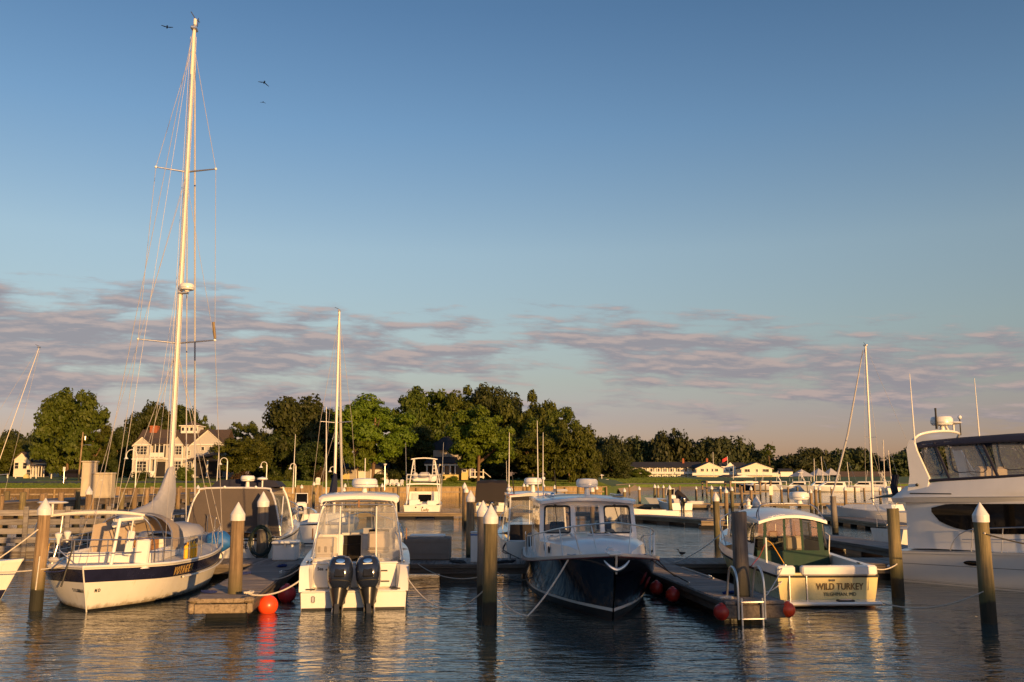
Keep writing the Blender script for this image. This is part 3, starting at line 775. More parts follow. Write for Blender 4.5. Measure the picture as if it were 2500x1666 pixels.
def big_house():
    d = 196; k = d / F                        # metres per photo pixel
    x0 = XA(318, d); zb = ZA(1166, d)
    h = thing('house', 'large pale two storey house with brick chimney, cupola and three front gables', 'house', (x0, d, zb))
    def u(px): return (px - 318) * k
    def z(py): return (1166 - py) * k
    W_ = u(540); E = z(1086)
    wl = MB()
    wl.box((u(385), 4.6, E / 2), (u(452), 8.0, E)); wl.box((u(340), 0.3, E / 2 - .01), (u(360) - u(320), 0.8, E - .02)); wl.box((u(425), 0.3, E / 2 - .01), (u(441) - u(412), .8, E - .02))
    wl.box((u(495), 4.0, E / 2 - .02), (u(538) - u(450), 7.2, E - .04))
    gable_wall(wl, u(321), u(361), -0.1, E, z(1068)); gable_wall(wl, u(412), u(441), -0.1, E, z(1067)); gable_wall(wl, u(458), u(538), 0.3, E, z(1051))
    wl.build('wall', 'siding_grey', h, smooth=False)
    rf = MB()
    gable_roof(rf, u(322), u(535), 1.0, 8.6, E, z(1050), 'x')
    gable_roof(rf, u(321), u(361), -0.1, 4.5, E, z(1068), 'y'); gable_roof(rf, u(412), u(441), -0.1, 4.5, E, z(1067), 'y'); gable_roof(rf, u(458), u(538), 0.3, 5, E, z(1051), 'y')
    rf.prism([(u(364), -0.8, z(1086)), (u(398), -0.8, z(1086)), (u(398), 1.6, z(1072)), (u(364), 1.6, z(1072))], (0, 0, 0.15))
    ro = rf.build('roof', 'shingle', h, smooth=False)
    MB().box((u(348), 4.6, z(1055)), (u(357) - u(339), 1.4, z(1040) - z(1072))).box((u(348), 4.6, z(1041)), (u(358) - u(338), 1.55, 0.25)).build('chimney', 'brick', ro, smooth=False)
    cp = MB(); cz0, cz1 = z(1058), z(1041)
    cp.box((u(441), 4.8, (cz0 + cz1) / 2), (u(462) - u(420), 3.6, cz1 - cz0)); cp.box((u(441), 4.8, cz1 + .1), (u(466) - u(416), 4.4, 0.2))
    co = cp.build('cupola', 'trim', ro, smooth=False)
    MB().lathe([(2.4, 0), (0.05, 1.1)], 4, (u(441), 4.8, cz1 + .2)).build('cupola_roof', 'shingle', ro, smooth=False)
    for i in range(4): MB().box((u(425 + i * 10.5), 2.98, z(1048)), (0.5, 0.06, 0.7)).build('cupola_window', 'pane', ro, smooth=False)
    tr = MB()
    rake(tr, u(321), u(361), -0.25, E, z(1068)); rake(tr, u(412), u(441), -0.25, E, z(1067)); rake(tr, u(458), u(538), .15, E, z(1051))
    tr.box((u(430), -0.16, z(1122)), (u(542) - u(318), 0.1, 0.28)); tr.box((u(340), -0.18, E - .1), (u(362) - u(319), .12, .22)); tr.box((u(426), -0.18, E - .1), (u(442) - u(411), .12, .22)); tr.box((u(498), .2, E - .1), (u(539) - u(457), .12, .25))
    for px in (321, 360, 413, 440, 452): tr.box((u(px), -0.17, E / 2 - .3), (0.22, 0.1, E - .7))
    tr.build('trim', 'trim', h, smooth=False)
    for px, py, ww, hh, c in ((341, 1101, 2.1, 1.75, 3), (341, 1139, 2.2, 2.0, 3), (427, 1101, 1.8, 1.75, 3), (427, 1139, 1.8, 2.0, 3), (451.5, 1107, 0.75, .9, 1), (451.5, 1138, 0.7, 1.6, 1)):
        window(h, u(px), z(py), ww, hh, -0.12 if px < 445 else 0.38, c, 3)
    for px in (486, 506): window(h, u(px), z(1097), 0.65, 0.75, 0.4, 1, 1)
    bal = MB(); bx0, bx1 = u(364), u(398)
    bal.box(((bx0 + bx1) / 2, -0.1, z(1120)), (bx1 - bx0, 1.6, 0.25)); bal.box(((bx0 + bx1) / 2, -0.8, z(1112)), (bx1 - bx0, 0.1, 0.9))
    for px in (365, 376, 386, 397): bal.box((u(px), -0.8, z(1103)), (0.16, 0.16, z(1086) - z(1119)))
    for px in (366, 378): bal.box((u(px), -0.8, z(1144)), (0.3, 0.3, z(1122) - z(1166)))
    bal.build('balcony', 'trim', h, smooth=False)
    MB().box((u(381), .55, z(1103)), (bx1 - bx0 - .4, 0.08, z(1090) - z(1118))).build('balcony_glazing', 'pane', h, smooth=False)
    MB().box((u(384), .55, z(1146)), (2.2, 0.08, z(1128) - z(1164))).build('entrance_recess', 'dark_void', h, smooth=False)
    MB().prism([(u(462), -3.2, z(1126)), (u(545), -3.2, z(1112)), (u(545), 1, z(1100)), (u(462), 1, z(1124))], (0, 0, 0.2)).build('porch_roof', 'shingle', h, smooth=False)
    for px in (480, 512, 542): MB().box((u(px), -2.9, z(1146)), (0.25, 0.25, z(1124) - z(1166))).build('porch_post', 'trim', h, smooth=False)
    MB().box((u(508), -0.4, z(1145)), (u(540) - u(478), 0.1, z(1128) - z(1164))).build('porch_screen', 'dark_void', h, smooth=False)
    st = MB()
    for i in range(6): st.box((u(372), -1.2 - i * .3, 1.2 - i * .2), (1.6, .3, .2))
    st.build('front_steps', 'trim', h, smooth=False)
big_house()

def small_house():
    d = 222; k = d / F; h = thing('cottage', 'small cream cottage with steep gable at the road, partly behind trees', 'house', (XA(27, d), d, ZA(1168, d)))
    u = lambda px: (px - 27) * k; z = lambda py: (1168 - py) * k
    wl = MB().box((u(48), 3, z(1124) / 2), (u(66) - u(28), 6, z(1124))); gable_wall(wl, u(28), u(66), 0, z(1124), z(1106)); wl.box((u(86), 3.5, z(1128) / 2), (u(112) - u(64), 5, z(1128)))
    wl.build('wall', 'siding_cream', h, smooth=False)
    rf = MB(); gable_roof(rf, u(28), u(66), 0, 6, z(1124), z(1106), 'y'); gable_roof(rf, u(66), u(112), 1, 6, z(1128), z(1112), 'x'); rf.prism([(u(80), -1.6, z(1140)), (u(112), -1.6, z(1140)), (u(112), 1, z(1136)), (u(80), 1, z(1136))], (0, 0, .15))
    rf.build('roof', 'shingle', h, smooth=False)
    for px in (83, 90, 97, 104, 110): MB().box((u(px), -1.4, z(1140) / 2), (.2, .2, z(1140))).build('porch_post', 'trim', h, smooth=False)
    window(h, u(36), z(1138), .9, 1.4, -.02, 1, 2); window(h, u(56), z(1138), .9, 1.4, -.02, 1, 2); window(h, u(66), z(1155), .9, 1.5, -.02, 1, 2)
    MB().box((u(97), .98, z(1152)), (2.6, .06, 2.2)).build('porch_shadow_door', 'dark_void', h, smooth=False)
small_house()

def garage():
    d = 200; k = d / F; h = thing('garage', 'pale double garage with dark roof behind the sunlit maple trunk', 'garage', (XA(835, d), d, ZA(1174, d)))
    u = lambda px: (px - 835) * k; z = lambda py: (1174 - py) * k
    wl = MB().box((u(850), 2.6, z(1144) / 2), (u(868) - u(832), 5, z(1144))); wl.box((u(905), 3.2, z(1142) / 2), (u(944) - u(868), 5, z(1142)))
    wl.build('wall', 'siding_stone', h, smooth=False)
    rf = MB(); gable_roof(rf, u(830), u(944), 0.3, 5.6, z(1143), z(1129), 'x'); rf.build('roof', 'shingle_dark', h, smooth=False)
    MB().prism([(u(832), -.05, 0), (u(852), -.05, 0), (u(852), -.05, z(1146)), (u(832), -.05, z(1146))], (0, .1, 0)).build('side_wall', 'siding_yellow', h, smooth=False)
    for px in (876, 915): MB().box((u(px), .62, 1.15), (2.4, .14, 2.3)).build('garage_door', 'trim', h, smooth=False)
    window(h, u(917), z(1155), 1.2, .9, .66, 2, 1)
garage()

def yellow_cottage():
    d = 192; k = d / F; h = thing('cottage', 'yellow cottage with columned porch and hipped dark roof under the maples', 'house', (XA(1038, d), d, ZA(1172, d)))
    u = lambda px: (px - 1038) * k; z = lambda py: (1172 - py) * k
    wl = MB().box((u(1090), 5.5, z(1100) / 2), (u(1118) - u(1046), 6, z(1100))); wl.build('wall', 'siding_stone', h, smooth=False)
    MB().box((u(1133), 2.4, z(1136) / 2), (u(1140) - u(1124), 4.4, z(1136))).build('yellow_bay', 'siding_yellow', h, smooth=False)
    g = MB(); gable_wall(g, u(1124), u(1141), .15, z(1136), z(1128)); g.build('bay_gable', 'siding_yellow', h, smooth=False)
    MB().lathe([(5.4, 0), (1.2, 2.6), (.05, 3.2)], 4, (u(1085), 5.5, z(1100)), 1.0, .8).build('upper_roof', 'shingle_dark', h, smooth=False)
    MB().prism([(u(1034), -.8, z(1134)), (u(1120), -.8, z(1134)), (u(1112), 2.6, z(1118)), (u(1045), 2.6, z(1118))], (0, 0, .2)).build('porch_roof', 'shingle_dark', h, smooth=False)
    MB().box((u(1077), -.6, z(1136)), (u(1118) - u(1036), .2, .35)).build('porch_beam', 'trim', h, smooth=False)
    cm = MB().tube([(0, 0, 0), (0, 0, z(1137) - z(1158))], .17, 8).mesh('porch_column', 'trim')
    for px in (1042, 1056, 1070, 1083, 1098, 1110): link('porch_column', cm, h, (u(px), -.55, z(1158)))
    MB().box((u(1077), .9, z(1166)), (u(1118) - u(1036), 3.2, z(1159))).build('porch_base', 'siding_yellow', h, smooth=False)
    for px in (1050, 1076, 1104): MB().box((u(px), 2.46, z(1147)), (1.3, .06, 1.7)).build('porch_window', 'dark_void', h, smooth=False)
    window(h, u(1132), z(1147), .75, 1.0, .18, 1, 2)
    dk = MB()
    for px in (1147, 1158, 1178): dk.box((u(px), -.4, z(1158)), (.22, .22, z(1148) - z(1170)))
    dk.box((u(1163), -.4, z(1153)), (u(1180) - u(1146), .12, .12)); dk.box((u(1163), .6, z(1165)), (u(1180) - u(1146), 2.2, .3)); dk.build('side_deck', 'trim', h, smooth=False)
    MB().tube([(u(1180), -.4, z(1153)), (u(1196), -.4, z(1166))], .08, 5).build('stair_rail', 'trim', h)
yellow_cottage()

def gazebo():
    d = 268; k = d / F; h = thing('gazebo', 'small white gazebo with railings on the far lawn', 'gazebo', (XA(1455, d), d, ZA(1181, d)))
    z = lambda py: (1181 - py) * k
    MB().box((0, 0, .25), (7.2, 4, .3)).build('deck', 'trim', h, smooth=False)
    MB().lathe([(3.0, 0), (2.9, .15), (.1, 1.2)], 8, (-.6, 0, z(1162)), 1, .8).build('roof', 'trim', h, smooth=False)
    pm = MB().tube([(0, 0, 0), (0, 0, z(1162))], .1, 6).mesh('post', 'trim')
    for i in range(8): link('post', pm, h, (-.6 + 2.5 * math.cos(i * PI / 4 + .3), 2 * math.sin(i * PI / 4 + .3), .3))
    rl = MB()
    for zz in (.6, .9, 1.15): rl.box((0, -1.95, zz), (7, .08, .08))
    rl.build('railing', 'trim', h, smooth=False)
gazebo()

def inn():
    d = 395; k = d / F; zb = ZA(1182, d)
    u0 = 1525
    # long balconied wing
    h = thing('inn', 'long white two storey inn wing with balconies and a dark roof', 'building', (XA(u0, d), d, zb), -0.10)
    u = lambda px: (px - u0) * k; z = lambda py: (1182 - py) * k
    E = z(1142)
    wl = MB().box((u(1618), 5.2, E / 2), (u(1708) - u(1528), 8, E)); wl.prism([(u(1528) - .02, 1.2, E), (u(1528) - .02, 9.2, E), (u(1528) - .02, 5.2, z(1131))], (.3, 0, 0)); wl.build('wall', 'siding_white', h, smooth=False)
    rf = MB(); gable_roof(rf, u(1528), u(1708), -.6, 11, E, z(1130), 'x'); ro = rf.build('roof', 'shingle_dark', h, smooth=False)
    for px in (1668, 1725): MB().box((u(px), 4, z(1127)), (.8, .8, 2.2)).build('chimney', 'brick', ro, smooth=False)
    for i, px in enumerate(range(1538, 1706, 17)):
        for py in (1149, 1166):
            window(h, u(px), z(py), 1.3, 1.25, 1.18, 2, 1)
    bl = MB(); bl.box((u(1618), .2, z(1158)), (u(1708) - u(1530), 2, .25)); bl.box((u(1618), -.75, z(1155)), (u(1708) - u(1530), .12, .7)); bl.box((u(1618), -.75, z(1174)), (u(1708) - u(1530), .12, .9))
    bl.build('balcony', 'trim', h, smooth=False)
    pm = MB().box((0, 0, E / 2), (.28, .28, E)).mesh('balcony_post', 'trim', False)
    for px in range(1532, 1710, 18): link('balcony_post', pm, h, (u(px), -.7, 0))
    # gabled blocks
    for (pa, pb, pr, dd, lb, win) in ((1702, 1766, 1130, 385, 'white gabled inn block beside the flagpole', [(1716, 1149, 1.1), (1728, 1149, .5), (1740, 1149, .5), (1750, 1149, 1.1)]),
                                      (1812, 1885, 1131, 380, 'broad white gabled inn block with two window groups', [(1826, 1150, 2.0), (1849, 1150, .6), (1870, 1150, 2.4), (1870, 1170, 2.6)])):
        k2 = dd / F; g = thing('inn', lb, 'building', (XA(pa, dd), dd, ZA(1182, dd)), -0.06)
        v = lambda px: (px - pa) * k2; y = lambda py: (1182 - py) * k2
        wl = MB().box(((v(pb)) / 2, 6, y(1144) / 2), (v(pb), 12, y(1144))); gable_wall(wl, 0, v(pb), 0, y(1144), y(pr)); wl.build('wall', 'siding_cream', g, smooth=False)
        rf = MB(); gable_roof(rf, 0, v(pb), 0, 12, y(1144), y(pr), 'y', .5); rf.build('roof', 'shingle_dark', g, smooth=False)
        tr = MB(); rake(tr, 0, v(pb), -.15, y(1144), y(pr), .5, .35); tr.build('trim', 'trim', g, smooth=False)
        for px, py, ww in win: window(g, v(px), y(py), ww, 1.1, -.02, 2 if ww > 1 else 1, 1)
        MB().box((v(pb) / 2, -1.0, y(1161)), (v(pb) + 4, 2.0, .3)).box((v(pb) / 2, -1.95, y(1158)), (v(pb) + 4, .1, .8)).build('balcony', 'trim', g, smooth=False)
        MB().box((v(pb) * .35, -.05, y(1171)), (v(pb) * .6, .1, 1.6)).build('ground_opening', 'dark_void', g, smooth=False)
    dd = 400; k2 = dd / F; g = thing('inn', 'set back white inn block with dormer between the gabled blocks', 'building', (XA(1745, dd), dd, ZA(1182, dd)), 0)
    v = lambda px: (px - 1745) * k2; y = lambda py: (1182 - py) * k2
    wl = MB().box((v(1770), 5, y(1140) / 2), (v(1800), 9, y(1140))); gable_wall(wl, v(1770), v(1800), .4, y(1145), y(1130)); wl.box((v(1808), 6, y(1146) / 2), (v(1822) - v(1794), 8, y(1146))); wl.build('wall', 'siding_white', g, smooth=False)
    rf = MB(); gable_roof(rf, v(1765), v(1825), 1, 11, y(1146), y(1131), 'x'); rf.build('roof', 'shingle_dark', g, smooth=False)
    for px in (1752, 1778, 1787): window(g, v(px), y(1148), 1.0, 1.2, .45, 1, 2)
    # white dining canopy and its dark awning
    dd = 360; k2 = dd / F; g = thing('canopy', 'wide white dining canopy with dark awning on the inn terrace', 'canopy', (XA(1745, dd), dd, ZA(1184, dd)), 0)
    v = lambda px: (px - 1745) * k2; y = lambda py: (1184 - py) * k2
    MB().prism([(v(1752), -3, y(1171)), (v(1810), -3, y(1161)), (v(1862), -3, y(1171))], (0, 7, 0)).build('roof', 'trim', g, smooth=False)
    MB().prism([(v(1740), -1, y(1172)), (v(1775), -1, y(1160)), (v(1812), -1, y(1160)), (v(1800), -1, y(1163))], (0, 7, 0)).build('awning', 'canvas_navy', g, smooth=False)
    pm = MB().box((0, 0, y(1171) / 2), (.2, .2, y(1171))).mesh('post', 'trim', False)
    for px in range(1745, 1866, 12): link('post', pm, g, (v(px), -2.6, 0))
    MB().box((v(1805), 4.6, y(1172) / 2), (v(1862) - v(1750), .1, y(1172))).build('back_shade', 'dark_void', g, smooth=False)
    # low neighbours
    for (pa, pb, tp, ev, dd, wall, roof, lb) in ((1884, 1906, 1154, 1158, 384, 'siding_cream', 'shingle', 'flat roofed tan annexe at the end of the inn'), (1908, 1938, 1146, 1152, 430, 'siding_white', 'shingle_dark', 'small white house at the edge of the far wood'),
                                                 (2050, 2182, 1153, 1165, 410, 'siding_yellow', 'shingle', 'long low yellow shed with a brown roof behind the far boats')):
        k2 = dd / F; g = thing('house', lb, 'building', (XA(pa, dd), dd, ZA(1183, dd)), 0)
        v = (pb - pa) * k2; y = lambda py: (1183 - py) * k2
        MB().box((v / 2, 4, y(ev) / 2), (v, 7, y(ev))).build('wall', wall, g, smooth=False)
        rf = MB(); gable_roof(rf, 0, v, .5, 7.5, y(ev), y(tp), 'x'); rf.build('roof', roof, g, smooth=False)
        for i in range(max(2, int(v / 4))): window(g, (i + .5) * v / max(2, int(v / 4)), y(ev) * .5, .9, 1.0, .48, 1, 1)
inn()
# ------------------------------------------------------------------ docks
DZ = 0.50
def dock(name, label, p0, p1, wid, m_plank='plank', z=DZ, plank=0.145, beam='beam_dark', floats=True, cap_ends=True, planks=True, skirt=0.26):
    """timber dock from p0 to p1 (centre line): cross planks, side stringers, floats"""
    p0, p1 = Vector((p0[0], p0[1], 0)), Vector((p1[0], p1[1], 0)); L = (p1 - p0).length; a = math.atan2(p1.y - p0.y, p1.x - p0.x)
    t = thing(name, label, 'dock', p0, a)
    if planks:
        n = int(L / plank); pm = MB().box((0, 0, 0), (wid, plank - 0.012, 0.045), 0.006).mesh('deck_plank', m_plank, False)
        for i in range(n):
            o = link('deck_plank', pm, t, ((i + .5) * plank, 0, z - 0.022 + random.uniform(-.004, .004)), (0, 0, PI / 2 + random.uniform(-.003, .003)))
            o.scale = (1 + random.uniform(-.008, .012), 1, 1)
    else:
        MB().box((L / 2, 0, z - .03), (L, wid, .05)).build('decking', m_plank, t, smooth=False)
    for s_ in (-1, 1):
        MB().box((L / 2, s_ * (wid / 2 - 0.03), z - 0.05 - skirt / 2), (L, 0.07, skirt), 0.01).build('stringer', beam, t, smooth=False)
        MB().box((L / 2, s_ * (wid / 2 + 0.035), z - 0.07), (L, 0.06, 0.12), 0.01).build('rub_rail', beam, t, smooth=False)
    if floats:
        nf = max(2, int(L / 2.6))
        fm = MB().box((0, 0, 0), (1.5, wid * .72, 0.5), 0.03).mesh('float', 'black', False)
        for i in range(nf): link('float', fm, t, ((i + .5) * L / nf, 0, z - 0.5))
    return t, L, a

AX = -0.107                                           # how the slips lean away from the line of sight
f1a, f1b = (-6.55, 21.4), (-6.55 + AX * 8.7, 29.9)
t, L, a = dock('finger_pier', 'finger dock between the sailboat and the twin outboard boat', f1a, f1b, 1.32)
# lit end frame of the finger dock
e = MB(); e.box((-0.05, 0, DZ - 0.03), (0.12, 1.05, 0.10), 0.015).build('end_cap_board', 'beam', t, smooth=False)
MB().box((-0.09, 0, DZ - 0.20), (0.09, 1.12, 0.20), 0.015).build('end_beam', 'beam', t, smooth=False)
for s_ in (-1, 1): MB().box((0.02, s_ * 0.60, DZ - 0.02), (0.30, 0.24, 0.12), 0.05).build('corner_bumper', 'beam', t)
for s_ in (-1, 1): MB().box((-0.02, s_ * 0.63, DZ - 0.20), (0.16, 0.14, 0.22), 0.03).build('corner_block', 'beam', t, smooth=False)
f2a, f2b = (5.36, 21.1), (5.36 + AX * 8.7, 29.9)
t, L, a = dock('finger_pier', 'grey finger dock with a ladder at its end', f2a, f2b, 1.30)
MB().box((-0.05, 0, DZ - 0.03), (0.10, 1.34, 0.08), 0.012).build('end_cap_board', 'plank', t, smooth=False)
MB().box((-0.08, 0, DZ - 0.22), (0.12, 1.36, 0.28), 0.015).build('end_beam', 'beam_dark', t, smooth=False)
dock('main_dock', 'long grey plank dock running behind the near boats', (-13.5, 30.9), (13.0, 31.2), 2.2)
# far docks, sunlit edges
dock('far_dock', 'sunlit plank dock across the basin in front of the sport fishing boat', (XA(945, 74), 74.6), (XA(1500, 74), 74.6), 1.5, beam='beam', planks=False)
dock('far_dock', 'dock bending nearer across the middle of the basin', (XA(1490, 72), 73.2), (XA(1740, 62), 62.0), 1.8, beam='beam', planks=False)
dock('far_dock', 'short sunlit dock stub left of the cream boat bow rail', (XA(1712, 60), 60.4), (XA(1800, 60), 60.0), 1.4, beam='beam', planks=False)
dock('far_dock', 'farthest sunlit dock under the row of capped pilings', (XA(1690, 102), 102), (XA(2120, 102), 102), 1.6, beam='beam', planks=False)
dock('far_dock', 'grey dock slanting in front of the small white sailboat', (XA(2010, 70), 70.0), (XA(2190, 56), 54.0), 1.8, beam='beam', planks=False)
dock('far_dock', 'grey dock slanting behind the big white motor yacht stern', (XA(2010, 44), 45.0), (XA(2230, 36), 35.0), 1.7, beam='beam_dark', planks=False)
dock('far_dock', 'low dock behind the center console boat', (XA(1470, 98), 98), (XA(1745, 96), 96), 1.5, beam='beam', planks=False)
dock('far_dock', 'dock edge glimpsed between the covered boat and the twin outboard boat', (XA(560, 70), 72), (XA(960, 72), 74), 1.5, beam='beam', planks=False)

# ------------------------------------------------------------------ pilings
def pile_mesh(m, seed, r=0.155, top=2.25):
    q = random.Random(seed); mb = MB(); P = []
    for i in range(9):
        z = -1.0 + (top + 1.0) * i / 8; row = []
        for k in range(14):
            t = 2 * PI * k / 14; rr = r * (1.06 - 0.10 * i / 8) * (1 + q.uniform(-.035, .035))
            row.append((math.cos(t) * rr, math.sin(t) * rr, z + (q.uniform(-.012, .012) if i == 8 else 0)))
        P.append(row)
    mb.grid(P, closed=True); mb.poly(P[-1]); return mb.mesh('piling_shaft', m)
PM = {m: [pile_mesh(m, s + 3) for s in range(3)] for m in ('pile', 'pile_green', 'pile_grey')}
CAPM = MB().lathe([(0.163, -0.02), (0.166, 0.10), (0.165, 0.125), (0.158, 0.138), (0.012, 0.392), (0.002, 0.400)], 20).mesh('piling_cap', 'cap')
pn = [0]
def pile(x, y, ztop, label, m='pile', cap=True, r=0.155, lean=(0, 0), group=None, name='mooring_piling'):
    """ztop: apex of the cap, or the cut top"""
    pn[0] += 1
    H = ztop - (0.40 * r / .155 if cap else 0)
    t = thing(name, label, 'piling', (x, y, 0), 0, group); t.rotation_euler = (random.uniform(-.012, .012), lean[0] + random.uniform(-.014, .014), random.uniform(0, 6) if y > 35 else random.uniform(-.2, .2))
    s_ = link('shaft', PM[m][pn[0] % 3], t); k = r / .155; s_.scale = (k, k, (H + 1.0) / 3.25); s_.location = (0, 0, (H - 2.25 * s_.scale[2]))
    if cap: c = link('cap', CAPM, t, (0, 0, H)); c.scale = (k, k, k)
    return t
def pile_px(px, pyb, pyt, label, **kw):
    b = G(px, pyb); return pile(b.x, b.y, ZA(pyt, b.y), label, **kw)
pile_px(87, 1490, 1216, 'capped wooden piling left of the sailboat stern', lean=(0.006, 0))
b = G(560, 1508); pile(b.x, b.y + .35, ZA(1226, b.y + .35), 'tall capped piling standing through the lit finger dock end', r=0.162, lean=(0.006, 0))
b = G(640, 1357, DZ); pile(b.x, b.y, ZA(1200, b.y), 'capped piling hung with a coiled dark hose', r=0.20, m='pile_grey')
pile_px(1195, 1524, 1231, 'nearest greenish capped piling between the twin outboard and navy boats', m='pile_green', r=0.16)
pile_px(1179, 1478, 1222, 'grey capped piling tucked behind the nearest greenish one', m='pile_grey', r=0.15)
pile_px(1133, 1283, 1178, 'rearmost of three capped pilings by the white dock pedestal', m='pile_grey')
pile_px(1137, 1290, 1187, 'middle of three capped pilings by the white dock pedestal', m='pile')
b = G(1148, 1352, DZ); pile(b.x, b.y, ZA(1197, b.y), 'orange lit capped piling beside the white dock pedestal', m='pile')
pile_px(2415, 1522, 1226, 'capped piling in front of the big white motor yacht', m='pile_green', r=0.165, lean=(-0.004, 0))
pile_px(2193, 1458, 1242, 'uncapped mossy piling at the motor yacht stern', m='pile_green', cap=False, r=0.165, lean=(0, 0))
b = G(1813, 1456, DZ); pile(b.x, b.y, ZA(1250, b.y), 'stout uncapped piling rising from the ladder dock', cap=False, r=0.18, m='pile_grey')
pile_px(1753, 1336, 1202, 'slim dark capped piling beyond the cream boat bow', m='pile_green')
pile_px(2040, 1308, 1212, 'dark square cut piling behind the cream boat cabin', cap=False, m='pile_grey', r=0.17)
pile(XA(1847, 40), 40, ZA(1210, 40), 'grey capped piling just left of the cream boat roof', m='pile_grey', r=0.17)
pile(XA(218, 42), 42, ZA(1187, 42), 'thin capped piling behind the sailboat cockpit arch', r=0.14)
GF = 'capped pilings across the basin'
FARP = [(1599, 1239, 1182, 1), (1607, 1226, 1184, 1), (1620, 1227, 1184, 1), (1637, 1255, 1184, 1), (1739, 1243, 1185, 1), (1774, 1267, 1191, 1), (1788, 1247, 1188, 1), (1812, 1239, 1188, 0), (1835, 1242, 1187, 1), (1882, 1230, 1186, 0), (1909, 1231, 1187, 1), (1982, 1252, 1193, 1), (1993, 1247, 1185, 1), (2003, 1240, 1187, 1),
        (2032, 1226, 1186, 1), (2066, 1251, 1187, 1), (2111, 1223, 1192, 0), (2191, 1242, 1189, 1), (1279, 1232, 1180, 1), (1287, 1232, 1180, 1), (1328, 1236, 1180, 1), (1354, 1240, 1184, 1), (1241, 1235, 1181, 1), (1537, 1207, 1183, 1), (1562, 1238, 1187, 1), (1525, 1248, 1191, 1), (1446, 1282, 1186, 1), (1457, 1240, 1186, 1),
        (838, 1250, 1189, 1), (919, 1238, 1180, 1), (932, 1240, 1180, 1), (972, 1246, 1177, 1), (809, 1240, 1179, 1), (765, 1238, 1176, 1), (735, 1240, 1183, 1), (841, 1240, 1180, 1), (480, 1260, 1184, 1), (1660, 1222, 1186, 0), (1700, 1224, 1187, 1), (1948, 1222, 1189, 0), (2088, 1224, 1189, 0), (1412, 1240, 1189, 0), (2150, 1230, 1190, 1), (1925, 1226, 1190, 0), (1760, 1226, 1186, 1)]
def ordinal(n): return '%d%s' % (n, 'th' if 10 <= n % 100 <= 20 else {1: 'st', 2: 'nd', 3: 'rd'}.get(n % 10, 'th'))
for i, (px, pb, pt, cp) in enumerate(sorted(FARP)):
    pile_px(px, pb, pt, '%s of the far basin pilings counted from the left, %s' % (ordinal(i + 1), 'white capped' if cp else 'bare topped'), cap=bool(cp), m=('pile', 'pile', 'pile_green')[i % 3], r=0.155 if cp else 0.13, group=GF)

# ------------------------------------------------------------------ fixed pier and slatted wave screen on the left
def wave_screen():
    t = thing('slatted_screen', 'weathered white slatted wave screen, shade darkened into its boards, left of the sailboat', 'screen', (XA(-60, 36), 36, 0), math.atan2(4.0, 11.0) * 0.55)
    L = 9.5
    for i, z in enumerate((1.86, 1.50, 1.16, 0.82, 0.50, 0.22)):
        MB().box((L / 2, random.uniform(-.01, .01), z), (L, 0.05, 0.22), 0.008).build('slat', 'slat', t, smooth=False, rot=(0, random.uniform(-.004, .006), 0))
    for x in (0.4, 1.9, 3.4, 4.9, 6.4, 7.9, 9.2):
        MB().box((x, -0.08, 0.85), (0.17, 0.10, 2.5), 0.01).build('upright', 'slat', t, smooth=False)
    MB().box((L / 2, .8, 0.35), (L, 1.5, 0.10)).build('walkway', 'beam_dark', t, smooth=False)
    for k in range(4): MB().box((L / 2, -.12, .02 - k * .0 + k * .11), (L, .04, .05)).build('lower_batten', 'beam_dark', t, smooth=False)
wave_screen()
def fixed_pier():
    p0, p1 = Vector((XA(-80, 46), 46, 0)), Vector((XA(500, 82), 82, 0)); L = (p1 - p0).length; a = math.atan2(p1.y - p0.y, p1.x - p0.x)
    t = thing('timber_pier', 'long brown timber pier on posts running back behind the sailboat', 'pier', p0, a)
    for s_ in (-1, 1):
        MB().box((L / 2, s_ * 1.0, 1.72), (L, 0.12, 0.34), .01).build('cap_beam', 'beam_dark', t, smooth=False)
        MB().box((L / 2, s_ * 1.02, 1.0), (L, 0.09, 0.24), .01).build('brace', 'beam_dark', t, smooth=False)
    MB().box((L / 2, 0, 1.93), (L, 2.3, .07)).build('decking', 'plank', t, smooth=False)
    pm = pile_mesh('pile', 77, .17, 2.6); pg = pile_mesh('pile_green', 78, .17, 2.6)
    for i in range(int(L / 2.1)):
        for s_ in (-1, 1):
            o = link('post', pm if (i + s_) % 3 else pg, t, (1 + i * 2.1 + (.6 if s_ > 0 else 0), s_ * 1.15, 0)); o.scale = (1, 1, random.uniform(.84, 1.0))
fixed_pier()

def cabinets():
    d = 47
    t = thing('utility_cabinet', 'tall narrow tan utility cabinet on the timber pier', 'cabinet', W(215, 1212, d), 0.25)
    k = d / F; h1 = (1212 - 1131) * k
    MB().box((0, 0, h1 / 2), (31 * k, .55, h1), .02).build('case', 'box_tan', t, smooth=False)
    MB().box((0, 0, h1 + .03), (36 * k, .65, .08), .02).build('lid', 'box_tan', t, smooth=False)
    MB().box((0, -.285, h1 * .5), (24 * k, .02, h1 * .86), .006).build('door', 'box_tan', t, smooth=False)
    t = thing('utility_cabinet', 'wide square tan utility cabinet on the timber pier', 'cabinet', W(251, 1216, d), 0.05)
    h2 = (1216 - 1157) * k; w2 = 46 * k
    MB().box((0, 0, h2 / 2), (w2, .5, h2), .02).build('case', 'box_tan', t, smooth=False)
    MB().box((0, -.02, h2 - .02), (w2 * 1.06, .58, .10), .02).build('hood', 'box_tan', t, smooth=False)
    MB().box((0, -.26, h2 * .47), (w2 * .92, .02, h2 * .82), .006).build('door', 'box_tan', t, smooth=False)
    MB().box((0, -.275, h2 * .72), (.12, .02, .03)).build('name_plate', 'white_paint', t, smooth=False)
    for x in (-.3, .3): MB().box((x, -.1, -.9), (.12, .12, 1.8)).build('stand_leg', 'beam_dark', t, smooth=False)
cabinets()

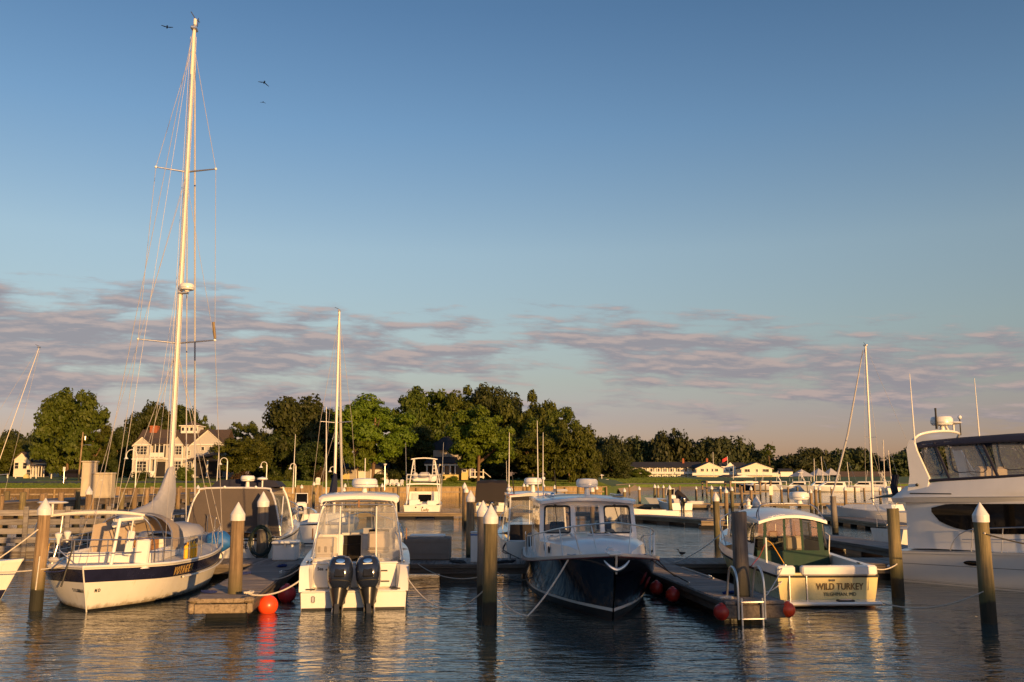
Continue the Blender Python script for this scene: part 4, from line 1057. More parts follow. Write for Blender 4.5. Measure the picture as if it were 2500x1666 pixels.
# ------------------------------------------------------------------ things on the docks
def on_f1(u, v, z=DZ):                                  # u along finger dock 1 from its end, v to the right
    k = Vector((AX, 1, 0)).normalized(); return Vector((f1a[0], f1a[1], 0)) + k * u + Vector((k.y, -k.x, 0)) * v + Vector((0, 0, z))
def on_f2(u, v, z=DZ):
    k = Vector((AX, 1, 0)).normalized(); return Vector((f2a[0], f2a[1], 0)) + k * u + Vector((k.y, -k.x, 0)) * v + Vector((0, 0, z))

def buoy(name, m, pos, r, label, group=None, eye=True):
    t = thing(name, label, 'fender', pos, random.uniform(0, 6), group)
    MB().ball((0, 0, 0), r, 22, 14).build('ball', m, t)
    if eye: MB().lathe([(r * .30, 0), (r * .24, r * .16), (r * .10, r * .20)], 12, (0, 0, r * .93)).build('eye', m, t)
    return t
p = G(653, 1496); buoy('ball_fender', 'buoy_orange', (p.x, p.y, 0.17), .245, 'bright orange ball fender floating at the lit dock end')
p = G(700, 1470); buoy('ball_fender', 'buoy_pink', (p.x, p.y, 0.20), .235, 'rose red ball fender between the dock and the outboard boat')
buoy('ball_fender', 'buoy_red', on_f2(4.9, -.90, .22), .19, 'darkest red ball fender, farthest along the ladder dock')
buoy('ball_fender', 'buoy_red', on_f2(3.3, -.90, .24), .185, 'dark red ball fender, middle of those along the ladder dock')
q = on_f2(-.02, -.74, .27); buoy('ball_fender', 'buoy_red', q, .18, 'faded red ball fender at the near left corner of the ladder dock')
q = on_f2(-.05, .76, .30); buoy('ball_fender', 'buoy_orange', q, .17, 'orange ball fender at the near right corner of the ladder dock')

def hose():
    b = G(640, 1357, DZ); t = thing('hose_coil', 'coiled dark green water hose hanging on the capped piling', 'hose', (b.x, b.y - .26, 1.02), 0)
    r = random.Random(4)
    for k in range(7):
        a, c = .36 + r.uniform(-.06, .05), .52 + r.uniform(-.07, .06); ox, oz = r.uniform(-.03, .03), r.uniform(-.05, .03)
        MB().tube([(ox + a * math.cos(i * 2 * PI / 28) * (1 + .04 * math.sin(i + k)), -k * .016, oz + c * math.sin(i * 2 * PI / 28)) for i in range(29)], .020, 6).build('loop', 'hose', t)
    MB().box((0, .06, .40), (.26, .10, .05), .01).build('hanger', 'steel', t, smooth=False)
hose()
def dock_box():
    p = W(692, 1350, 31.2)
    t = thing('dock_box', 'white fibreglass dock box beside the hose piling', 'dock box', (p.x, 31.3, DZ), 0.03)
    MB().box((.06, 0, .27), (.78, .60, .54), .04).build('body', 'white_plastic', t)
    MB().box((.06, -.02, .58), (.86, .70, .12), .05).build('lid', 'white_plastic', t)
    MB().box((.1, -.375, .50), (.05, .02, .12), .005).build('latch', 'steel', t, smooth=False)
    p = W(1042, 1350, 31.3)
    t = thing('covered_locker', 'large dock locker under a fitted taupe cover', 'locker', (p.x, 31.6, DZ), 0)
    MB().box((0, 0, .37), (1.55, .80, .74), .04).build('cover', 'canvas_grey', t)
    MB().box((0.0, .0, .78), (1.18, .62, .08), .03).build('white_lid', 'white_plastic', t)
    for z in (.22, .60): MB().box((0, -.405, z), (1.50, .02, .018)).build('seam', 'canvas_grey', t, smooth=False)
    p = W(1161, 1355, 30.6)
    t = thing('power_pedestal', 'narrow white power pedestal with a blue band on the dock', 'pedestal', (p.x, 30.6, DZ), -.1)
    MB().box((0, 0, .46), (.30, .24, .92), .02).build('body', 'white_plastic', t)
    MB().box((0, -.005, .87), (.315, .25, .05), .01).build('blue_band', 'blue_tarp', t)
    MB().box((0, 0, .95), (.33, .27, .05), .02).build('top', 'white_plastic', t)
dock_box()
def ladder():
    k = on_f2(-.16, -.10, 0); t = thing('dock_ladder', 'aluminium swim ladder bolted to the dock end', 'ladder', k, math.atan2(1, AX) - PI / 2)
    for s_ in (-1, 1):
        MB().tube(smoothpts([(s_ * .30, .75, DZ), (s_ * .30, .55, 1.12), (s_ * .30, .22, 1.20), (s_ * .30, .02, .9), (s_ * .30, 0, .12)], 4), .026, 8).build('side_rail', 'alu', t)
        MB().tube([(s_ * .235, -.03, .58), (s_ * .235, -.05, -.5)], .022, 8).build('lower_rail', 'alu', t)
    for z in (.50, .14, -.18): MB().box((0, -.03, z), (.52, .07, .035), .008).build('rung', 'alu', t, smooth=False)
ladder()
def rope_pile(name, pos, m, label, n=90, r=.22, th=.012, seed=1):
    q = random.Random(seed); pts = []
    for i in range(n):
        a = i * .55; rr = r * (.35 + .65 * q.random()); pts.append((math.cos(a) * rr * 1.5, math.sin(a) * rr * .7, .012 + .045 * q.random()))
    o = MB().tube(smoothpts(pts, 2), th, 5).build(name, m, None, loc=pos, rot=q.uniform(0, 3)); tag(o, label, 'rope'); return o
rope_pile('rope_heap', on_f1(7.6, .3), 'rope_blue', 'tangle of blue line on the dock under the hose', seed=2)
rope_pile('rope_heap', on_f1(5.4, -.42), 'rope_blue', 'blue line lying along the left edge of the finger dock', seed=3, r=.18)
rope_pile('rope_heap', on_f1(1.1, -.5), 'rope_blue', 'short tangle of blue line near the lit dock end', seed=4, r=.16)
rope_pile('rope_heap', on_f2(1.2, -.1), 'rope_blue', 'small blue tangle beside the stout uncapped piling', seed=5, r=.15)
rope_pile('rope_heap', on_f1(.35, .55, DZ + .06), 'rope_white', 'cream dock line heaped on the cleat above the orange fender', seed=6, r=.12, th=.018, n=50)
rope_pile('rope_heap', on_f2(.15, -.55, DZ + .02), 'rope_white', 'cream line bundled at the ladder dock corner', seed=8, r=.12, th=.016, n=50)
rope_pile('rope_heap', (XA(1120, 30.4), 30.4, DZ), 'rope_dark', 'dark coil of line beside the taupe locker', seed=9, r=.30, th=.02)
rope_pile('rope_heap', (XA(1235, 30.4), 30.4, DZ), 'rope_dark', 'dark coil of line behind the nearest greenish piling', seed=10, r=.30, th=.02)
def cleat(pos, rz, label):
    t = thing('dock_cleat', label, 'cleat', pos, rz)
    MB().box((0, 0, .02), (.12, .06, .04), .01).build('base', 'steel', t); MB().tube([(-.14, 0, .075), (-.06, 0, .06), (.06, 0, .06), (.14, 0, .075)], [.012, .018, .018, .012], 8).build('horns', 'steel', t)
cleat(on_f2(4.6, .52), 1.6, 'steel cleat at the right edge of the ladder dock')
cleat(on_f2(3.2, -.52), 1.6, 'steel cleat at the left edge of the ladder dock')
cleat(on_f1(5.5, .55), 1.6, 'steel cleat at the right edge of the lit finger dock')

# ------------------------------------------------------------------ lamps, poles and signs ashore
def crook_lamp(px, pt, pb, d, label):
    p = W(px, pb, d); k = d / F; h = (pb - pt) * k; r = h * .14
    t = thing('crook_lamp', label, 'lamp', (p.x, d, land_z(p.x, d)), PI, 'white crook lamps by the water'); h = W(px, pt, d).z - land_z(p.x, d)
    MB().tube([(0, 0, 0), (0, 0, h - r)], .085, 8).build('post', 'white_paint', t)
    MB().tube([(r - r * math.cos(a), 0, h - r + r * math.sin(a)) for a in np.linspace(0, PI, 9)] + [(2 * r, 0, h - r * 1.4)], .055, 6).build('crook', 'white_paint', t)
    MB().lathe([(.10, .30), (.16, .22), (.34, 0), (.30, -.02)], 14, (2 * r, 0, h - r * 1.4 - .28)).build('shade', 'white_paint', t)
for i, (px, pt, pb, d) in enumerate(((330, 1098, 1190, 142), (553, 1118, 1180, 148), (650, 1128, 1178, 152), (721, 1132, 1180, 154), (817, 1140, 1182, 157))):
    crook_lamp(px, pt, pb, d, ['white crook lamp rising behind the sailboat arch', 'white crook lamp before the low spreading tree', 'white crook lamp left of the upright shrub', 'white crook lamp among the dark trees', 'white crook lamp beside the navy covered mast'][i])
def street_pole():
    d = 172; p = W(192, 1165, d); h = ZA(1055, d) - p.z; t = thing('utility_pole', 'tall wooden utility pole with a street light arm', 'pole', p)
    MB().tube([(0, 0, -1), (.25, 0, h)], [.17, .12], 8).build('pole', 'pile', t)
    MB().tube(smoothpts([(.15, 0, h * .68), (.8, 0, h * .715), (1.5, 0, h * .71)], 3), .05, 6).build('arm', 'alu', t)
    MB().ball((1.65, 0, h * .705), .22, 10, 6, (1.5, .8, .5)).build('lamp_head', 'alu', t)
    MB().tube([(.1, 0, h - .4), (1.1, 0, h - .6)], .05, 5).build('bracket', 'rubber', t); MB().lathe([(.16, 0), (.18, .7), (.1, .75)], 8, (.75, 0, h - 1.5)).build('transformer', 'alu', t)
street_pole()
def post_lamp(px, pt, pb, d, label, square=False):
    p = W(px, pb, d); t = thing('post_lamp', label, 'lamp', p); h = ZA(pt, d) - p.z
    MB().tube([(0, 0, -.5), (0, 0, h)], .07, 8).build('post', 'alu', t)
    if square: MB().box((0, 0, h + .1), (.75, .5, .3), .05).build('lamp_head', 'white_paint', t)
    else: MB().lathe([(.08, -.3), (.30, 0), (.32, .08), (.1, .14)], 12, (0, 0, h)).build('lamp_head', 'white_paint', t)
post_lamp(939, 1134, 1190, 156, 'slim post lamp right of the sunlit maple trunk')
post_lamp(1438, 1121, 1178, 230, 'square headed floodlight pole by the white gazebo', True)
def road_sign():
    d = 160; p = W(155, 1178, d); t = thing('road_sign', 'plain pale road sign on a thin post by the lawn', 'sign', p); h = ZA(1143, d) - p.z
    MB().tube([(0, 0, -.3), (0, 0, h)], .05, 6).build('post', 'alu', t); MB().box((0, -.06, h - .2), (.42, .03, .75), .01).build('plate', 'white_paint', t, smooth=False)
    d = 148; p = W(776, 1184, d); t = thing('notice_board', 'small arched white notice board on the lawn', 'sign', p); h = ZA(1166, d) - p.z
    MB().prism([(-.36, 0, 0), (.36, 0, 0), (.36, 0, h * .85), (.2, 0, h), (-.2, 0, h), (-.36, 0, h * .85)], (0, .1, 0)).build('board', 'white_paint', t, smooth=False)
    MB().box((0, -.03, h * .5), (.42, .05, h * .5)).build('recess', 'siding_cream', t, smooth=False)
    p = pile_px(1883, 1232, 1184, 'piling carrying a pale rectangular marker board across the basin', cap=False, r=.12)
    d = p.location.y; MB().box((-.05, -.2, ZA(1198, d)), (.5, .04, 1.1)).build('marker_board', 'siding_cream', p, smooth=False)
road_sign()
def road_posts():
    for i, (px, lb) in enumerate(((18, 'leftmost'), (38, 'second'), (75, 'third'), (88, 'fourth'), (125, 'last'))):
        p = W(px, 1168, 190); t = thing('bollard', '%s of the short pale posts along the road' % lb, 'post', p)
        MB().tube([(0, 0, -.2), (0, 0, .75)], .12, 8).build('post', 'siding_cream', t); MB().lathe([(.15, 0), (.02, .15)], 8, (0, 0, .75)).build('top', 'siding_cream', t)
    p = W(62, 1168, 190); t = thing('doghouse', 'tiny yellow gabled box on the roadside', 'box', p)
    MB().prism([(-.45, 0, 0), (.45, 0, 0), (.45, 0, .5), (0, 0, .9), (-.45, 0, .5)], (0, .8, 0)).build('body', 'siding_yellow', t, smooth=False)
road_posts()
def van():
    d = 176; p = W(185, 1178, d); t = thing('parked_van', 'dark blue van parked on the road by the utility pole', 'van', (p.x, d, land_z(p.x, d) + .12), 0)
    prof = [(-2.3, .45), (2.3, .45), (2.3, 1.2), (2.05, 1.95), (-1.2, 1.95), (-1.9, 1.15), (-2.35, 1.0)]
    MB().prism([(x, -.9, z) for x, z in prof], (0, 1.8, 0)).build('body', 'navy', t, smooth=False)
    MB().prism([(x, -.92, z) for x, z in ((-1.7, 1.2), (1.9, 1.2), (1.8, 1.8), (-1.15, 1.8))], (0, .03, 0)).build('side_window', 'dark_glass', t, smooth=False)
    for x in (-1.5, 1.5):
        w_ = MB().lathe([(.12, -.12), (.34, -.12), (.36, 0), (.34, .12), (.12, .12)], 16, xf=Matrix.Rotation(PI / 2, 4, 'X')).build('tyre', 'rubber', t, loc=(x, -.85, .36))
        MB().lathe([(.001, 0), (.21, .0), (.21, .04)], 12, xf=Matrix.Rotation(PI / 2, 4, 'X')).build('rim', 'alu', w_, loc=(0, -.13, 0))
    MB().box((-2.34, -.6, .8), (.06, .3, .2)).build('headlight', 'white_paint', t, smooth=False)
van()
def lawn_chair(px, d, rz, lb):
    p = W(px, 1185, d); t = thing('lawn_chair', lb, 'chair', (p.x, d, land_z(p.x, d) + .03), rz, 'white lawn chairs')
    for i in range(5): MB().box((-.3 + i * .15, .32, .72), (.13, .04, .9 + .1 * (2 - abs(i - 2))), .01, Euler((-.35, 0, 0))).build('back_slat', 'white_paint', t, smooth=False)
    MB().box((0, -.05, .38), (.72, .65, .06), .01, Euler((.15, 0, 0))).build('seat', 'white_paint', t, smooth=False)
    for s_ in (-1, 1):
        MB().box((s_ * .42, -.05, .60), (.14, .75, .05), .01).build('armrest', 'white_paint', t, smooth=False)
        MB().box((s_ * .40, -.35, .3), (.08, .08, .6)).build('front_leg', 'white_paint', t, smooth=False); MB().box((s_ * .36, .3, .25), (.05, .1, .5), 0, Euler((.3, 0, 0))).build('rear_leg', 'white_paint', t, smooth=False)
for px, rz, lb in ((946, .5, 'white lawn chair nearest the post lamp'), (957, .2, 'white lawn chair second from the post lamp'), (966, -.1, 'white lawn chair third from the post lamp'), (978, -.5, 'white lawn chair closest to the sport fishing boat')): lawn_chair(px, 166, rz, lb)
def fence_panel():
    d = 140; x0, x1 = XA(735, d), XA(800, d); t = thing('board_fence', 'brown board fence panels at the water edge behind the outboard boat', 'fence', (x0, d - 3, 0))
    h = ZA(1185, d)
    for i in range(int((x1 - x0) / .42)):
        if i == 6: continue
        MB().box((i * .42 + .2, random.uniform(-.03, .03), h / 2), (.38, .08, h)).build('fence_board', 'bulk', t, smooth=False)
    for z in (h * .35, h * .85): MB().box(((x1 - x0) / 2, .1, z), (x1 - x0, .1, .2)).build('rail', 'beam', t, smooth=False)
fence_panel()
def flagpole(px, pt, pb, d, flag, label):
    p = W(px, pb, d); t = thing('flagpole', label, 'flagpole', p); h = ZA(pt, d) - p.z
    MB().tube([(0, 0, -.5), (0, 0, h)], [.13, .08], 8).build('pole', 'white_paint', t)
    if flag:
        P = [[(-.1 - i * .35, .15 * math.sin(i * 1.3), h - .3 - j * .28 - i * .18) for j in range(6)] for i in range(7)]
        MB().grid(P).build('flag', 'flag_red', t)
flagpole(1743, 1104, 1182, 372, False, 'tall bare flagpole in front of the inn gables')
flagpole(1777, 1114, 1150, 396, True, 'short flagpole with a furled red flag on the inn')
# ------------------------------------------------------------------ boats
class Hull:
    """local frame: +y to the bow, x to starboard, z up from the waterline.
    bs, bw: half-breadth at the sheer and at the waterline from stern to bow; sh: sheer height."""
    def __init__(s, L, bs, bw, sh, draft=0.45, rake=0.6, trake=0.0, p=0.75, bowpow=1.0):
        s.L, s.bs, s.bw, s.sh, s.draft, s.rake, s.trake, s.p = L, cr1(bs), cr1(bw), cr1(sh), draft, rake, trake, p
        s.shb = s.sh(1.0); s.bowpow = bowpow
    def hb(s, u, z):
        zs = s.sh(u); bw, bs = max(s.bw(u), 0), max(s.bs(u), 0)
        if z >= 0: return bw + (bs - bw) * min(z / zs, 1.2) ** s.p
        return bw * max(0.0, 1 - (-z / s.draft) ** 1.6)
    def pt(s, u, z, side=1, off=0.0):
        y0 = -s.trake * z; y1 = s.L - s.rake + s.rake * max(z / s.shb, -0.4) ** s.bowpow if z > 0 else s.L - s.rake + s.rake * (z / s.shb)
        return Vector((side * (s.hb(u, z) + off), y0 + (y1 - y0) * u, z))
    def shell(s, name, m, parent, n=36, lo=None, extra=0.0):
        mb = MB(); us = [i / n for i in range(n + 1)]
        for side in (-1, 1):
            P = []
            for k in range(12):
                row = []
                for u in us:
                    zs = s.sh(u) + extra
                    z = -s.draft + s.draft * k / 3 if k <= 3 else zs * (k - 3) / 8
                    row.append(s.pt(u, z, side))
                P.append(row)
            mb.grid(P, flip=side > 0)
            if s.bs(0) > 0.3:
                pass
        if s.bs(0) > 0.3:                                   # transom
            A = [[s.pt(0, z, sd) for sd in (-1, 1)] for z in [-s.draft + s.draft * k / 3 for k in range(3)] + [s.sh(0) * k / 8 for k in range(9)]]
            mb.grid(A)
        return mb.build(name, m, parent)
    def band(s, name, m, parent, z0, z1, off=0.004, u0=0.0, u1=1.0, n=40, transom=True, rows=2, sides=(-1, 1)):
        f0 = z0 if callable(z0) else (lambda u: z0); f1 = z1 if callable(z1) else (lambda u: z1)
        mb = MB()
        for side in sides:
            mb.grid([[s.pt(u0 + (u1 - u0) * i / n, f0(u0 + (u1 - u0) * i / n) * (1 - k / rows) + f1(u0 + (u1 - u0) * i / n) * k / rows, side, off) for i in range(n + 1)] for k in range(rows + 1)], flip=side > 0)
        if transom and s.bs(0) > 0.3 and u0 == 0:
            mb.grid([[s.pt(0, f0(0) * (1 - k / rows) + f1(0) * k / rows, sd, off) + Vector((0, -off, 0)) for sd in (-1, 1)] for k in range(rows + 1)])
        return mb.build(name, m, parent)
    def deck(s, name, m, parent, u0=0.0, u1=1.0, camber=0.06, dz=0.0, n=30, inset=0.0):
        P = []
        for i in range(n + 1):
            u = u0 + (u1 - u0) * i / n; z = s.sh(u); q = s.pt(u, z); h = max(q.x - inset, 0)
            P.append([Vector((h * k, q.y, z + dz + camber * (1 - k * k) * min(1, h))) for k in (-1, -.66, -.33, 0, .33, .66, 1)])
        return MB().grid(P).build(name, m, parent)
    def rail_line(s, u0, u1, dz, n=16, side=1, inset=0.0):
        return [s.pt(u0 + (u1 - u0) * i / n, s.sh(u0 + (u1 - u0) * i / n), side, -inset) + Vector((0, 0, dz if not callable(dz) else dz(i / n))) for i in range(n + 1)]
    def gunwale(s, name, m, parent, u0, u1, wid, sole, m_in=None, th=0.05, n=24, aft=0.0):
        """side decks with inner walls down to the cockpit sole"""
        for side in (-1, 1):
            g, inn = MB(), MB(); A, B, C_ = [], [], []
            for i in range(n + 1):
                u = u0 + (u1 - u0) * i / n; z = s.sh(u); q = s.pt(u, z, side); i_ = Vector((side * max(abs(q.x) - wid, 0), q.y, z + .012))
                A.append(q + Vector((0, 0, .004))); B.append(i_); C_.append(Vector((i_.x * .97, i_.y, sole)))
            g.grid([A, B], flip=side < 0); inn.grid([B, C_], flip=side < 0)
            a = g.build(name, m, parent); inn.build('cockpit_liner', m_in or m, parent)
        P = []
        for i in range(n + 1):
            u = u0 + (u1 - u0) * i / n; q = s.pt(u, s.sh(u)); h = max(q.x - wid, 0) * .97
            P.append([(-h, q.y, sole), (h, q.y, sole)])
        MB().grid(P).build('cockpit_sole', 'nonskid', parent)
        return a
def tube_part(name, pts, r, m, parent, n=7, smooth=0):
    return MB().tube(smoothpts(pts, smooth) if smooth else pts, r, n).build(name, m, parent)
def radar(parent, loc, r=0.3, h=0.24, post=0.2, name='radar_dome'):
    o = MB().lathe([(r * .55, 0), (r * .9, h * .1), (r, h * .35), (r * .98, h * .75), (r * .85, h * .97), (r * .3, h * 1.04), (.001, h * 1.05)], 22).build(name, 'white_plastic', parent, loc=loc)
    MB().tube([(0, 0, -post), (0, 0, .01)], [.09, .06], 10).build('radar_post', 'white_plastic', o)
    MB().lathe([(r * 1.004, h * .33), (r * 1.012, h * .36), (r * 1.004, h * .39)], 22).build('seam', 'alu', o)
    return o
def outboard(parent, loc, tilt=0.0, s=1.0, m='engine', white=False):
    """outboard motor hung on the transom; front of the motor at y = 0, it extends aft to -y"""
    e = link('outboard_motor', None, parent, loc, (tilt, 0, 0)); e.scale = (s, s, s); e.empty_display_size = .2
    # cowling: stacked rounded sections
    sec = [(-.02, .17, .24, -.30), (.06, .235, .32, -.33), (.20, .270, .37, -.36), (.38, .280, .39, -.37), (.52, .262, .375, -.36), (.63, .215, .32, -.33), (.69, .13, .22, -.30), (.71, .03, .06, -.29)]
    P = []
    for z, hx, hy, cy in sec:
        row = []
        for k in range(24):
            t = 2 * PI * k / 24; c, s_ = math.cos(t), math.sin(t); q = .62
            row.append((hx * math.copysign(abs(c) ** q, c), cy + hy * math.copysign(abs(s_) ** q, s_), z))
        P.append(row)
    cow = MB().grid(P, closed=True).poly(P[0]).poly(P[-1]).build('cowling', m, e)
    MB().lathe([(.0, 0), (.055, .0), (.06, .015), (.03, .02)], 12, xf=Matrix.Rotation(PI / 2, 4, 'X')).build('badge', 'chrome', cow, loc=(0, -.74, .50)).scale = (1.6, 1, .8)
    for sd in (-1, 1): MB().box((sd * .13, -.715, .60), (.10, .02, .022), .005, Euler((.35, 0, sd * -.25))).build('vent_strip', 'chrome', cow, smooth=False)
    MB().box((0, -.725, .26), (.22, .05, .22), .02, Euler((-.06, 0, 0))).build('rear_panel', 'engine_dark', cow)
    MB().grid([[(hx * c * 1.01, -.30 + hy * s_ * 1.01, z) for c, s_ in [(math.cos(2 * PI * k / 20), math.sin(2 * PI * k / 20)) for k in range(20)]] for z, hx, hy in ((-.03, .20, .27), (-.22, .15, .22), (-.40, .10, .18))], closed=True).build('apron', 'engine_dark', e)
    MB().prism([(-.055, -.10, -.36), (-.055, -.50, -.36), (-.045, -.44, -.95), (-.045, -.16, -.95)], (.10, 0, 0)).build('midsection', 'engine_dark', e, smooth=False)
    MB().box((0, -.42, -.93), (.20, .52, .03), .01).build('cavitation_plate', 'engine_dark', e)
    MB().lathe([(.01, -.34), (.06, -.26), (.085, -.1), (.085, .18), (.06, .24)], 14, xf=Matrix.Rotation(PI / 2, 4, 'X')).build('gearcase', 'engine_dark', e, loc=(0, -.34, -1.10))
    MB().prism([(-.02, -.25, -1.15), (-.02, -.42, -1.15), (-.02, -.36, -1.36)], (.04, 0, 0)).build('skeg', 'engine_dark', e, smooth=False)
    pr = MB()
    for k in range(3):
        a = k * 2 * PI / 3
        pr.grid([[(math.cos(a + v * .5 + w_ * .25) * rr, -.62 + w_ * .09, -1.10 + math.sin(a + v * .5 + w_ * .25) * rr) for rr in (.05, .12, .18)] for v, w_ in ((-.8, -1), (-.2, -.3), (.3, .3), (.8, 1))])
    pr.build('propeller', 'steel', e)
    MB().box((0, -.02, .02), (.30, .14, .55), .03).build('clamp_bracket', 'engine_dark', e)
    for k, (dx, dz) in enumerate(((-.06, .30), (.05, .26))): tube_part('control_cable', [(dx, .05, dz), (dx * 1.5, .22, dz + .12), (dx * 2.2, .42, dz + .10), (dx * 2.5, .52, dz)], .022, 'rubber', e, 6, 3)
    MB().grid([[(hx * 1.012 * math.copysign(abs(math.cos(a)) ** .62, math.cos(a)), cy + hy * 1.012 * math.copysign(abs(math.sin(a)) ** .62, math.sin(a)), z) for a in np.linspace(0, 2 * PI, 25)[:-1]] for z, hx, hy, cy in ((.095, .245, .335, -.337), (.112, .248, .340, -.340))], closed=True).build('cowl_seam', 'rubber', e)
    MB().grid([[(sd_, yy, zz) for sd_, yy in ((-.10, -.752), (.10, -.752))] for zz in (.425, .445)]).build('decal', 'white_paint', e, smooth=False)
    for sd in (-1, 1): MB().tube([(sd * .09, -.10, -.30), (sd * .10, -.34, -.62)], .028, 8).build('trim_ram', 'steel', e)
    return e
def pane(parent, pts, m='window', name='window_pane'): return MB().poly(pts).build(name, m, parent, smooth=False)
def framed(parent, pts, bar, mframe, mglass, depth=0.03, name='window', round_=0.0):
    """window: loop of bars round a polygon (world-free local coords) with a pane set inside"""
    P = [Vector(p) for p in pts]; n = len(P); c = sum(P, Vector()) / n; nn = (P[1] - P[0]).cross(P[2] - P[1]).normalized()
    if round_:
        Q = []
        for i in range(n):
            a, b, d = P[i - 1], P[i], P[(i + 1) % n]; k0 = b + (a - b).normalized() * round_; k1 = b + (d - b).normalized() * round_
            Q += [k0, (k0 + k1) / 2 * .3 + b * .7 - (b - c) * .02, k1]
        P = Q; n = len(P)
    O = [p + (p - c).normalized() * bar for p in P]; mb = MB()
    f0 = [p + nn * depth for p in P]; g0 = [p + nn * depth for p in O]; f1 = [p - nn * depth * .3 for p in P]; g1 = [p - nn * depth * .3 for p in O]
    mb.grid([f0, g0, g1, f1, f0], closed=True)
    fo = mb.build(name, mframe, parent, smooth=False)
    MB().poly(P).build('pane', mglass, fo, smooth=False)
    return fo

# ---------------------------------------------------------------- 1. white canoe-stern sailboat
def sailboat():
    p = G(220, 1492); rz = 0.105
    t = thing('sailboat', 'white canoe stern sailboat with a navy sheer band and tall mast', 'sailboat', (p.x - .02, p.y - .15, 0), rz)
    H = Hull(11.2, [0.0, 1.42, 1.76, 1.88, 1.90, 1.80, 1.52, 0.95, 0.03], [0.0, .92, 1.42, 1.62, 1.66, 1.55, 1.2, .62, 0.02], [1.06, 1.0, .96, .94, .95, 1.0, 1.08, 1.18, 1.30], draft=.5, rake=1.3, trake=.42, p=.62)
    H.shell('hull', 'gel_old', t, 44)
    z0 = lambda u: H.sh(u) - .36
    H.band('navy_band', 'navy_stripe', t, lambda u: H.sh(u) - .345, lambda u: H.sh(u) - .03, .006, n=50)
    H.band('boot_stripe', 'bottom_black', t, -.02, .055, .006)
    H.band('bottom_paint', 'bottom', t, -.3, .0, .003); H.band('waterline_scum', 'scum', t, .056, .36, .007)
    for sd in (-1, 1):
        tube_part('rub_strake', H.rail_line(.22, .8, -.37, side=sd, inset=-.02), .028, 'gel_old', t)
        tube_part('toe_rail', H.rail_line(0, 1, .035, 40, side=sd, inset=.02), .035, 'gel', t)
    H.deck('deck', 'nonskid', t, dz=.005)
    tube_part('sternpost', [H.pt(0, z, 1) for z in (-.1, .2, .5, .8, 1.07)], .018, 'gel_old', t)
    # deckhouse and cockpit
    def house(y0, y1, w0, w1, z0, z1, name, m, fr=.25):
        P = [[(-w0, y0, z0), (-w0 * .9, y0 + .05, z1), (0, y0 + .05, z1 + .06), (w0 * .9, y0 + .05, z1), (w0, y0, z0)], [(-w1, y1, z0), (-w1 * .88, y1 - fr, z1 - .04), (0, y1 - fr, z1 + .03), (w1 * .88, y1 - fr, z1 - .04), (w1, y1, z0)]]
        return MB().grid(P).poly(P[0]).poly(P[1]).build(name, m, t)
    hs = house(4.4, 8.6, 1.15, .75, .98, 1.42, 'deckhouse', 'gel', .4)
    for k, (ya, yb) in enumerate(((4.8, 5.5), (5.8, 6.5), (6.8, 7.4))):
        for sd in (-1, 1): MB().box((sd * (1.13 - .055 * (ya - 4.4) * 1.6), (ya + yb) / 2, 1.2), (.03, yb - ya, .17), .02, sd * .1).build('portlight', 'dark_glass', hs)
    ck = MB()
    for sd in (-1, 1): ck.box((sd * .98, 2.9, 1.14), (.16, 3.0, .34), .04)
    ck.box((0, 1.35, 1.14), (1.9, .16, .34), .04); ck.build('cockpit_coaming', 'gel', t)
    MB().box((0, 2.9, .99), (1.7, 2.9, .02)).build('cockpit_sole', 'nonskid', t, smooth=False)
    MB().box((.1, 4.33, 1.22), (.75, .08, .52), .01).build('companionway', 'teak', t)
    # dodger: tan canvas hood with clear panels, open aft
    P = []
    for y, wid, h, zb in ((3.55, 1.05, 1.02, 1.20), (4.1, 1.12, 1.04, 1.18), (4.7, 1.08, .82, 1.24), (5.35, .95, .28, 1.34)):
        P.append([(-wid * math.cos(a) * (1 if abs(math.cos(a)) < .99 else 1), y, zb + h * math.sin(a) ** .55) for a in np.linspace(0, PI, 13)])
    MB().grid(P).build('dodger', 'canvas_tan', t)
    tube_part('dodger_bow', P[0], .022, 'steel', t)
    MB().grid([[Vector(q) + Vector((0, .05, -.05)) for q in P[0][3:7]], [(q[0], q[1], 1.22) for q in P[0][3:7]]]).build('weather_curtain', 'canvas_tan', t)
    MB().grid([[(-.95, 3.0, 1.92), (-.42, 3.0, 2.02), (-.1, 3.0, 2.03)], [(-.98, 2.95, 1.4), (-.40, 2.95, 1.4), (-.06, 2.95, 1.35)], [(-.9, 2.9, 1.0), (-.30, 2.92, 1.0), (.08, 2.9, 1.0)]]).build('lee_cloth', 'canvas_tan', t)
    # sail cover on the boom, gathered at the mast
    ym = 7.1; dm = p.y + 6.9; zt = ZA(72, dm); zs1, zs2, zr = ZA(838, dm), ZA(420, dm), ZA(712, dm)
    cov = []
    for i, (y, zc, ry, h) in enumerate(((1.9, 2.08, .10, .08), (2.6, 2.10, .14, .14), (3.6, 2.13, .17, .20), (4.6, 2.17, .19, .24), (5.5, 2.22, .20, .34), (6.2, 2.34, .21, .50), (6.7, 2.52, .20, .75), (ym - .03, 2.68, .18, .98), (ym + .12, 2.72, .16, 1.02))):
        cov.append([(ry * math.cos(a) * (1 + .12 * math.sin(3 * a + i)), y, zc + h * math.sin(a) * (1 + .06 * math.sin(5 * a + 2 * i))) for a in np.linspace(0, 2 * PI, 17)[:-1]])
    MB().grid(cov, closed=True).poly(cov[0]).poly(cov[-1]).build('sail_cover', 'canvas_white', t)
    tube_part('boom', [(0, 1.7, 1.98), (0, ym, 2.02)], .075, 'mastpaint', t, 10)
    # mast
    mz = [0.95, 4, 8, 12.5, 16, zt]; prof = []
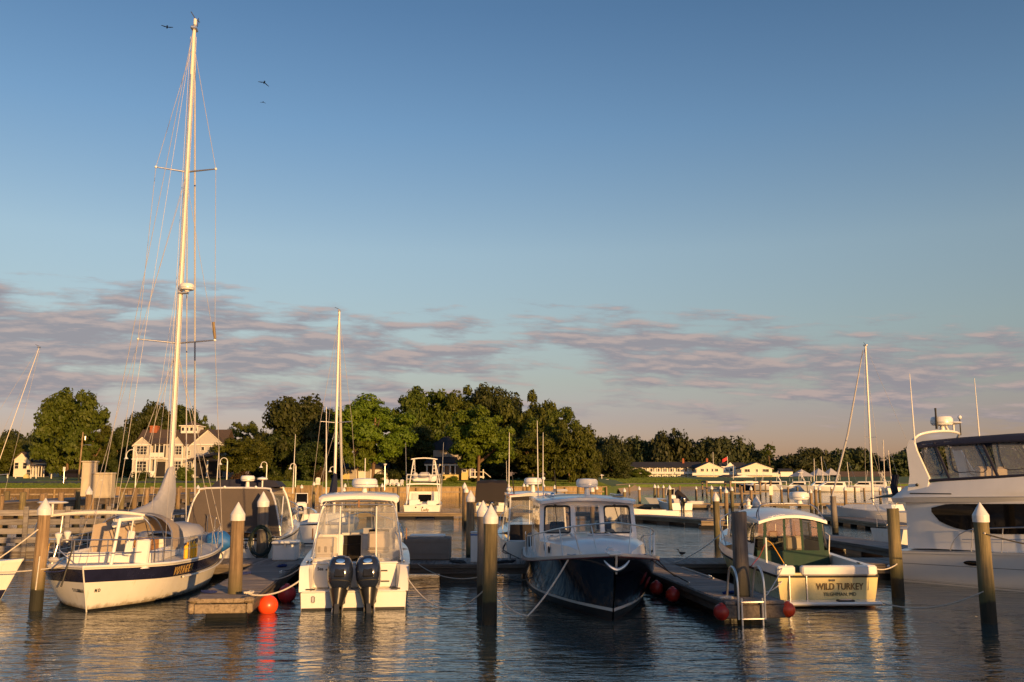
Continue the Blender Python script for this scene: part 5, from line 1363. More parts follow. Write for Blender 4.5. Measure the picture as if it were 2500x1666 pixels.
    for z, r_ in zip(mz, (.105, .105, .103, .098, .088, .075)): prof.append([(r_ * .8 * math.cos(a), ym + r_ * 1.15 * math.sin(a), z) for a in np.linspace(0, 2 * PI, 17)[:-1]])
    ms = MB().grid(prof, closed=True).poly(prof[-1]).build('mast', 'mastpaint', t)
    MB().box((0, ym - .115, 9.9), (.03, .03, 14), .005).build('sail_track', 'alu', ms, smooth=False)
    MB().box((0, ym, zt + .02), (.20, .34, .12), .03).build('masthead', 'alu', ms)
    MB().box((.02, ym, zt + .26), (.10, .16, .26), .03).build('masthead_light', 'white_plastic', ms)
    tube_part('wind_vane', [(-.12, ym - .1, zt + .60), (.0, ym, zt + .42), (.16, ym + .06, zt + .30)], .014, 'rubber', ms); tube_part('vane_mast', [(0.1, ym, zt + .1), (.12, ym, zt + .42)], .012, 'rubber', ms)
    lo = MB().tube([(0, ym, 1.0), (0, ym, 1.9)], .16, 12).build('mast_boot', 'canvas_white', ms)
    for z, hw in ((zs1, 1.22), (zs2, .98)):
        sp = link('spreader_pair', None, t, (0, ym, z)); sp.empty_display_size = .1
        for sd in (-1, 1):
            tube_part('spreader', [(0, 0, 0), (sd * hw, -.12, .10)], [.034, .022], 'alu', sp); MB().ball((sd * hw, -.12, .10), .045, 8, 6).build('spreader_tip', 'white_plastic', sp)
    radar(t, (.26, ym - .20, zr), .24, .22, .05)
    MB().box((.14, ym - .12, zr - .07), (.3, .24, .04), .01).build('radar_bracket', 'alu', t)
    # standing rigging
    W_ = 'wire'; r = .0085
    for sd in (-1, 1):
        ch = H.pt(.64, H.sh(.64), sd)
        tube_part('cap_shroud', [(0, ym, zt - .5), (sd * .98, ym - .12, zs2 + .1), (sd * 1.22, ym - .12, zs1 + .1), (ch.x, ym - .15, 1.0)], r, W_, t, 5)
        tube_part('intermediate_shroud', [(0, ym, zs2 - .2), (sd * 1.20, ym - .12, zs1 + .1)], r * .8, W_, t, 5)
        tube_part('lower_shroud', [(0, ym, zs1 - .2), (ch.x * .97, ym - .75, 1.0)], r, W_, t, 5)
        tube_part('forward_shroud', [(0, ym, zs1 - .2), (ch.x * .95, ym + .65, 1.05)], r, W_, t, 5)
        tube_part('lazy_jack', [(0, ym - .1, 10.5), (sd * .15, 4.6, 2.3)], .005, 'rope_white', t, 4)
        tube_part('running_backstay', [(0, ym - .05, zs2 - .1), (sd * 1.15, 2.4, 1.05)], .006, W_, t, 4)
        tube_part('halyard', [(sd * .10, ym - .06, zt - .3), (sd * .13, ym - .12, 1.7)], .007, 'rope_white', t, 4)
    tube_part('backstay', [(0, ym - .1, zt), (0, -.25, 1.1)], r, W_, t, 5)
    tube_part('forestay', [(0, ym + .1, zt - .1), (0, 10.9, 1.4)], .03, 'canvas_white', t, 6)
    tube_part('inner_stay', [(0, ym + .1, zs2), (0, 9.6, 1.3)], .02, 'canvas_white', t, 6)
    tube_part('topping_lift', [(0, ym - .12, zt), (0, 1.75, 2.05)], .006, 'rope_white', t, 4)
    MB().tube([(1.23, ym - .16, zs1 + .15), (1.14, ym - .1, zs1 + .7)], .045, 8).build('furled_flag', 'gold_dark', t)
    # pushpit, stanchions, lifelines
    S = 'steel'
    def ring(dz, u): return [H.pt(a, H.sh(a), sd, -.10) + Vector((0, 0, dz)) for sd, rng_ in ((-1, np.linspace(u, .03, 6)), (1, np.linspace(.03, u, 6))) for a in rng_]
    tube_part('pushpit_rail', ring(.66, .17), .016, S, t, 7, 2); tube_part('pushpit_rail', ring(.34, .17), .013, S, t, 7, 2)
    for sd in (-1, 1):
        for u in (.04, .10, .17, .28, .38, .5, .6, .72, .84):
            q = H.pt(u, H.sh(u), sd, -.10); tube_part('stanchion', [q, q + Vector((0, 0, .66))], .014, S, t)
        for dz in (.64, .33): tube_part('lifeline', H.rail_line(.17, .84, dz, 20, side=sd, inset=.10), .006, S, t, 5)
        tube_part('bow_rail', [H.pt(u, H.sh(u), sd, -.06) + Vector((0, 0, .68)) for u in np.linspace(.84, .985, 6)], .016, S, t)
        q = H.pt(.92, H.sh(.92), sd, -.06); tube_part('stanchion', [q, q + Vector((0, 0, .68))], .014, S, t)
    # stern arch with its spar, dish antenna and davit post
    zA = 2.28
    tube_part('arch_spar', [(-1.45, .75, zA - .04), (-.5, .62, zA + .05), (.5, .62, zA + .05), (1.02, .75, zA - .02)], [.03, .045, .045, .03], 'mastpaint', t, 8, 3)
    tube_part('arch_leg', [(-1.42, .9, .98), (-1.50, .8, 1.55), (-1.62, .78, 1.9), (-1.50, .75, 2.18), (-1.25, .73, zA)], .02, S, t, 7, 4)
    tube_part('arch_leg', [(-.95, .7, zA), (-1.0, .72, 1.7), (-1.12, .6, 1.0)], .02, S, t)
    tube_part('arch_leg', [(.98, .75, zA), (1.25, .95, 2.15), (1.38, 1.3, 1.7), (1.35, 1.5, 1.0)], .018, S, t, 7, 4)
    tube_part('arch_leg', [(.85, .75, zA), (1.12, .8, 2.05), (1.24, 1.0, 1.5), (1.22, 1.1, 1.0)], .018, S, t, 7, 4)
    MB().lathe([(.001, .05), (.30, .035), (.38, .01), (.36, -.01), (.05, -.03)], 20, (-1.22, .72, zA + .30), 1, .6).build('dish_antenna', 'white_plastic', t)
    tube_part('dish_post', [(-1.22, .72, zA - .05), (-1.22, .72, zA + .30)], .03, 'white_plastic', t)
    tube_part('davit_post', [(.38, .35, .98), (.52, .42, 2.18)], .045, 'white_paint', t, 8); tube_part('davit_arm', [(.50, .42, 2.16), (1.05, .55, 2.20)], [.05, .045], 'white_paint', t, 8)
    tube_part('davit_brace', [(.75, .5, 1.6), (.82, .5, 2.15)], .02, 'white_paint', t)
    # deck gear
    MB().box((1.02, .75, 1.36), (.34, .26, .62), .04, Euler((0, .06, .15))).build('gear_case', 'white_plastic', t); MB().lathe([(.20, 0), (.10, .12), (.05, .2)], 10, (1.02, .75, .95)).build('case_stand', 'white_plastic', t)
    MB().box((.62, 1.0, 1.55), (.18, .08, .62), .02, Euler((0, .12, 0))).build('outboard_bracket', 'white_plastic', t); MB().box((.78, 1.0, 1.38), (.22, .12, .10), .02).build('bracket_arm', 'white_plastic', t)
    for x, y, z, h in ((-.72, .45, 1.62, .20), (-.92, .42, 1.58, .20)): MB().lathe([(.03, 0), (.045, h * .6), (.085, h), (.09, h + .05), (.04, h + .08)], 12, (x, y, z)).build('mushroom_antenna', 'white_plastic', t)
    for i in range(2): MB().box((-1.0 - .0 * i, .42, 1.05 + .15 * i), (.30 - .03 * i, .16, .13), .06).build('horseshoe_buoy', 'canvas_white', t)
    tube_part('vane_gear_shaft', [(-.42, .1, 1.65), (-.60, -.08, .60)], .022, 'rubber', t); tube_part('vane_gear_brace', [(-.95, .2, 1.0), (-.55, .15, 1.35)], .018, 'steel', t); tube_part('vane_gear_brace', [(-.78, .15, 1.45), (-.38, .1, 1.12)], .018, 'steel', t)
    for i in range(6): MB().box((-1.32 + i * .03, .5, 1.42 + .0 * i), (.018, .02, .34), .004, Euler((0, -.2 + i * .06, 0))).build('grill_bar', 'gold', t)
    for k, x in enumerate((-.3, .15, .6)): tube_part('cockpit_line', [(x, 2.4, 2.0), (x + .1, 2.6, 1.45)], .012, 'rope_dark', t)
    # dinghy and gear under covers on the foredeck, blue tarp
    dc = []
    for i, (y, wv, h) in enumerate(((5.6, .4, .15), (6.0, .75, .32), (7.4, .85, .38), (8.6, .70, .34), (9.2, .35, .2))): dc.append([(wv * math.cos(a) + .15, y, 1.40 + h * math.sin(a) * (1 + .08 * math.sin(a * 7 + i))) for a in np.linspace(0, PI, 9)])
    MB().grid(dc).build('covered_dinghy', 'canvas_white', t)
    # name and port of registry
    def on_side(u, z, side, off=.016):
        a, b = H.pt(u - .02, z, side), H.pt(u + .02, z, side); d = (b - a).normalized(); c, e = H.pt(u, z - .1, side), H.pt(u, z + .1, side); up = (e - c).normalized()
        xx = d if side > 0 else -d; zz = xx.cross(up).normalized(); yy = zz.cross(xx); m_ = Matrix((xx, yy, zz)).transposed()
        return H.pt(u, z, side) + zz * off, m_.to_euler()
    for k, chn in enumerate('VOYAGER'):
        pos, rot = on_side(.185 + k * .0165, H.sh(.26) - .185, 1); text(chn, .30, 'name_letter', 'gold', t, pos, rot, .004, .62, off=.006)
        text(chn, .30, 'letter_shadow', 'gold_dark', t, on_side(.185 + k * .0165, H.sh(.26) - .185, 1, .0085)[0] - Vector((0, .010, .010)), rot, .001, .66, off=.012)
    for k, chn in enumerate('TILGHMAN'):
        pos, rot = on_side(.0365 - k * .0046, .50, -1)
        text(chn, .115, 'port_letter', 'ink', t, pos, rot, .003, .62, off=.002)
    for k, chn in enumerate('MD'): pos, rot = on_side(.018 + k * .0055, .50, 1); text(chn, .115, 'port_letter', 'ink', t, pos, rot, .003, .7, off=.004)
    return t, H
SB, SBH = sailboat()
def jerry_cans():
    M4 = Matrix.Translation(SB.location) @ Matrix.Rotation(SB.rotation_euler.z, 4, 'Z')
    for i, (u, lb) in enumerate(((.30, 'nearest of three yellow fuel cans lashed to the sailboat rail'), (.326, 'middle of three yellow fuel cans lashed to the sailboat rail'), (.352, 'farthest of three yellow fuel cans lashed to the sailboat rail'))):
        q = SBH.pt(u, SBH.sh(u), 1, -.22); pos = M4 @ Vector((q.x, q.y, SBH.sh(u) + .02))
        t = thing('jerry_can', lb, 'fuel can', pos, SB.rotation_euler.z + .1, 'yellow fuel cans')
        MB().box((0, 0, .20), (.17, .26, .40), .035).build('body', 'yellow', t); MB().tube([(0, -.08, .40), (0, -.06, .46), (0, .06, .46), (0, .08, .40)], .018, 6).build('handle', 'yellow', t); MB().lathe([(.025, 0), (.025, .05)], 8, (0, .1, .40)).build('spout_cap', 'rubber', t)
jerry_cans()

# ---------------------------------------------------------------- 2. white walkaround boat with twin outboards
def twin_boat():
    p = G(862, 1490); rz = 0.13
    t = thing('outboard_boat', 'white hardtop fishing boat with twin dark blue outboard motors', 'motorboat', (p.x, p.y + .05, 0), rz)
    H = Hull(9.0, [1.34, 1.38, 1.40, 1.40, 1.36, 1.22, .92, .5, .02], [1.24, 1.26, 1.26, 1.22, 1.10, .88, .55, .22, .01], [1.02, 1.04, 1.07, 1.12, 1.18, 1.25, 1.32, 1.40, 1.48], draft=.4, rake=1.5, trake=-.03, p=.45)
    mb = MB(); n = 36                                   # shell without a plain transom: it is stepped
    for side in (-1, 1):
        P = []
        for k in range(12): P.append([H.pt(i / n, (-.4 + .4 * k / 3) if k <= 3 else H.sh(i / n) * (k - 3) / 8, side) for i in range(n + 1)])
        mb.grid(P, flip=side > 0)
    mb.build('hull', 'gel_hull', t)
    H.band('bottom_paint', 'bottom_black', t, -.3, .045, .004, transom=False)
    H.band('waterline_scum', 'scum', t, .046, .34, .006, transom=False)
    H.band('rub_line', 'gel_old', t, .46, .50, .018, rows=1, transom=False)
    # stern: two quarter pods, swim platform, recessed transom wall with rounded corners
    tw = MB()
    tw.grid([[(-1.24, 0, -.3), (1.24, 0, -.3)], [(-1.27, -.005, .2), (1.27, -.005, .2)], [(-1.28, -.01, .42), (1.28, -.01, .42)]]); tw.build('transom_lower', 'gel', t)
    MB().box((0, -.008, -.02), (2.50, .02, .15), .004).build('transom_waterline', 'bottom_black', t, smooth=False)
    MB().box((0, .22, .435), (2.52, .50, .05), .02).build('swim_platform', 'gel', t)
    for sd in (-1, 1):
        qp = MB()
        for x0, x1 in ((1.06, 1.34),):
            a = [(sd * x1, -.01, .45), (sd * x0, -.01, .45), (sd * (x0 + .02), .30, .55), (sd * (x0 + .05), .42, H.sh(0) + .02), (sd * x1, .05, H.sh(0) + .02)]
            qp.grid([[(sd * 1.325, -.012, .44), (sd * 1.06, -.012, .44)], [(sd * 1.33, .02, .70), (sd * 1.10, .10, .70)], [(sd * 1.335, .10, .95), (sd * 1.12, .22, .95)], [(sd * 1.33, .20, 1.04), (sd * 1.12, .34, 1.045)]])
            qp.grid([[(sd * 1.06, -.012, .44), (sd * 1.02, .50, .44)], [(sd * 1.10, .10, .70), (sd * 1.03, .50, .70)], [(sd * 1.12, .34, 1.045), (sd * 1.04, .50, 1.045)]])
            qp.grid([[(sd * 1.33, .20, 1.04), (sd * 1.12, .34, 1.045)], [(sd * 1.34, .8, 1.05), (sd * 1.04, .8, 1.05)]])
        qp.build('stern_quarter', 'gel', t)
    MB().box((0, .54, .76), (2.10, .10, .62), .05).build('transom_wall', 'gel', t)
    MB().box((0, .60, 1.075), (2.14, .26, .05), .02).build('transom_cap', 'gel', t)
    for x, z in ((-.62, .92), (.70, .88), (.75, .62)): MB().box((x, .485, z), (.22, .02, .035), .006).build('transom_slot', 'rubber', t, smooth=False)
    for x in (-1.05, 1.02): MB().box((x, -.02, .50), (.22, .02, .035), .006).build('scupper', 'rubber', t, smooth=False)
    MB().box((-.98, -.02, .26), (.09, .04, .16), .02).build('transducer', 'steel', t)
    for sd in (-1, 1): MB().box((sd * .78, -.05, -.02), (.55, .22, .02), .005, Euler((.12, 0, 0))).build('trim_tab', 'steel', t, smooth=False)
    text('Sea', .11, 'builder_script', 'ink', t, (-.86, .484, .94), (PI / 2, 0, 0), .002, 1, off=.002)
    # cockpit
    H.gunwale('gunwale', 'gel', t, .06, .50, .26, .42, n=20)
    for sd in (-1, 1):
        for k in range(2): MB().box((sd * (1.22 - k * .09), 1.05, 1.075), (.05, .42, .02), .008).build('cockpit_pad', 'rubber', t)
        c = MB().tube([(0, -.10, .05), (0, -.03, .035), (0, .03, .035), (0, .10, .05)], .014, 6).build('cleat', 'steel', t, loc=(sd * 1.22, .75, 1.06))
    # cabin front bulkhead with door, helm
    yb = 3.75
    H.deck('foredeck', 'gel', t, .44, 1.0, .16, .01)
    bk = MB()
    bk.box((-.83, yb, 1.0), (.72, .08, 1.2), .02); bk.box((.62, yb, 1.02), (1.14, .08, 1.24), .02); bk.box((-.21, yb, 1.60), (.54, .08, .06), .01)
    bk.build('cabin_bulkhead', 'gel', t)
    MB().box((-.21, yb + .12, 1.0), (.50, .02, 1.18)).build('cabin_opening', 'interior', t, smooth=False)
    df = MB(); df.box((.065, yb - .03, 1.0), (.05, .06, 1.22), .01); df.box((-.21, yb - .03, 1.62), (.60, .06, .05), .01); df.build('door_frame', 'gel_grey', t)
    MB().box((-.30, yb + .06, .62), (.14, .02, .34), .04, Euler((0, .3, 0))).build('hanging_towel', 'white_paint', t)
    st = link('port_seat', None, t, (-.86, 2.75, 0)); MB().box((0, 0, .74), (.60, .80, .66), .05).build('seat_base', 'gel', st); MB().box((0, -.02, 1.10), (.58, .60, .12), .05).build('cushion', 'seat_tan', st); MB().box((0, -.30, 1.36), (.58, .12, .50), .05).build('backrest', 'seat_tan', st)
    for k in range(3): MB().box((-.18 + .17 * k, -.37, 1.28), (.07, .02, .16), .01).build('seat_tool', 'gold_dark', st, smooth=False)
    st = link('helm_seat', None, t, (.55, 2.75, 0)); MB().box((0, 0, .72), (.62, .62, .62), .05).build('seat_box', 'gel', st); MB().box((-.06, -.32, .78), (.34, .03, .46), .02).build('seat_locker', 'seat_tan', st); MB().box((0, 0, 1.22), (.60, .50, .14), .06).build('cushion', 'seat_tan', st); MB().box((0, -.24, 1.50), (.60, .14, .48), .06).build('backrest', 'seat_tan', st)
    MB().tube([(0, 0, 1.0), (0, 0, 1.2)], .05, 8).build('pedestal', 'steel', st)
    hc = MB(); hc.prism([(.10, 3.35, 1.2), (.10, 3.8, 1.2), (.10, 3.8, 1.78), (.10, 3.55, 1.78), (.10, 3.30, 1.5)], (.9, 0, 0)); hc.build('helm_console', 'gel_grey', t, smooth=False)
    MB().box((.55, 3.42, 1.66), (.56, .02, .20), .01, Euler((-.5, 0, 0))).build('instrument_panel', 'black', t)
    whl = MB().tube([(.18 * math.cos(a), 0, .18 * math.sin(a)) for a in np.linspace(0, 2 * PI, 19)], .014, 6).build('steering_wheel', 'steel', t, loc=(.55, 3.28, 1.55), rot=(-.35, 0, 0))
    for a in (.5, 2.6, 4.7): tube_part('spoke', [(0, 0, 0), (.18 * math.cos(a), 0, .18 * math.sin(a))], .01, 'steel', whl)
    # windscreen and hardtop
    zt = 2.70
    for xa, xb in ((-.98, -.36), (-.32, .32), (.36, .98)):
        framed(t, [(xa, 4.55 - abs(xa + xb) * .12, 1.52), (xb, 4.55 - abs(xa + xb) * .12, 1.52), (xb * .93, 3.9 - abs(xa + xb) * .08, 2.42), (xa * .93, 3.9 - abs(xa + xb) * .08, 2.42)], .03, 'white_paint', 'windscreen', .02, 'windscreen')
    P = []
    for i, (y, hw, z) in enumerate(((2.05, 1.00, zt - .05), (2.12, 1.07, zt), (2.6, 1.10, zt + .03), (3.6, 1.08, zt + .05), (4.2, 1.02, zt + .03), (4.45, .90, zt - .02))):
        P.append([(hw * k, y, z + .07 * (1 - k * k) - (.05 if abs(k) == 1 else 0)) for k in (-1, -.93, -.6, -.2, .2, .6, .93, 1)])
    MB().slab(P, .09).build('hardtop', 'gel', t)
    MB().box((0, 2.75, zt - .14), (1.5, .9, .05), .02).build('overhead_box', 'gel_grey', t)
    for sd in (-1, 1):
        for k, (dx, dy) in enumerate(((0, 0), (.07, .16))):
            tube_part('top_frame', [(sd * (1.20 + dx * .2), 1.85 + dy * 3, 1.10), (sd * (1.10 + dx * .1), 1.95 + dy * 3, 1.75), (sd * (.98), 2.1 + dy * 2.4, 2.35), (sd * (.86 - dx), 2.12 + dy * 2.4, 2.56)], .021, 'alu', t, 8, 4)
        tube_part('grab_rail', [(sd * 1.16, 1.78, 1.12), (sd * 1.08, 1.86, 1.6), (sd * .99, 1.92, 1.75)], .018, 'steel', t, 7, 3)
        tube_part('forward_post', [(sd * 1.08, 4.3, 1.3), (sd * 1.0, 3.9, 2.62)], .03, 'white_paint', t)
    for z, hw in ((2.58, .88), (2.48, .80)): tube_part('cross_rail', [(-hw - .08, 2.10, z - .06), (-hw, 2.10, z), (hw, 2.10, z), (hw + .08, 2.10, z - .06)], .018, 'alu', t, 7, 3)
    MB().box((0, 2.08, 2.50), (.05, .04, .20), .01).build('frame_strut', 'teak', t)
    tube_part('rolled_curtain', [(-.58, 2.16, 2.34), (.6, 2.16, 2.34)], .055, 'vinyl', t, 10)
    # clear curtains each side of the opening
    for sd in (-1, 1):
        a, b, c, d = (sd * .48, 2.0, 2.44), (sd * .97, 2.02, 2.40), (sd * 1.17, 1.90, 1.15), (sd * .50, 1.94, .85)
        MB().grid([[a, ((a[0] + b[0]) / 2, 2.0, 2.44), b], [(sd * .485, 1.97, 1.7), (sd * .78, 1.99, 1.72), (sd * 1.07, 1.96, 1.74)], [d, (sd * .84, 1.90, 1.0), c]]).build('clear_curtain', 'vinyl', t)
        tube_part('curtain_edge', [a, (sd * .485, 1.97, 1.7), d], .022, 'white_paint', t)
        MB().grid([[(sd * 1.0, 2.1, 2.42), (sd * .96, 3.8, 2.45)], [(sd * 1.14, 2.1, 1.3), (sd * 1.02, 4.2, 1.5)]]).build('side_curtain', 'vinyl', t)
    rd = radar(t, (.12, 3.1, zt + .22), .36, .26, .18); tube_part('light_staff', [(.12, 3.1, zt + .4), (.12, 3.1, zt + 1.05)], .012, 'white_paint', t)
    for x, h in ((-.95, 1.05),): tube_part('vhf_antenna', [(x, 3.2, zt), (x - .06, 3.1, zt + 2.5)], [.022, .008], 'white_paint', t)
    for sd in (-1, 1):
        tube_part('bow_rail', H.rail_line(.52, .98, lambda q: .28 + .3 * min(1, q * 4), 14, side=sd, inset=.07), .015, 'steel', t)
        for u in (.60, .70, .8, .9):
            q = H.pt(u, H.sh(u), sd, -.07); tube_part('rail_post', [q, q + Vector((0, 0, .57))], .012, 'steel', t)
        q = H.pt(.45, H.sh(.45), sd, -.06); tube_part('rod_holder', [q + Vector((0, -.3, .3)), q + Vector((0, -.3, .62))], .02, 'teak', t)
    outboard(t, (-.36, .10, .40), -.36, 1.12).rotation_euler.y = .05; outboard(t, (.37, .10, .40), -.36, 1.12).rotation_euler.y = -.05
    return t, H
TB, TBH = twin_boat()

# ---------------------------------------------------------------- 3. express boat under brown canvas
def covered_boat():
    x = XA(578, 33.6); t = thing('covered_boat', 'white express boat with a brown canvas cockpit enclosure', 'motorboat', (x, 33.2, 0), .09)
    H = Hull(10.5, [1.70, 1.75, 1.78, 1.76, 1.68, 1.48, 1.1, .6, .02], [1.5, 1.52, 1.5, 1.44, 1.3, 1.0, .65, .3, .01], [1.08, 1.10, 1.13, 1.18, 1.25, 1.33, 1.42, 1.50, 1.58], rake=1.5, p=.5)
    H.shell('hull', 'gel_hull', t); H.band('bottom_paint', 'bottom_black', t, -.3, .06); H.band('waterline_scum', 'scum', t, .061, .32, .006); H.band('rub_rail', 'rubber', t, lambda u: H.sh(u) - .09, lambda u: H.sh(u) - .04, .02, rows=1)
    H.deck('foredeck', 'gel', t, .0, 1, .22, .01)
    MB().box((0, -.32, .22), (3.1, .62, .10), .04).build('swim_platform', 'gel', t)
    # enclosure: aft panel, hoops, side curtains
    zt = 2.82; A = [(-1.66, .28, 1.12), (-1.60, .30, 1.7), (-1.47, .34, 2.3), (-1.30, .40, 2.66), (-1.05, .42, 2.80), (1.0, .42, 2.80), (1.24, .40, 2.68), (1.40, .34, 2.35), (1.56, .30, 1.7), (1.66, .28, 1.12)]
    nA = len(A) // 2
    MB().grid([[Vector(A[i]) * (1 - k) + Vector(A[len(A) - 1 - i]) * k - Vector((0, .05 * math.sin(k * PI * 3) * .4, 0)) for k in np.linspace(0, 1, 12)] for i in range(nA)]).build('aft_curtain', 'canvas_brown', t)
    tube_part('arch_hoop', [Vector(a) + Vector((0, .02, .03)) for a in A], .036, 'gel_grey', t, 8, 3)
    B = [(p_[0] * .97, 3.6, p_[2] + (.05 if p_[2] > 2 else .1)) for p_ in A]
    MB().grid([[Vector(a) + Vector((0, .05, -.02)), Vector(a).lerp(Vector(b), .5), b] for a, b in zip(A[3:7], B[3:7])]).build('top_canvas', 'canvas_brown', t)
    for ids in ((0, 1, 2, 3), (6, 7, 8, 9)):
        MB().grid([[Vector(A[i]) + Vector((0, .05, 0)), Vector(A[i]).lerp(Vector(B[i]), .5), B[i]] for i in ids]).build('side_curtain', 'vinyl', t)
    tube_part('forward_hoop', B, .04, 'gel', t, 8, 3)
    for sd in (-1, 1): tube_part('side_stay', [(sd * 1.62, .4, 1.2), (sd * 1.45, 2.0, 2.5)], .025, 'gel', t)
    # hard superstructure with dark side windows, flying bridge in navy canvas
    P = [[(-1.45, 3.5, 1.3), (-1.28, 3.4, 2.5), (1.28, 3.4, 2.5), (1.45, 3.5, 1.3)], [(-1.25, 6.8, 1.5), (-1.1, 5.0, 2.45), (1.1, 5.0, 2.45), (1.25, 6.8, 1.5)]]
    sp = MB().grid(P).poly(P[1]).build('superstructure', 'gel', t)
    for sd in (-1, 1): MB().poly([(sd * 1.46, 3.7, 1.6), (sd * 1.28, 6.3, 1.66), (sd * 1.18, 5.0, 2.3), (sd * 1.34, 3.7, 2.35)]).build('side_window', 'dark_glass', sp, smooth=False)
    C_ = [[(-1.30, 2.2, 2.86), (-1.05, 2.2, 3.10), (0, 2.2, 3.18), (1.05, 2.2, 3.10), (1.28, 2.2, 2.86)], [(-1.22, 4.4, 2.86), (-1.0, 4.4, 3.05), (0, 4.4, 3.12), (1.0, 4.4, 3.05), (1.2, 4.4, 2.86)]]
    MB().grid(C_).poly(C_[0]).build('bridge_cover', 'canvas_navy', t)
    radar(t, (.18, 1.6, 3.06), .26, .22, .28); MB().lathe([(.03, -.2), (.03, .05), (.20, .10), (.18, .16), (.001, .20)], 16, (.72, 1.6, 3.04)).build('gps_antenna', 'white_plastic', t)
    for x_ in (-.2, .9): MB().ball((x_ - .2, .42, 2.87), .05, 8, 6).build('hoop_light', 'white_plastic', t)
    for x_, h in ((1.62, 2.3), (-1.3, 1.8)): tube_part('vhf_antenna', [(x_, 3.2, 2.6), (x_ + .03, 3.2, 2.6 + h)], [.022, .008], 'white_paint', t)
    MB().box((1.05, .24, 1.92), (.16, .03, .62), .01).build('dark_hatch', 'canvas_dark', t)
    for sd in (-1, 1):
        tube_part('bow_rail', H.rail_line(.46, .99, lambda q: .3 + .4 * min(1, q * 4), 16, side=sd, inset=.08), .016, 'steel', t)
        for u in np.linspace(.55, .95, 6): q = H.pt(u, H.sh(u), sd, -.08); tube_part('rail_post', [q, q + Vector((0, 0, .68))], .012, 'steel', t)
    text('ORSE', .26, 'boat_name', 'ink', t, (.32, -.02, .80), (PI / 2, 0, 0), .004, .82, 1.0, .004)
    for k in range(3): MB().box((1.25 + k * .12, 7.0 - k * .3, 1.75), (.3, .5, .12), .05, .3).build('deck_gear', 'canvas_white', t)
    # blue tarp over a dinghy by the stern
    mb = MB(); mb.ball((0, 0, 0), .40, 22, 14, (1.2, .8, .85)); mb.v = [(x * (1 + .12 * math.sin(9 * z + 5 * x)), y, z * (1 + .10 * math.sin(8 * x))) for x, y, z in mb.v]; o = mb.build('tarp_bundle', 'blue_tarp', None, loc=W(532, 1322, 31.0)); tag(o, 'round bundle under a bright blue tarp beside the sailboat', 'tarp bundle')
covered_boat()

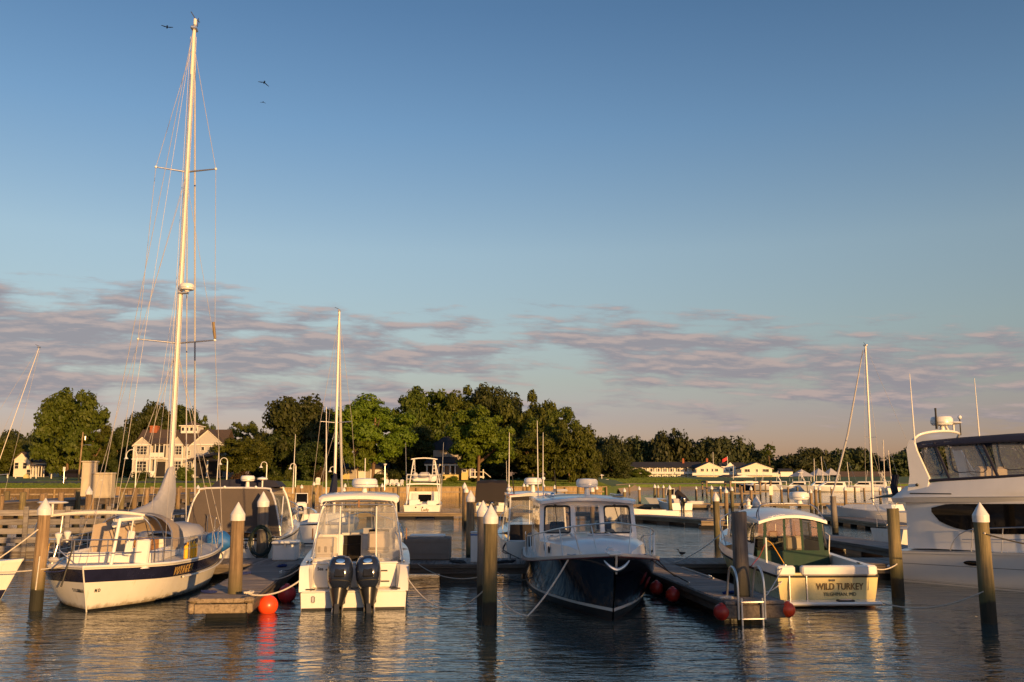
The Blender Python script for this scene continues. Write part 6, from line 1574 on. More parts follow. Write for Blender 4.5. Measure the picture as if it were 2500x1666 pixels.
# ---------------------------------------------------------------- 4. navy pilothouse boat, bow on
def navy_boat():
    rz = PI + 0.035; bow = Vector((2.30, 20.9, 0)); L = 10.2
    ax = Vector((-math.sin(rz), math.cos(rz), 0)); base = bow - ax * L
    t = thing('pilothouse_boat', 'navy hulled pilothouse boat facing the viewer with a white cabin', 'motorboat', base, rz)
    H = Hull(L, [1.58, 1.64, 1.70, 1.74, 1.74, 1.66, 1.44, 1.02, .03], [1.5, 1.54, 1.56, 1.55, 1.46, 1.26, .92, .5, .01], [.92, .92, .93, .96, 1.02, 1.10, 1.22, 1.36, 1.52], draft=.5, rake=.62, trake=0, p=.85)
    H.shell('hull', 'navy', t, 44); H.band('bottom_paint', 'bottom', t, -.35, .03, .004)
    H.band('boot_stripe', 'gel', t, lambda u: .19 + .03 * u, lambda u: .25 + .045 * u, .006)
    H.band('lower_stripe', 'bottom_black', t, .03, lambda u: .19 + .03 * u, .004)
    H.band('sheer_strake', 'gel', t, lambda u: H.sh(u) - .045, lambda u: H.sh(u) + .03, .035, rows=1)
    for sd in (-1, 1): tube_part('rub_rail', H.rail_line(0, 1, -.05, 40, side=sd, inset=-.03), .016, 'dull_red', t)
    H.deck('deck', 'nonskid', t, dz=.02)
    # forward trunk cabin: low crowned house
    P = []
    for y, w_, z1 in ((4.9, 1.34, 1.62), (6.0, 1.32, 1.66), (7.2, 1.16, 1.68), (8.2, .86, 1.64), (8.75, .60, 1.50), (8.95, .5, 1.34)):
        zs = H.sh(y / L) + .02; P.append([(-w_ * 1.04, y, zs), (-w_, y, zs + (z1 - zs) * .75), (-w_ * .85, y, z1 - .03), (-w_ * .4, y, z1 + .05), (0, y, z1 + .08), (w_ * .4, y, z1 + .05), (w_ * .85, y, z1 - .03), (w_, y, zs + (z1 - zs) * .75), (w_ * 1.04, y, zs)])
    tk = MB().grid(P).poly(P[-1]).build('trunk_cabin', 'gel', t)
    MB().box((-.05, 6.9, 1.78), (.62, .55, .04), .02, Euler((-.02, 0, 0))).build('deck_hatch', 'gel_grey', tk); MB().box((-.05, 6.9, 1.80), (.46, .42, .03), .01).build('hatch_pane', 'dark_glass', tk)
    for x, y in ((1.30, 6.2), (1.24, 6.9), (-1.30, 6.2), (-1.22, 6.9)): MB().box((x * 1.005, y, 1.38), (.03, .14, .17), .02, 0).build('portlight', 'dark_glass', tk)
    for x in (-.35, .35): MB().box((x, 7.9, 1.66), (.02, .7, .02), .005, Euler((-.06, 0, 0))).build('grab_strip', 'teak', tk, smooth=False)
    # pilothouse
    yf, ya, zt = 5.0, 1.9, 2.58; wf, wb = 1.36, 1.40
    lo = 1.58
    def fr(x, z): k = (z - lo) / (zt - lo); return Vector((x * (1 - .035 * k), yf - .34 * k, z))
    mb = MB()
    mb.grid([[fr(-wf, lo - .5) if False else Vector((-wf, yf, 1.0)), Vector((wf, yf, 1.0))], [fr(-wf, lo + .10), fr(wf, lo + .10)]])          # sill
    mb.grid([[fr(-wf, zt - .16), fr(wf, zt - .16)], [fr(-wf, zt), fr(wf, zt)]])
    for xa, xb in ((-1.36, -1.22), (-.50, -.36), (.36, .50), (1.22, 1.36)): mb.grid([[fr(xa, lo + .10), fr(xb, lo + .10)], [fr(xa, zt - .16), fr(xb, zt - .16)]])
    for sd in (-1, 1):
        mb.grid([[(sd * wf, yf, 1.0), (sd * wb, ya, 1.0)], [fr(sd * wf, lo + .1), (sd * wb, ya, lo + .1)]]); mb.grid([[fr(sd * wf, zt - .2), (sd * wb * .97, ya, zt - .2)], [fr(sd * wf, zt), (sd * wb * .97, ya, zt)]])
        for y0, y1 in ((ya, ya + .2), (3.2, 3.35)): mb.grid([[(sd * wb, y0, lo + .1), (sd * wb, y1, lo + .1)], [(sd * wb * .97, y0, zt - .2), (sd * wb * .97, y1, zt - .2)]])
    mb.build('pilothouse', 'gel', t, smooth=False)
    for i, (xa, xb) in enumerate(((-1.20, -.52), (-.34, .34), (.52, 1.20))):
        q = [fr(xa, lo + .13), fr(xb, lo + .13), fr(xb, zt - .19), fr(xa, zt - .19)]
        if i == 1: framed(t, q, .02, 'gel', 'window', .012, 'windscreen')
        else:
            w_ = framed(t, q, .055, 'black', 'window', .03, 'windscreen', .07)
            a, b = fr((xa + xb) / 2 + .06, zt - .15) + Vector((0, .03, 0)), fr((xa + xb) / 2 + (.02 if i else -.05), lo + .35) + Vector((0, .05, 0))
            tube_part('wiper', [a, b], .012, 'black', w_, 5); MB().box(a, (.07, .06, .06), .01).build('wiper_motor', 'black', w_)
    for sd in (-1, 1):
        for y0, y1 in ((2.12, 3.18), (3.37, 4.6)): MB().poly([(sd * wb, y0, lo + .1), (sd * (wb - .02), y1, lo + .1), (sd * wf * .975, y1 - .12, zt - .2), (sd * wb * .97, y0, zt - .2)]).build('side_window', 'window', t, smooth=False)
    P = []
    for y, hw, z in ((1.3, 1.44, zt + .02), (2.5, 1.46, zt + .03), (4.0, 1.44, zt + .02), (4.85, 1.38, zt - .005), (5.0, 1.30, zt - .03)): P.append([(hw * k, y, z + .10 * (1 - k * k)) for k in (-1, -.95, -.6, -.25, .25, .6, .95, 1)])
    MB().slab(P, .075).build('roof', 'gel', t)
    for x in (-1.0, 1.0):
        tube_part('roof_rail', [(x, 4.3, zt + .05), (x, 4.2, zt + .13), (x, 2.4, zt + .14), (x, 2.3, zt + .06)], .016, 'steel', t, 7)
    radar(t, (-.12, 3.8, zt + .34), .32, .25, .26)
    MB().ball((.95, 4.5, zt + .14), .07, 10, 6).build('spotlight', 'chrome', t); tube_part('horn', [(-1.05, 4.55, zt + .10), (-.75, 4.55, zt + .10)], [.05, .02], 'chrome', t)
    tube_part('light_mast', [(1.05, 2.2, zt), (1.05, 2.2, zt + .55)], .02, 'white_paint', t); MB().ball((1.05, 2.2, zt + .6), .06, 8, 6).build('anchor_light', 'white_plastic', t)
    tube_part('vhf_antenna', [(1.2, 2.0, zt), (1.22, 2.0, zt + 2.4)], [.02, .007], 'white_paint', t)
    # helm, seats seen through the glass
    MB().box((0, 4.4, 1.60), (2.4, .4, .10), .04).build('dashboard', 'canvas_navy', t)
    for x in (-.7, .7):
        s_ = link('helm_seat', None, t, (x, 3.3, 0)); MB().box((0, 0, 1.62), (.55, .5, .14), .05).build('cushion', 'seat_tan', s_); MB().box((0, -.24, 1.78), (.45, .10, .26), .05).build('backrest', 'canvas_navy', s_); MB().tube([(0, 0, .95), (0, 0, 1.6)], .05, 8).build('pedestal', 'steel', s_)
    MB().box((0, 1.0, .95), (2.7, 1.9, .06)).build('cockpit_sole', 'nonskid', t, smooth=False)
    MB().ball((1.02, 5.06, lo - .02), .075, 10, 6).build('docking_light', 'chrome', t)
    # bow rail
    for sd in (-1, 1):
        tube_part('bow_rail', [H.pt(u, H.sh(u), sd, -.10) + Vector((0, 0, h)) for u, h in ((.36, .02), (.38, .30), (.42, .56), (.55, .60), (.7, .64), (.85, .68), (.95, .70), (.992, .70))], .017, 'steel', t, 8, 3)
        for u, dx in ((.45, 0), (.54, 0), (.63, 0), (.74, 0), (.85, 0), (.95, 0)):
            q = H.pt(u, H.sh(u), sd, -.10); tube_part('rail_post', [q + Vector((0, .10, .02)), H.pt(u - .012, H.sh(u), sd, -.10) + Vector((0, 0, .60 + .1 * (u - .4)))], .013, 'steel', t)
        tube_part('stern_rail', H.rail_line(.06, .22, .55, 8, side=sd, inset=.08), .016, 'steel', t)
        for u in (.06, .14, .22): q = H.pt(u, H.sh(u), sd, -.08); tube_part('rail_post', [q, q + Vector((0, 0, .55))], .013, 'steel', t)
        q = H.pt(.86, H.sh(.86), sd, -.25); MB().tube([q + Vector((-.11, 0, .07)), q + Vector((-.04, 0, .05)), q + Vector((.04, 0, .05)), q + Vector((.11, 0, .07))], .016, 6).build('bow_cleat', 'steel', t)
    MB().box((0, 9.9, 1.52), (.30, .7, .08), .03).build('anchor_pulpit', 'gel', t); MB().box((0, 9.3, 1.55), (.16, .3, .12), .04).build('windlass', 'gel_grey', t)
    an = MB().tube([(0, 10.30, 1.50), (0, 10.24, 1.10)], .022, 8).build('anchor', 'steel', t)
    tube_part('anchor_fluke', [(-.28, 10.34, 1.40), (-.16, 10.36, 1.27), (0, 10.34, 1.20), (.16, 10.36, 1.27), (.28, 10.34, 1.40)], [.012, .04, .05, .04, .012], 'steel', an, 8, 3)
    return t, H
NV, NVH = navy_boat()
# ---------------------------------------------------------------- 5. cream boat with green canvas enclosure
mat('name_gold', (0.16, 0.095, 0.03), 0.5, var=0.1)
def cream_boat():
    p = G(2022, 1478); rz = 0.05
    t = thing('cabin_boat', 'cream hulled cabin boat with a dark green canvas enclosure', 'motorboat', (p.x, p.y, 0), rz)
    H = Hull(8.8, [1.30, 1.33, 1.36, 1.38, 1.36, 1.26, 1.0, .62, .02], [1.18, 1.2, 1.2, 1.16, 1.05, .84, .52, .22, .01], [.72, .74, .77, .81, .86, .93, 1.02, 1.12, 1.22], draft=.4, rake=1.1, trake=.10, p=.6)
    H.shell('hull', 'gel_cream', t, 40); H.band('bottom_paint', 'bottom', t, -.3, .035, .004)
    H.band('waterline_scum', 'scum', t, .052, .30, .007, transom=False)
    H.band('bottom_red', 'red', t, .02, .05, .006, rows=1)
    H.band('rub_rail', 'black', t, lambda u: H.sh(u) - .03, lambda u: H.sh(u) + .03, .018, rows=1)
    # raised white coaming above the rub rail
    cm = MB()
    for sd in (-1, 1):
        cm.grid([[H.pt(u, H.sh(u), sd, .004) + Vector((0, 0, .03 + k * .22)) - Vector((sd * k * .03, 0, 0)) for u in np.linspace(0, 1, 30)] for k in (0, 1)], flip=sd > 0)
        cm.grid([[H.pt(u, H.sh(u), sd, .004) + Vector((-sd * .03, 0, .25)) for u in np.linspace(0, .42, 14)], [H.pt(u, H.sh(u), sd, -.24) + Vector((0, 0, .255)) for u in np.linspace(0, .42, 14)], [H.pt(u, H.sh(u), sd, -.26) + Vector((0, 0, -.35)) for u in np.linspace(0, .42, 14)]], flip=sd < 0)
    cm.build('coaming', 'gel', t)
    MB().box((.30, -.02, .865), (1.95, .22, .25), .04).build('transom_cap', 'gel', t); MB().box((-1.08, -.02, .865), (.46, .22, .25), .04).build('transom_corner', 'gel', t)
    # tuna door in the transom
    dr = MB().box((-.78, -.055, .45), (.42, .03, .72), .02).build('transom_door', 'gel_cream', t); 
    for x in (-1.0, -.56): MB().box((x, -.085, .40), (.035, .03, .68), .008).build('door_edge', 'alu', dr, smooth=False)
    MB().box((-.78, -.085, .07), (.46, .03, .03), .008).build('door_sill', 'alu', dr, smooth=False)
    MB().box((0, -.30, .10), (2.36, .56, .09), .04).build('swim_platform', 'gel', t)
    MB().box((.28, -.42, .165), (.42, .20, .04), .015).build('platform_ladder', 'rubber', t); MB().box((.28, -.42, .19), (.30, .10, .03), .01).build('ladder_step', 'steel', t)
    MB().box((.30, -.085, .50), (.02, .02, .02)).build('transom_fitting', 'steel', t)
    text('WILD TURKEY', .235, 'boat_name', 'name_gold', t, (.30, -.062, .46), (PI / 2 + .10, 0, 0), .004, .80, 1.0, .003)
    text('TILGHMAN, MD', .125, 'home_port', 'ink', t, (.30, -.045, .27), (PI / 2 + .10, 0, 0), .003, .95, 1.02, .0)
    MB().box((.10, -.105, .625), (.13, .012, .05)).build('registration_plate', 'ink', t, smooth=False)
    MB().box((0, 1.6, .35), (2.0, 3.0, .04)).build('cockpit_sole', 'nonskid', t, smooth=False)
    H.deck('foredeck', 'gel', t, .56, 1.0, .12, .26, inset=.03)
    # cabin: white sides, sliding side windows, sloped front
    y0, y1, zt = 2.55, 5.6, 2.10; w0 = 1.00
    cb = MB()
    for sd in (-1, 1):
        cb.grid([[(sd * 1.10, y0, .95), (sd * 1.08, y1 + .6, 1.05)], [(sd * 1.04, y0, 1.36), (sd * 1.0, y1 + .15, 1.40)]]); cb.grid([[(sd * .97, y0, 1.92), (sd * .93, y1 - .5, 1.94)], [(sd * .95, y0, zt), (sd * .90, y1 - .65, zt)]])
        for ya, yb in ((y0, y0 + .12), (y1 - .55, y1 - .2)): cb.grid([[(sd * 1.04, ya, 1.36), (sd * 1.03, yb, 1.36)], [(sd * .97, ya, 1.92), (sd * .95, yb - .1, 1.93)]])
    cb.grid([[(-1.0, y1 + .15, 1.40), (1.0, y1 + .15, 1.40)], [(-1.08, y1 + .6, 1.05), (1.08, y1 + .6, 1.05)]])
    cb.build('cabin_side', 'gel', t)
    for sd in (-1, 1):
        for ya, yb in ((y0 + .14, 3.75), (3.82, 5.0)):
            w_ = framed(t, [(sd * 1.035, ya, 1.42), (sd * 1.02, yb, 1.42), (sd * .96, yb - .04, 1.88), (sd * .975, ya, 1.88)][::sd], .025, 'black', 'window', .015, 'side_window')
    for xa, xb in ((-.9, -.32), (-.28, .28), (.32, .9)): framed(t, [(xa, y1 + .12, 1.44), (xb, y1 + .12, 1.44), (xb * .93, y1 - .55, 1.92), (xa * .93, y1 - .55, 1.92)], .03, 'gel', 'window', .02, 'windscreen')
    P = []
    for y, hw, z in ((2.30, .98, 1.99), (2.45, 1.0, 2.03), (3.4, 1.06, 2.14), (4.6, 1.04, 2.14), (5.2, .94, 2.06), (5.4, .84, 2.0)): P.append([(hw * k, y, z + .17 * (1 - k * k)) for k in np.linspace(-1, 1, 11)])
    MB().slab(P, .08).build('roof', 'gel', t)
    # green enclosure with three clear panes
    def e(x, z): k = (z - .55) / 1.5; return Vector((x * (1.06 - .10 * k), 2.36 + .05 * k, z))
    def arc(x): return 1.93 + .16 * (1 - (x / .95) ** 2)
    g = MB(); xs = [-1.0, -.83, -.80, -.75, -.27, -.20, .23, .30, .72, .79, 1.0]
    g.grid([[e(x, .50) for x in xs], [e(x, 1.18) for x in xs]]); 
    for xa, xb in ((-.84, -.75), (-.26, -.19), (.24, .31), (.74, .88)): g.grid([[e(xa, 1.18), e(xb, 1.18)], [e(xa, arc(xa) + .03), e(xb, arc(xb) + .03)]])
    for sd in (-1, 1): g.grid([[(sd * .97, 2.36, .6), (sd * 1.02, 2.9, .9)], [e(sd * .99, 1.18), (sd * 1.0, 2.7, 1.3)]])
    g.grid([[e(x, arc(x) - .03) for x in np.linspace(-.97, .97, 15)], [e(x, arc(x) + .05) for x in np.linspace(-.97, .97, 15)]])
    g.build('enclosure', 'canvas_green', t)
    for xa, xb in ((-1.0, -.84), (-.75, -.26), (-.19, .24), (.31, .74)):
        MB().grid([[e(x, 1.18) + Vector((0, .006, 0)) for x in np.linspace(xa, xb, 4)], [e(x, arc(x) - .02) + Vector((0, .006, 0)) for x in np.linspace(xa, xb, 4)]]).build('clear_panel', 'window', t)
    # inside, seen through the panes
    MB().box((.38, 3.4, 1.32), (.55, .3, .40), .05).build('helm_seat', 'seat_tan', t); MB().box((0, 4.9, 1.25), (1.8, .3, .3), .03).build('dashboard', 'black', t); MB().box((-.55, 4.0, 1.42), (.6, .05, .05), .01).build('grab_bar', 'black', t); MB().box((.05, 4.2, 1.45), (.30, .08, .34), .05).build('instrument_pod', 'black', t)
    # roof rails and radar
    for sd in (-1, 1): tube_part('roof_rail', [(sd * .93, 2.35, 2.0), (sd * .90, 2.55, 2.20), (sd * .78, 2.75, 2.40), (sd * .55, 2.85, 2.46), (0, 2.88, 2.47)], .018, 'steel', t, 7, 3)
    tube_part('roof_rail', [(-.95, 2.55, 2.03), (-.88, 2.75, 2.22), (-.74, 2.9, 2.40)], .015, 'black', t, 7, 3)
    radar(t, (.42, 2.88, 2.56), .29, .24, .10); tube_part('antenna_mount', [(.62, 2.7, 2.42), (.60, 2.7, 3.0)], .012, 'rubber', t)
    tube_part('grab_loop', [(-.96, 2.5, 1.95), (-1.08, 2.6, 1.8), (-1.10, 2.7, 1.5), (-1.06, 2.8, 1.35)], .014, 'black', t, 6, 3)
    for sd in (-1, 1):
        tube_part('bow_rail', [H.pt(u, H.sh(u), sd, -.06) + Vector((0, 0, .26 + h)) for u, h in ((.55, .0), (.60, .30), (.7, .42), (.85, .48), (.99, .50))], .015, 'steel', t, 7, 3)
        for u in (.65, .76, .88, .97): q = H.pt(u, H.sh(u), sd, -.06) + Vector((0, 0, .26)); tube_part('rail_post', [q, q + Vector((0, 0, .44))], .012, 'steel', t)
    q = H.pt(.13, H.sh(.13), -1, -.12); tube_part('rod_holder', [q + Vector((0, 0, .25)), q + Vector((0, 0, .88))], .025, 'white_paint', t)
    tube_part('yellow_bungee', [q + Vector((.04, 0, .80)), q + Vector((.16, -.05, .7)), q + Vector((.40, -.2, .22))], .012, 'rope_yellow', t, 5, 3); tube_part('red_bungee', [q + Vector((-.02, 0, .72)), q + Vector((-.2, -.05, .4)), q + Vector((-.42, .1, .1))], .010, 'red', t, 5)
    q = H.pt(.36, H.sh(.36), 1, -.12); tube_part('stern_rail', [q + Vector((0, 0, .25)), q + Vector((0, -.1, .75)), q + Vector((-.15, .5, 1.0))], .014, 'white_paint', t)
    MB().box((-1.03, .12, 1.0), (.05, .12, .03), .01).build('stern_cleat', 'steel', t); MB().box((1.05, .5, 1.0), (.05, .16, .03), .01).build('stern_cleat', 'black', t)
    return t, H
CB, CBH = cream_boat()

# ---------------------------------------------------------------- 6. big white motor yacht, right edge
def yacht():
    b = Vector((0.64, -.768, 0)).normalized(); rz = math.atan2(-b.x, b.y)
    st = Vector((12.0 + 2.0 * .768, 29.6 + 2.0 * .64, 0))
    t = thing('motor_yacht', 'large white flybridge motor yacht at the picture edge', 'motor yacht', st, rz)
    H = Hull(13.0, [1.95, 2.02, 2.08, 2.10, 2.08, 1.98, 1.70, 1.15, .03], [1.80, 1.85, 1.86, 1.82, 1.70, 1.42, 1.0, .5, .01], [.92, .98, 1.05, 1.13, 1.22, 1.32, 1.43, 1.54, 1.64], draft=.5, rake=1.6, p=.7)
    H.shell('hull', 'gel', t, 40); H.band('bottom_paint', 'bottom_black', t, -.35, .06, .004); H.band('boot_stripe', 'gel', t, .10, .13, .007, rows=1); H.band('boot_stripe_lower', 'gel', t, .17, .185, .007, rows=1)
    H.band('rub_rail', 'gel', t, lambda u: H.sh(u) - .05, lambda u: H.sh(u) + .01, .035, rows=1)
    H.band('hull_crease', 'navy_stripe', t, lambda u: .56 + .2 * u, lambda u: .572 + .2 * u, .006, rows=1)
    H.deck('deck', 'gel', t, dz=.02)
    MB().box((0, -.55, .42), (3.6, 1.15, .10), .04).build('swim_platform', 'gel', t)
    for u, z in ((.20, .72), (.46, .75), (.40, .30)):
        q = H.pt(u, z, 1, .012); MB().ball(q, .16, 16, 8, (.12, 1.7, .45)).build('hull_port', 'dark_glass' if z > .5 else 'rubber', t)
    # saloon: body with long dark side glass sweeping up aft
    def side(pts, m, name, off=0.0, parent=t):
        for sd in (1, -1): MB().poly([(sd * (x + off), y, z) for x, y, z in pts]).build(name, m, parent, smooth=False)
    P = []
    for y, w_, zl, zh in ((.25, 1.60, 1.0, 2.44), (1.1, 1.74, 1.05, 2.44), (3.0, 1.78, 1.08, 2.50), (5.2, 1.76, 1.12, 2.56), (7.0, 1.60, 1.2, 2.60), (8.2, 1.30, 1.3, 2.40), (9.6, .95, 1.5, 1.75)):
        P.append([(-w_, y, zl), (-w_ * .985, y, (zl + zh) / 2), (-w_ * .97, y, zh), (0, y, zh + .06), (w_ * .97, y, zh), (w_ * .985, y, (zl + zh) / 2), (w_, y, zl)])
    MB().grid(P).poly(P[0]).poly(P[-1]).build('saloon', 'gel', t)
    for sd in (1, -1):
        top = [(y, 2.30 + .03 * y * .5) for y in np.linspace(1.7, 7.2, 14)]; botm = [(1.15, 2.16), (1.22, 2.02), (1.35, 1.90), (1.75, 1.72), (2.5, 1.60), (3.1, 1.58), (4.0, 1.62), (5.0, 1.66), (6.0, 1.70), (7.3, 1.78)]
        def wx(y, z):
            i = max(0, min(len(P) - 2, sum(1 for r_ in P[1:-1] if r_[0][1] <= y))); r0, r1 = P[i], P[i + 1]; k = (y - r0[0][1]) / (r1[0][1] - r0[0][1]); hi = r0[0][2] * (1 - k) + r1[0][2] * k; hh = r0[2][2] * (1 - k) + r1[2][2] * k; w_ = -(r0[0][0] * (1 - k) + r1[0][0] * k)
            return w_ * .985 + .03
        ys = np.linspace(1.15, 7.3, 28); A = []
        for y in ys:
            zt_ = 2.26 + .12 * min(1, (y - 1.15) / .5) + .022 * y; zb_ = float(np.interp(y, [q[0] for q in botm], [q[1] for q in botm])); zb_ = min(zb_, zt_ - .02)
            A.append([(sd * wx(y, z), y, z) for z in np.linspace(zb_, zt_, 5)])
        MB().grid(A).build('saloon_glass', 'dark_glass', t)
    # flybridge: overhanging moulding, coaming, arch
    Q = []
    for y, w_ in ((-.75, 1.80), (-.3, 1.86), (1.0, 1.86), (2.2, 1.83), (3.4, 1.76), (5.0, 1.58), (6.2, 1.28), (6.9, .9), (7.15, .4)):
        zb = 2.44 + .022 * y; zh = 3.06 + .055 * max(y, 0) - (.42 if y < -.5 else .12 if y < 0 else 0); Q.append([(-w_ * .95, y, zb), (-w_, y, zb + .14), (-w_ * .985, y, (zb + zh) / 2 + .05), (-w_ * .90, y * .985, zh), (-w_ * .83, y * .98, zh - .02), (w_ * .83, y * .98, zh - .02), (w_ * .90, y * .985, zh), (w_ * .985, y, (zb + zh) / 2 + .05), (w_, y, zb + .14), (w_ * .95, y, zb)])
    fb = MB().grid(Q).poly(Q[0]).build('flybridge', 'gel', t); 
    MB().grid([[(q[0][0], q[0][1], q[0][2] + .01), (-q[0][0], q[0][1], q[0][2] + .01)] for q in Q]).build('flybridge_sole', 'gel', t)
    for sd in (1, -1):
        tube_part('moulding_line', [(sd * (abs(q[1][0]) + .012), q[1][1], q[1][2] + .02) for q in Q[1:]], .014, 'gel_grey', fb, 6, 2)
        MB().box((sd * 1.85, .55, 2.72), (.02, 1.3, .03), .005).build('side_vent', 'black', fb, smooth=False)
    # windscreen enclosure in smoked vinyl with navy top
    zc = lambda y: 3.06 + .055 * max(y, 0); top = lambda y: 4.26 + .10 * math.sin(min(max((y + .2) / 6.0, 0), 1) * PI) + .03 * y * .5
    EY = [.15, 1.1, 2.5, 4.0, 5.3, 6.2]; EW = [1.64, 1.64, 1.59, 1.46, 1.25, .88]
    for sd in (1, -1):
        for i in range(len(EY) - 1):
            a, b_, c, d_ = Vector((sd * EW[i], EY[i], zc(EY[i]))), Vector((sd * EW[i + 1], EY[i + 1], zc(EY[i + 1]))), Vector((sd * EW[i + 1] * .84, EY[i + 1] - .55, top(EY[i + 1] - .5) - .03)), Vector((sd * EW[i] * .84, EY[i] - .25 * (i > 0), top(EY[i]) - .03))
            MB().poly([a, b_, c, d_]).build('enclosure_panel', 'vinyl', t, smooth=False)
            tube_part('enclosure_frame', [b_, c], .045, 'canvas_navy', t, 6)
            m0, m1, m2, m3 = a.lerp(b_, .14).lerp(d_.lerp(c, .14), .88), a.lerp(b_, .14).lerp(d_.lerp(c, .14), .25), a.lerp(b_, .84).lerp(d_.lerp(c, .84), .22), a.lerp(b_, .84).lerp(d_.lerp(c, .84), .88)
            tube_part('zip_seam', [m0, m1, m1.lerp(m2, .5) - Vector((0, 0, .05)), m2, m3], .014, 'canvas_navy', t, 5, 3)
        tube_part('enclosure_base', [(sd * (w_ + .02), y, zc(y) + .03) for y, w_ in zip(EY, EW)], .05, 'canvas_navy', t, 6, 3)
    MB().poly([(-EW[-1], EY[-1], zc(EY[-1])), (EW[-1], EY[-1], zc(EY[-1])), (EW[-1] * .84, EY[-1] - .55, top(5.7)), (-EW[-1] * .84, EY[-1] - .55, top(5.7))]).build('enclosure_panel', 'vinyl', t, smooth=False)
    C_ = [[(k * w_ * (.86 if abs(k) < 1 else .90), y, top(y) + .16 * (1 - k * k) - (.10 if abs(k) == 1 else 0)) for k in (-1, -.9, -.5, 0, .5, .9, 1)] for y, w_ in ((-.15, 1.62), (1.1, 1.66), (2.5, 1.66), (4.0, 1.58), (5.2, 1.42), (5.8, 1.1))]
    MB().slab(C_, .05).build('bimini_top', 'canvas_navy', t)
    for sd in (1, -1):
        MB().prism([(sd * 1.72, -.72, 2.6), (sd * 1.66, -.10, 2.75), (sd * 1.62, -.02, 3.2), (sd * 1.50, -.42, 4.05), (sd * 1.45, -.52, 4.38), (sd * 1.45, -.66, 4.40), (sd * 1.52, -.74, 4.1), (sd * 1.64, -.62, 3.3)], (sd * .10, 0, 0)).build('arch_leg', 'gel', t)
        MB().ball((sd * 1.80, .12, 2.98), .05, 8, 6).build('speaker', 'black', t)
    tube_part('arch_bar', [(1.5, -.6, 4.34), (1.35, -.45, 4.55), (.9, -.2, 4.66), (0, -.1, 4.70), (-.9, -.2, 4.66), (-1.35, -.45, 4.55), (-1.5, -.6, 4.34)], .045, 'gel', t, 10, 3)
    radar(t, (.35, -.15, 4.86), .34, .30, .16); MB().lathe([(.03, -.2), (.03, .02), (.28, .08), (.24, .12), (.001, .15)], 16, (-.45, -.15, 4.90)).build('satellite_disc', 'white_plastic', t)
    tube_part('horn_trumpet', [(.72, -.15, 4.75), (.72, -.15, 5.25), (.72, -.15, 5.42)], [.04, .03, .035], 'rubber', t); tube_part('radar_strut', [(.0, -.1, 4.7), (.25, -.15, 5.0)], .03, 'gel', t)
    MB().ball((-1.05, -.2, 5.2), .07, 8, 6).build('anchor_light', 'white_plastic', t); tube_part('light_staff', [(-1.05, -.2, 4.6), (-1.05, -.2, 5.15)], .02, 'rubber', t)
    for x, y in ((1.52, -.5), (-1.5, .2)): tube_part('vhf_antenna', [(x, y, 4.3), (x + .05, y, 6.5)], [.028, .010], 'white_paint', t)
    MB().box((0, 4.6, 3.2), (2.0, .7, .35), .1).build('helm_console', 'gel', t)
    for x in (-.7, .1, .8): s_ = link('bridge_seat', None, t, (x, 2.6, 0)); MB().box((0, 0, 3.0), (.6, .6, .35), .1).build('cushion', 'seat_tan', s_); MB().box((0, -.3, 3.3), (.6, .16, .5), .08).build('backrest', 'seat_tan', s_)
    # cleat-like wiper horn on the bridge front, deck rails
    hn = MB().tube([(1.50, 5.6, 3.12), (1.66, 5.40, 2.96)], .025, 6).build('bridge_horn', 'chrome', t); MB().tube([(1.42, 5.75, 3.10), (1.58, 5.56, 2.94)], .02, 6).build('horn_tube', 'chrome', hn)
    for sd in (1, -1):
        R_ = [H.pt(u, H.sh(u), sd, -.12) + Vector((0, 0, h)) for u, h in ((.14, .05), (.15, .35), (.18, .62), (.24, .70), (.4, .74), (.6, .78), (.8, .8), (.98, .8))]
        tube_part('deck_rail', R_, .018, 'steel', t, 7, 3); tube_part('lower_rail', [H.pt(u, H.sh(u), sd, -.12) + Vector((0, 0, .38)) for u in np.linspace(.17, .97, 12)], .011, 'steel', t)
        for u in np.linspace(.19, .95, 12): q = H.pt(u, H.sh(u), sd, -.12); tube_part('rail_post', [q, q + Vector((0, .10, .72))], .014, 'steel', t)
    # canvas drop at the aft deck
    MB().grid([[(1.60, -.78, 3.30), (1.1, -.80, 3.30)], [(1.66, -.84, 2.9), (1.15, -.86, 2.9)], [(1.60, -.76, 2.45), (1.15, -.78, 2.45)]]).build('aft_curtain', 'canvas_navy', t)
    for c in t.children:                                 # the bridge and its gear sit a little forward on the saloon
        if c.type == 'MESH' and min(v[2] for v in c.bound_box) + c.location.z > 2.3:
            c.location.y += 1.15 if c.name.split('.')[0] in ('arch_leg', 'arch_bar', 'radar_dome', 'satellite_disc', 'horn_trumpet', 'radar_strut', 'anchor_light', 'light_staff', 'vhf_antenna') else .65
    return t, H
YT, YTH = yacht()

